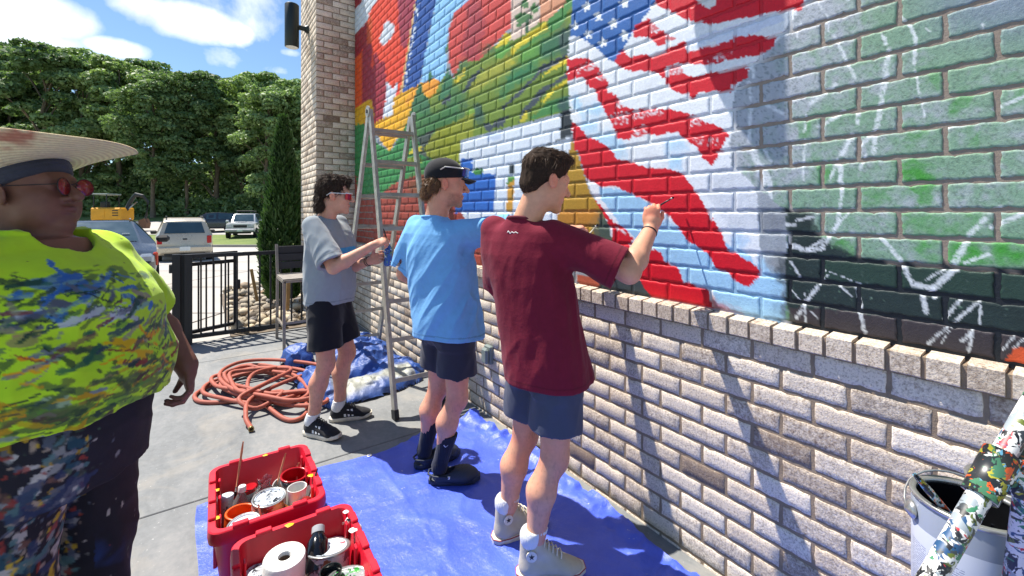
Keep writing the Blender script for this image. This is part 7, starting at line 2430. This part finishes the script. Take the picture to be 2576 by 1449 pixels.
m_inner = simple('dried_black_paint', (16, 17, 20), .6, 0, .3, 20, 0, .2)
def gal(loc, label, body, r=.0835, h=.19):
    t = thing('paint_can', label, 'paint can', loc, 0, 'large paint cans on the stand')
    MB().lathe([(r * .98, 0), (r, .004), (r, h - .01), (r * .985, h)], 40, cap1=False).build('can_body', body, t, angle=40)
    MB().lathe([(r * .985, h - .006), (r * 1.03, h - .004), (r * 1.04, h), (r * 1.02, h + .004), (r * .96, h + .001), (r * .92, h + .003), (r * .90, h - .004), (r * .93, h - .009)], 40, closed=True).build('rim', m_tin, t, smooth=True)
    MB().lathe([(r * .92, h - .006), (r * .955, h - .02), (r * .955, h * .35), (0, h * .35)], 40, cap0=False).build('inner_wall', m_inner, t, angle=50)
    return t
m_label, nt, b = new_mat('can_label')
p = obj_pos(nt)
sx_ = nt.nodes.new('ShaderNodeSeparateXYZ'); nt.links.new(p, sx_.inputs[0])
ang = math_n(nt, 'ARCTAN2', sx_.outputs['Y'], sx_.outputs['X'])
lines = math_n(nt, 'GREATER_THAN', math_n(nt, 'SINE', math_n(nt, 'MULTIPLY', sx_.outputs['Z'], 1500.0)), .25)
brk = tex_noise(nt, 240, 1, .5, p)
txt = math_n(nt, 'MULTIPLY', lines, math_n(nt, 'GREATER_THAN', brk.outputs['Fac'], .42))
colm = math_n(nt, 'GREATER_THAN', math_n(nt, 'SINE', math_n(nt, 'MULTIPLY', ang, 9.0)), -.55)
band = math_n(nt, 'MULTIPLY', math_n(nt, 'LESS_THAN', sx_.outputs['Z'], .105), math_n(nt, 'GREATER_THAN', sx_.outputs['Z'], .012))
txt = math_n(nt, 'MULTIPLY', math_n(nt, 'MULTIPLY', txt, colm), band)
upper = math_n(nt, 'GREATER_THAN', sx_.outputs['Z'], .135)
c0 = mixc(nt, upper, rgba((204, 208, 216)), rgba((150, 158, 172)))
nt.links.new(mixc(nt, math_n(nt, 'MULTIPLY', txt, .6), c0, rgba((70, 80, 120))), b.inputs['Base Color'])
b.inputs['Roughness'].default_value = .35
gpos = at_depth(2440, 1270, .835)
g1_ = gal((gpos.x, gpos.y, tz), 'large grey printed paint can with a black inside, nearest the camera', m_label)
ba = Vector((-.5, .86, 0)).normalized()
# wire bail and its ear
for sg in (-1, 1):
    MB().lathe([(.016, 0), (.018, .004), (.012, .009), (.005, .014), (0, .015)], 16, Matrix.Translation(ba * (sg * .083) + Vector((0, 0, .155))) @ (ba * sg).to_track_quat('Z', 'Y').to_matrix().to_4x4()).build('bail_ear', m_tin, g1_, smooth=True)
side_ = Vector((-ba.y, ba.x, 0))
arc = [ba * (.094 * math.cos(a)) + side_ * (-.085 * math.sin(a)) + Vector((0, 0, .155 + .050 * math.sin(a))) for a in np.linspace(0, math.pi, 15)]
MB().tube(arc, .0022, 6).build('wire_bail', m_tin, g1_, smooth=True)
sdv = Vector((-gpos.x, -gpos.y, 0)).normalized()
MB().box(sdv * .0838 + side_ * .0 + Vector((0, 0, .10)) + Vector((.045, -.022, 0)), (.004, .004, .17)).build('paint_drip', m_paint_blk, g1_)
g2p = at_depth(2540, 1205, .98)
g2p = at_depth(2548, 1215, .99)
gal((g2p.x, g2p.y, .765), 'second paint can with a black rim behind the spattered pole', m_paint_blk, .075, .17)
brush((gpos.x - .01, gpos.y - .01, tz + .12), (gpos.x - .085, gpos.y + .062, tz + .245), 'spattered paintbrush standing in the grey can', .006, m_clamp, group='paintbrushes in the large can')

# ================================================================== TREES
def leaf_mat(name, c0, c1, trans=.35):
    m, nt, b = new_mat(name)
    oi = nt.nodes.new('ShaderNodeObjectInfo')
    n = tex_noise(nt, .9, 3, .6, world_pos(nt))
    f = math_n(nt, 'ADD', math_n(nt, 'MULTIPLY', n.outputs['Fac'], .9), math_n(nt, 'MULTIPLY', oi.outputs['Random'], .35))
    c = ramp(nt, f, [(.35, rgba(c0)), (.85, rgba(c1))])
    nt.links.new(c, b.inputs['Base Color'])
    b.inputs['Roughness'].default_value = .55
    b.inputs['Specular IOR Level'].default_value = .35
    tr = nt.nodes.new('ShaderNodeBsdfTranslucent'); nt.links.new(mixc(nt, 1.0, c, (1.0, 1.15, .55, 1), 'MULTIPLY'), tr.inputs['Color'])
    mx = nt.nodes.new('ShaderNodeMixShader'); mx.inputs[0].default_value = trans
    nt.links.new(b.outputs[0], mx.inputs[1]); nt.links.new(tr.outputs[0], mx.inputs[2])
    nt.links.new(mx.outputs[0], nt.nodes['Material Output'].inputs['Surface'])
    return m
m_leaf = leaf_mat('leaf_green', (88, 114, 74), (150, 172, 118))
m_leaf2 = leaf_mat('leaf_light', (104, 132, 80), (168, 186, 128))
m_ever = leaf_mat('evergreen_spray', (46, 74, 38), (92, 124, 62), .25)
m_bark = simple('bark', (112, 98, 82), .95, 0, .3, 3, .6)

def crown_mesh(name, seed, R_, H0, H1, n_blob, n_leaf, size):
    """leaf clumps spread through a crown between heights H0 and H1"""
    rs = np.random.RandomState(seed)
    B_ = []
    for i in range(n_blob):
        f = rs.uniform(0, 1) ** .8
        z = H0 + (H1 - H0) * f
        rr = R_ * (.45 + .75 * math.sin(math.pi * min(.25 + .68 * f, 1.0))) * math.sqrt(rs.uniform(.12, 1))
        a = rs.uniform(0, 2 * math.pi)
        B_.append((rr * math.cos(a), rr * math.sin(a), z, rs.uniform(.75, 1.6) * R_ * .27))
    B_.append((0, 0, H1 - .4, R_ * .3))
    B_ = np.array(B_)
    k = rs.choice(len(B_), n_leaf, p=B_[:, 3] ** 2 / (B_[:, 3] ** 2).sum())
    d = rs.normal(size=(n_leaf, 3)); d /= np.linalg.norm(d, axis=1)[:, None]
    d[:, 2] = np.where(rs.rand(n_leaf) < .6, np.abs(d[:, 2]), d[:, 2])
    rad = rs.uniform(.55, 1.05, n_leaf) ** .6
    C = B_[k, :3] + d * (B_[k, 3] * rad)[:, None] * np.array([1.15, 1.15, .62])
    nrm = d * .6 + rs.normal(size=(n_leaf, 3)) * .55 + np.array([0, 0, .35]); nrm /= np.linalg.norm(nrm, axis=1)[:, None]
    t = np.cross(nrm, rs.normal(size=(n_leaf, 3))); t /= np.linalg.norm(t, axis=1)[:, None]
    u = np.cross(nrm, t)
    s = size * rs.uniform(.6, 1.3, n_leaf)[:, None]
    V = np.stack([C - t * s, C - u * s * .55 + nrm * s * .15, C + t * s, C + u * s * .55 + nrm * s * .15], 1).reshape(-1, 3)
    F = np.arange(n_leaf * 4).reshape(-1, 4)
    return mesh_np(name, V, F), B_

def trunk_mesh(name, seed, H0, H1, r, B_):
    rs = random.Random(seed)
    mb = MB()
    pts = [(rs.uniform(-.12, .12) * z / 6, rs.uniform(-.12, .12) * z / 6, z) for z in np.linspace(-.4, H1 * .86, 8)]
    mb.tube(pts, [r * (1.25 if i == 0 else 1 - .85 * i / 7) for i in range(8)], 8)
    for (x, y, z, q) in B_[::3]:
        zb = max(H0 * .75, z - 2.5 - .3 * math.hypot(x, y)); f = min(zb / (H1 * .86), .95)
        p0 = Vector((0, 0, zb)); p2 = Vector((x, y, z)); p1 = p0.lerp(p2, .5) + Vector((0, 0, .35))
        mb.tube([p0, p1, p2], [r * .34 * (1 - .5 * f), r * .2, .02], 5)
    return mb.mesh(name, True)

variants = []
for k, (R_, H0, H1, nb_, nl, sz) in enumerate(((3.6, 5.0, 20, 60, 15000, .25), (3.0, 3.8, 18, 52, 13000, .24), (4.0, 5.5, 21, 66, 16000, .26), (2.6, 2.6, 16, 46, 11000, .23), (3.3, 2.4, 19, 60, 15000, .25))):
    cm, B_ = crown_mesh('crown', 30 + k, R_, H0, H1, nb_, nl, sz)
    tm = trunk_mesh('trunk', 60 + k, H0, H1, .26 + .03 * k, B_)
    variants.append((cm, tm, H1))
    tm.materials.append(m_bark)
def tree(x_px, t, top_y, k, label, mat, squeeze=1.0, group='trees of the wood behind the car park'):
    cm, tm, H1 = variants[k]
    s = (x_px - CX) / FOC * t
    z0 = terrain_z(t) - .1
    top = EYE + (HY - top_y) / FOC * t
    sc = (top - z0) / H1
    P0 = fd(s, t, z0)
    tr = thing('tree', label, 'tree', tuple(P0), rg.uniform(0, 6.28), group)
    tr.scale = (sc * squeeze, sc * squeeze, sc)
    c = obj('crown', cm, None, tr); 
    c.material_slots[0].link = 'OBJECT' if len(c.material_slots) else 'DATA'
    c.material_slots[0].material = mat
    obj('trunk', tm, None, tr)
for v in variants: v[0].materials.append(m_leaf)
ordn = ['first', 'second', 'third', 'fourth', 'fifth', 'sixth', 'seventh', 'eighth', 'ninth', 'tenth', 'eleventh', 'twelfth', 'thirteenth', 'fourteenth', 'fifteenth', 'sixteenth']
skyline = lambda x: float(np.interp(x, [-400, 0, 90, 190, 300, 420, 520, 600, 680, 760, 900], [118, 114, 108, 134, 160, 176, 184, 194, 206, 222, 240]))
fr = [-330, -210, -90, 20, 110, 205, 300, 385, 470, 545, 610, 668, 722, 790, 870]
vis = [x for x in fr if 0 <= x <= 757]
for i, x in enumerate(fr):
    t = 53 + (i * 37 % 7)
    lab = 'broad green tree, %s from the left in the front row of the wood' % ordn[vis.index(x)] if x in vis else ('leafy green front-row tree beyond the %s edge of the wood in view, %s one out' % ('near' if x < 0 else 'pier-side', ordn[i % 7])) 
    tree(x, t, skyline(x) + (-4, 30, 12, 40, 2, 22)[i % 6], (i * 3 + 1) % 5, lab, m_leaf2 if i % 4 == 2 else m_leaf, 1.05)
br_ = [-270, -150, -30, 65, 160, 255, 345, 430, 510, 580, 640, 700, 760, 830]
vis2 = [x for x in br_ if 0 <= x <= 757]
for i, x in enumerate(br_):
    lab = 'taller dark tree, %s from the left in the back row of the wood' % ordn[vis2.index(x)] if x in vis2 else ('taller dark back-row tree beyond the %s edge of the wood in view, %s one out' % ('near' if x < 0 else 'pier-side', ordn[i % 7]))
    tree(x, 64 + (i * 29 % 6), skyline(x) + (0, 8, -6, 12)[i % 4], (i * 2) % 5, lab, m_leaf, 1.15)
# understorey thicket at the foot of the wood, one mass
rs = np.random.RandomState(77)
n_leaf = 70000
s_ = rs.uniform(-85, -12, n_leaf); t_ = np.where(rs.rand(n_leaf) < .2, rs.uniform(54.5, 57, n_leaf), rs.uniform(57, 72, n_leaf))
zz = rs.uniform(0, 1, n_leaf) ** 1.3 * np.where(t_ < 57, .30, 1.0) * (6.8 + 3.5 * noise3(np.stack([s_, t_, s_ * 0], 1), .35, 5, 2))
C = np.stack([ST * t_ + CT * s_, CT * t_ - ST * s_, np.interp(t_, [36, 46, 62, 90], [-.15, .55, 1.5, 3.0]) + zz], 1)
nrm = rs.normal(size=(n_leaf, 3)) + np.array([0, 0, .5]); nrm /= np.linalg.norm(nrm, axis=1)[:, None]
t = np.cross(nrm, rs.normal(size=(n_leaf, 3))); t /= np.linalg.norm(t, axis=1)[:, None]; u = np.cross(nrm, t)
sz = rs.uniform(.16, .36, n_leaf)[:, None]
V = np.stack([C - t * sz, C - u * sz * .6, C + t * sz, C + u * sz * .6], 1).reshape(-1, 3)
tag(obj('undergrowth', mesh_np('undergrowth', V, np.arange(n_leaf * 4).reshape(-1, 4)), m_leaf), 'dark leafy undergrowth along the foot of the wood', 'undergrowth', kind='stuff')

# ---- evergreen shrub by the pier
ev = thing('evergreen_shrub', 'tall dark conical evergreen shrub beside the brick pier', 'shrub', (1.13, 8.05, 0))
rs = np.random.RandomState(5)
n_leaf = 15000
f = rs.uniform(0, 1, n_leaf) ** 1.25
hgt = .15 + f * 2.95
prof = np.interp(f, [0, .1, .3, .6, .85, 1], [.20, .31, .35, .24, .11, .02])
a = rs.uniform(0, 2 * math.pi, n_leaf)
lump = 1 + .28 * noise3(np.stack([np.cos(a) * 1.3, np.sin(a) * 1.3, hgt * 1.6], 1), 2.2, 9, 3)
r = prof * lump * rs.uniform(.45, 1.0, n_leaf) ** .5
C = np.stack([r * np.cos(a), r * np.sin(a), hgt], 1)
up = np.stack([np.cos(a) * .45, np.sin(a) * .45, np.ones(n_leaf)], 1) + rs.normal(size=(n_leaf, 3)) * .25
up /= np.linalg.norm(up, axis=1)[:, None]
sd_ = np.cross(up, rs.normal(size=(n_leaf, 3))); sd_ /= np.linalg.norm(sd_, axis=1)[:, None]
ln = rs.uniform(.05, .11, n_leaf)[:, None]; wd = rs.uniform(.010, .022, n_leaf)[:, None]
V = np.stack([C - sd_ * wd, C + sd_ * wd, C + up * ln + sd_ * wd * .4, C + up * ln - sd_ * wd * .4], 1).reshape(-1, 3)
obj('foliage', mesh_np('foliage', V, np.arange(n_leaf * 4).reshape(-1, 4)), m_ever, ev)
MB().tube([(0, 0, -.05), (0.01, 0, 1.2), (0, 0.01, 2.7)], [.05, .035, .008], 7).build('trunk', m_bark, ev, smooth=True)

# ================================================================== VEHICLES
m_tyre = simple('tyre', (24, 24, 25), .85, 0, .2)
m_rim = simple('alloy_wheel', (150, 152, 156), .35, .7, .15)
m_cglass = simple('car_glass', (52, 74, 84), .08, .2, .25, 1.5, 0, .9)
m_red_light = simple('red_lamp', (170, 16, 26), .2, 0, .2)
m_head = simple('head_lamp', (170, 178, 186), .1, .3, .1)
m_plastic_blk = simple('black_plastic', (28, 28, 30), .6, 0, .15)
m_plate = simple('plate', (214, 218, 214), .5, 0, .08)
def paint(name, c, metal=.35): return simple(name, c, .28, metal, .05, 2, 0, .5, coat=.5)

def car(name, label, loc, deg, st, paint_m, wheel_r, wheels, width, glass, parts, cat='car', scale=1.0):
    """st: stations (x, z_sill, z_belt, z_top, w_sill, w_belt, w_top), nose at +x. glass: quads given as (station i, station j) pairs"""
    t = thing(name, label, cat, loc, R(deg), 'cars parked beyond the patio')
    t.scale = (scale,) * 3
    V, F = [], []
    ring = lambda s: [(s[0], -s[4], s[1]), (s[0], -s[5] * 1.0, s[1] * .45 + s[2] * .55), (s[0], -s[5] * .985, s[2]), (s[0], -s[6], s[3] - .03), (s[0], -s[6] * .8, s[3]), (s[0], s[6] * .8, s[3]), (s[0], s[6], s[3] - .03), (s[0], s[5] * .985, s[2]), (s[0], s[5], s[1] * .45 + s[2] * .55), (s[0], s[4], s[1])]
    for s in st: V += ring(s)
    n = 10
    for i in range(len(st) - 1):
        for k in range(n):
            k2 = (k + 1) % n
            F.append((i * n + k, i * n + k2, (i + 1) * n + k2, (i + 1) * n + k))
    F.append(tuple(range(n))[::-1]); F.append(tuple((len(st) - 1) * n + k for k in range(n)))
    body = MB().add(V, F).build('body', paint_m, t, angle=38)
    for (kind, i, j, inset) in glass:
        a, b_ = st[i], st[j]
        if kind == 'side':
            for sg in (-1, 1):
                p = [Vector((a[0], sg * a[5] * .985, a[2])), Vector((b_[0], sg * b_[5] * .985, b_[2])), Vector((b_[0], sg * b_[6], b_[3] - .03)), Vector((a[0], sg * a[6], a[3] - .03))]
                c = sum(p, Vector()) / 4
                q = [c + (v - c) * inset + Vector((0, sg * .012, 0)) for v in p]
                MB().add(q, [(0, 1, 2, 3)]).build('side_window', m_cglass, t)
        else:
            p = [Vector((a[0], -a[6] * .96, a[3] - .01)), Vector((a[0], a[6] * .96, a[3] - .01)), Vector((b_[0], b_[6] * .96, b_[3] - .01)), Vector((b_[0], -b_[6] * .96, b_[3] - .01))]
            c = sum(p, Vector()) / 4
            nn = (p[1] - p[0]).cross(p[3] - p[0]).normalized()
            if nn.z < 0: nn = -nn
            q = [c + (v - c) * inset + nn * .018 for v in p]
            MB().add(q, [(0, 1, 2, 3)]).build(kind, m_cglass, t)
    for x in wheels:
        for sg in (-1, 1):
            M = Matrix.Translation((x, sg * (width / 2 - .10), wheel_r)) @ Matrix.Rotation(R(90), 4, 'X')
            w = MB().lathe([(wheel_r * .62, -.11), (wheel_r * .96, -.11), (wheel_r, -.08), (wheel_r, .08), (wheel_r * .96, .11), (wheel_r * .62, .11)], 24, M).build('tyre', m_tyre, t, angle=40)
            MB().lathe([(wheel_r * .62, -.105), (wheel_r * .5, -.085), (.04, -.10), (0, -.10)], 10, M).build('wheel_rim', m_rim, w)
            MB().lathe([(wheel_r * .62, .105), (wheel_r * .5, .085), (.04, .10), (0, .10)], 10, M).build('wheel_rim', m_rim, w)
            MB().lathe([(wheel_r * 1.14, -.108 if sg < 0 else .108), (wheel_r * 1.02, -.116 if sg < 0 else .116)], 24, Matrix.Translation((x, sg * (width / 2 - .10), wheel_r + .02)) @ Matrix.Rotation(R(90), 4, 'X'), cap0=False, cap1=False).build('wheel_arch', m_plastic_blk, t)
    for (nm, c, d, mat, bev) in parts:
        MB().box(c, d, bev=bev).build(nm, mat, t)
    return t

def ground_at(x, t): 
    s = (x - CX) / FOC * t
    return fd(s, t, terrain_z(t) + .008)

# tan estate: rear to the camera
tan_p = paint('tan_car_paint', (198, 186, 164))
stn = [(-2.35, .42, 1.00, 1.02, .80, .86, .80), (-2.28, .34, 1.06, 1.12, .84, .90, .80), (-2.10, .30, 1.08, 1.62, .86, .91, .66), (-1.9, .30, 1.08, 1.72, .87, .92, .66), (-.4, .30, 1.08, 1.76, .88, .93, .68), (.45, .30, 1.08, 1.70, .88, .93, .66), (1.05, .30, 1.06, 1.10, .88, .92, .74), (2.0, .32, .98, 1.02, .86, .90, .70), (2.35, .42, .82, .86, .78, .82, .64)]
g = ground_at(463, 18.6)
car('parked_car', 'tan estate car parked with its rear toward the patio', tuple(g), 90 + 2, stn, tan_p, .36, (-1.35, 1.4), 1.86,
    [('rear_window', 1, 2, .84), ('side', 3, 4, .86), ('side', 4, 5, .86), ('windscreen', 5, 6, .9)],
    [('tail_lamp', (-2.31, .78, .90), (.12, .16, .30), m_red_light, .02), ('tail_lamp', (-2.31, -.78, .90), (.12, .16, .30), m_red_light, .02), ('bumper', (-2.40, 0, .52), (.16, 1.78, .26), tan_p, .05), ('number_plate', (-2.49, 0, .56), (.02, .34, .16), m_plate, .004),
     ('badge', (-2.36, 0, .93), (.02, .14, .05), m_plastic_blk, .01), ('exhaust_shield', (-2.3, 0, .34), (.2, 1.3, .10), m_plastic_blk, .02), ('door_mirror', (.62, 1.04, 1.12), (.16, .22, .16), m_plastic_blk, .04), ('door_mirror', (.62, -1.04, 1.12), (.16, .22, .16), m_plastic_blk, .04),
     ('roof_rail', (-.8, .60, 1.80), (2.2, .04, .05), m_plastic_blk, .01), ('roof_rail', (-.8, -.60, 1.80), (2.2, .04, .05), m_plastic_blk, .01), ('wiper', (-2.22, .0, 1.20), (.03, .5, .02), m_plastic_blk, .004)], scale=.98)
# dark blue-grey saloon: nose to the camera, half hidden by the watching woman
dk_p = paint('blue_grey_car_paint', (30, 38, 50))
ds = [(-2.35, .42, .80, .84, .78, .82, .62), (-2.1, .30, .98, 1.04, .84, .88, .66), (-1.5, .28, 1.00, 1.10, .86, .90, .66), (-.95, .28, 1.00, 1.42, .87, .91, .56), (-.2, .28, 1.00, 1.47, .88, .92, .58), (.25, .28, 1.00, 1.44, .88, .92, .57), (1.05, .28, .98, 1.02, .88, .92, .70), (1.8, .28, .88, .93, .86, .90, .66), (2.2, .32, .74, .78, .80, .84, .58), (2.35, .40, .62, .66, .66, .70, .46)]
g = ground_at(252, 9.6)
car('parked_car', 'dark blue-grey saloon facing the patio, half hidden behind the straw-hatted woman', tuple(g), -90 + 6, ds, dk_p, .33, (-1.4, 1.45), 1.84,
    [('windscreen', 5, 6, .93), ('side', 4, 5, .84), ('side', 3, 4, .84), ('rear_window', 2, 3, .9)],
    [('lamp_cluster', (2.08, .72, .74), (.34, .22, .18), m_head, .04), ('lamp_cluster', (2.08, -.72, .74), (.34, .22, .18), m_head, .04), ('amber_lamp', (1.86, .86, .72), (.34, .08, .26), simple('amber_red_lens', (196, 70, 44), .2), .02), ('amber_lamp', (1.86, -.86, .72), (.24, .06, .20), MATS['amber_red_lens'], .02),
     ('grille', (2.33, 0, .56), (.06, .80, .16), m_plastic_blk, .02), ('bumper', (2.28, 0, .40), (.18, 1.5, .16), dk_p, .05), ('number_plate', (2.40, 0, .42), (.02, .32, .14), m_plate, .004), ('door_mirror', (.72, 1.04, 1.06), (.16, .24, .15), m_plastic_blk, .05), ('door_mirror', (.72, -1.04, 1.06), (.16, .24, .15), m_plastic_blk, .05), ('roof_rail', (-.4, .50, 1.49), (1.3, .03, .03), m_rim, .01), ('roof_rail', (-.4, -.50, 1.49), (1.3, .03, .03), m_rim, .01), ('permit_sticker', (.79, .42, 1.19), (.02, .12, .02), m_plate, .002)])
# charcoal crossover, side on
ch_p = paint('charcoal_car_paint', (52, 58, 68))
cs = [(-2.25, .42, .98, 1.02, .78, .84, .66), (-2.1, .32, 1.04, 1.30, .84, .88, .62), (-1.7, .30, 1.04, 1.58, .86, .90, .60), (-.5, .30, 1.04, 1.66, .87, .91, .62), (.3, .30, 1.04, 1.60, .87, .91, .60), (1.15, .30, 1.02, 1.08, .87, .90, .72), (1.9, .32, .96, 1.0, .84, .88, .68), (2.25, .42, .78, .82, .70, .76, .56)]
g = ground_at(531, 37.0)
car('parked_car', 'charcoal crossover parked side-on beyond the grass verge', tuple(g), 180 - 35.6 + 28, cs, ch_p, .35, (-1.35, 1.4), 1.84,
    [('side', 2, 3, .84), ('side', 3, 4, .84), ('windscreen', 4, 5, .9), ('rear_window', 1, 2, .85)],
    [('lamp_cluster', (2.05, .66, .80), (.30, .20, .16), m_head, .04), ('lamp_cluster', (2.05, -.66, .80), (.30, .20, .16), m_head, .04), ('tail_lamp', (-2.18, .70, .98), (.12, .16, .20), m_red_light, .02), ('tail_lamp', (-2.18, -.70, .98), (.12, .16, .20), m_red_light, .02), ('door_mirror', (.75, .98, 1.1), (.14, .2, .14), m_plastic_blk, .04), ('door_mirror', (.75, -.98, 1.1), (.14, .2, .14), m_plastic_blk, .04), ('sill_trim', (0, .90, .36), (2.6, .04, .14), m_plastic_blk, .01), ('sill_trim', (0, -.90, .36), (2.6, .04, .14), m_plastic_blk, .01)])
# silver off-roader with roof basket, nose to the camera
sv_p = paint('silver_car_paint', (176, 180, 182))
g = ground_at(617, 32.0)
so = [(-2.2, .50, 1.10, 1.14, .80, .86, .78), (-2.1, .42, 1.14, 1.66, .84, .88, .66), (-1.7, .40, 1.14, 1.76, .86, .90, .66), (-.2, .40, 1.14, 1.78, .86, .90, .66), (.3, .40, 1.14, 1.72, .86, .90, .66), (.85, .40, 1.12, 1.18, .86, .90, .74), (1.85, .44, 1.06, 1.12, .84, .88, .72), (2.2, .52, 1.00, 1.04, .80, .84, .68)]
car('parked_car', 'silver off-road car with a roof basket facing the patio across the verge', tuple(g), -90 - 12, so, sv_p, .38, (-1.3, 1.4), 1.84,
    [('windscreen', 4, 5, .9), ('side', 3, 4, .84), ('side', 2, 3, .86)],
    [('lamp_cluster', (2.2, .62, .88), (.06, .30, .18), m_head, .02), ('lamp_cluster', (2.2, -.62, .88), (.06, .30, .18), m_head, .02), ('grille', (2.21, 0, .88), (.06, .80, .18), m_plastic_blk, .02), ('bumper', (2.28, 0, .60), (.22, 1.76, .22), m_rim, .05), ('number_plate', (2.41, 0, .60), (.02, .34, .15), m_plate, .004), ('skid_plate', (2.2, 0, .44), (.16, 1.3, .14), m_plastic_blk, .02), ('bonnet_scoop', (1.35, 0, 1.17), (.5, .5, .06), sv_p, .02),
     ('roof_basket', (-.7, 0, 1.92), (1.5, 1.1, .10), m_plastic_blk, .02), ('basket_foot', (-.2, .5, 1.83), (.06, .04, .12), m_plastic_blk, .005), ('basket_foot', (-.2, -.5, 1.83), (.06, .04, .12), m_plastic_blk, .005), ('door_mirror', (.55, 1.02, 1.2), (.14, .2, .18), sv_p, .04), ('door_mirror', (.55, -1.02, 1.2), (.14, .2, .18), sv_p, .04), ('mud_flap', (1.05, .86, .36), (.04, .2, .2), m_plastic_blk, .005), ('mud_flap', (1.05, -.86, .36), (.04, .2, .2), m_plastic_blk, .005)])
# mini excavator
g = ground_at(287, 37.5)
ex = thing('excavator', 'yellow mini excavator with folded black arm at the edge of the wood', 'excavator', tuple(g), -TH + R(8)); ex.scale = (.88, 1.0, 1.15)
m_yel = simple('machine_yellow', (226, 158, 32), .45, 0, .1, 3)
m_arm = simple('machine_black', (40, 42, 44), .5, .1, .15, 4)
for sy in (-.75, .75):
    tr = MB().prism([(-1.35, .05), (1.35, .05), (1.6, .3), (1.35, .62), (-1.35, .62), (-1.6, .3)], .42, 1, sy - .21, Matrix(((0, 0, 1, 0), (0, 1, 0, 0), (1, 0, 0, 0), (0, 0, 0, 1))) @ Matrix.Identity(4)).build('track', m_tyre, ex)
MB().box((-.1, 0, 1.28), (2.6, 1.7, .95), bev=.10).build('body', m_yel, ex)
MB().box((-.1, 0, .74), (1.4, 1.2, .18), bev=.04).build('turntable', m_arm, ex)
for i in range(3): MB().box((.75, -.86, 1.18 + i * .18), (.5, .03, .07), bev=.005).build('vent', m_arm, ex)
MB().box((-.6, -.86, 1.35), (.9, .03, .6), bev=.01).build('side_panel', m_yel, ex)
for (x, y) in ((-1.2, -.7), (-.1, -.7), (-1.2, .7), (-.1, .7)): MB().box((x, y, 2.2), (.07, .07, 1.0)).build('canopy_post', m_arm, ex)
MB().box((-.65, 0, 2.74), (1.4, 1.6, .10), bev=.03).build('canopy', m_outlet, ex)
MB().box((-.75, 0, 1.95), (.5, .6, .5), bev=.06).build('seat', m_arm, ex)
MB().tube([(1.0, 0, 1.5), (1.5, 0, 2.3), (1.9, 0, 2.75), (2.6, 0, 2.62)], [.17, .17, .15, .12], 8).build('boom', m_arm, ex, smooth=True)
MB().tube([(2.5, 0, 2.66), (3.0, 0, 2.2), (2.85, 0, 1.2), (2.75, 0, .9)], [.13, .13, .11, .09], 8).build('dipper_arm', m_arm, ex, smooth=True)
MB().tube([(1.3, 0, 1.7), (2.0, 0, 2.2)], .06, 8).build('hydraulic_ram', m_rim, ex, smooth=True)
MB().prism([(2.3, .25), (2.95, .2), (3.05, .6), (2.8, .95), (2.35, .8)], .6, 1, -.3, Matrix(((0, 0, 1, 0), (0, 1, 0, 0), (1, 0, 0, 0), (0, 0, 0, 1)))).build('bucket', simple('rusty_steel', (120, 84, 60), .7), ex)
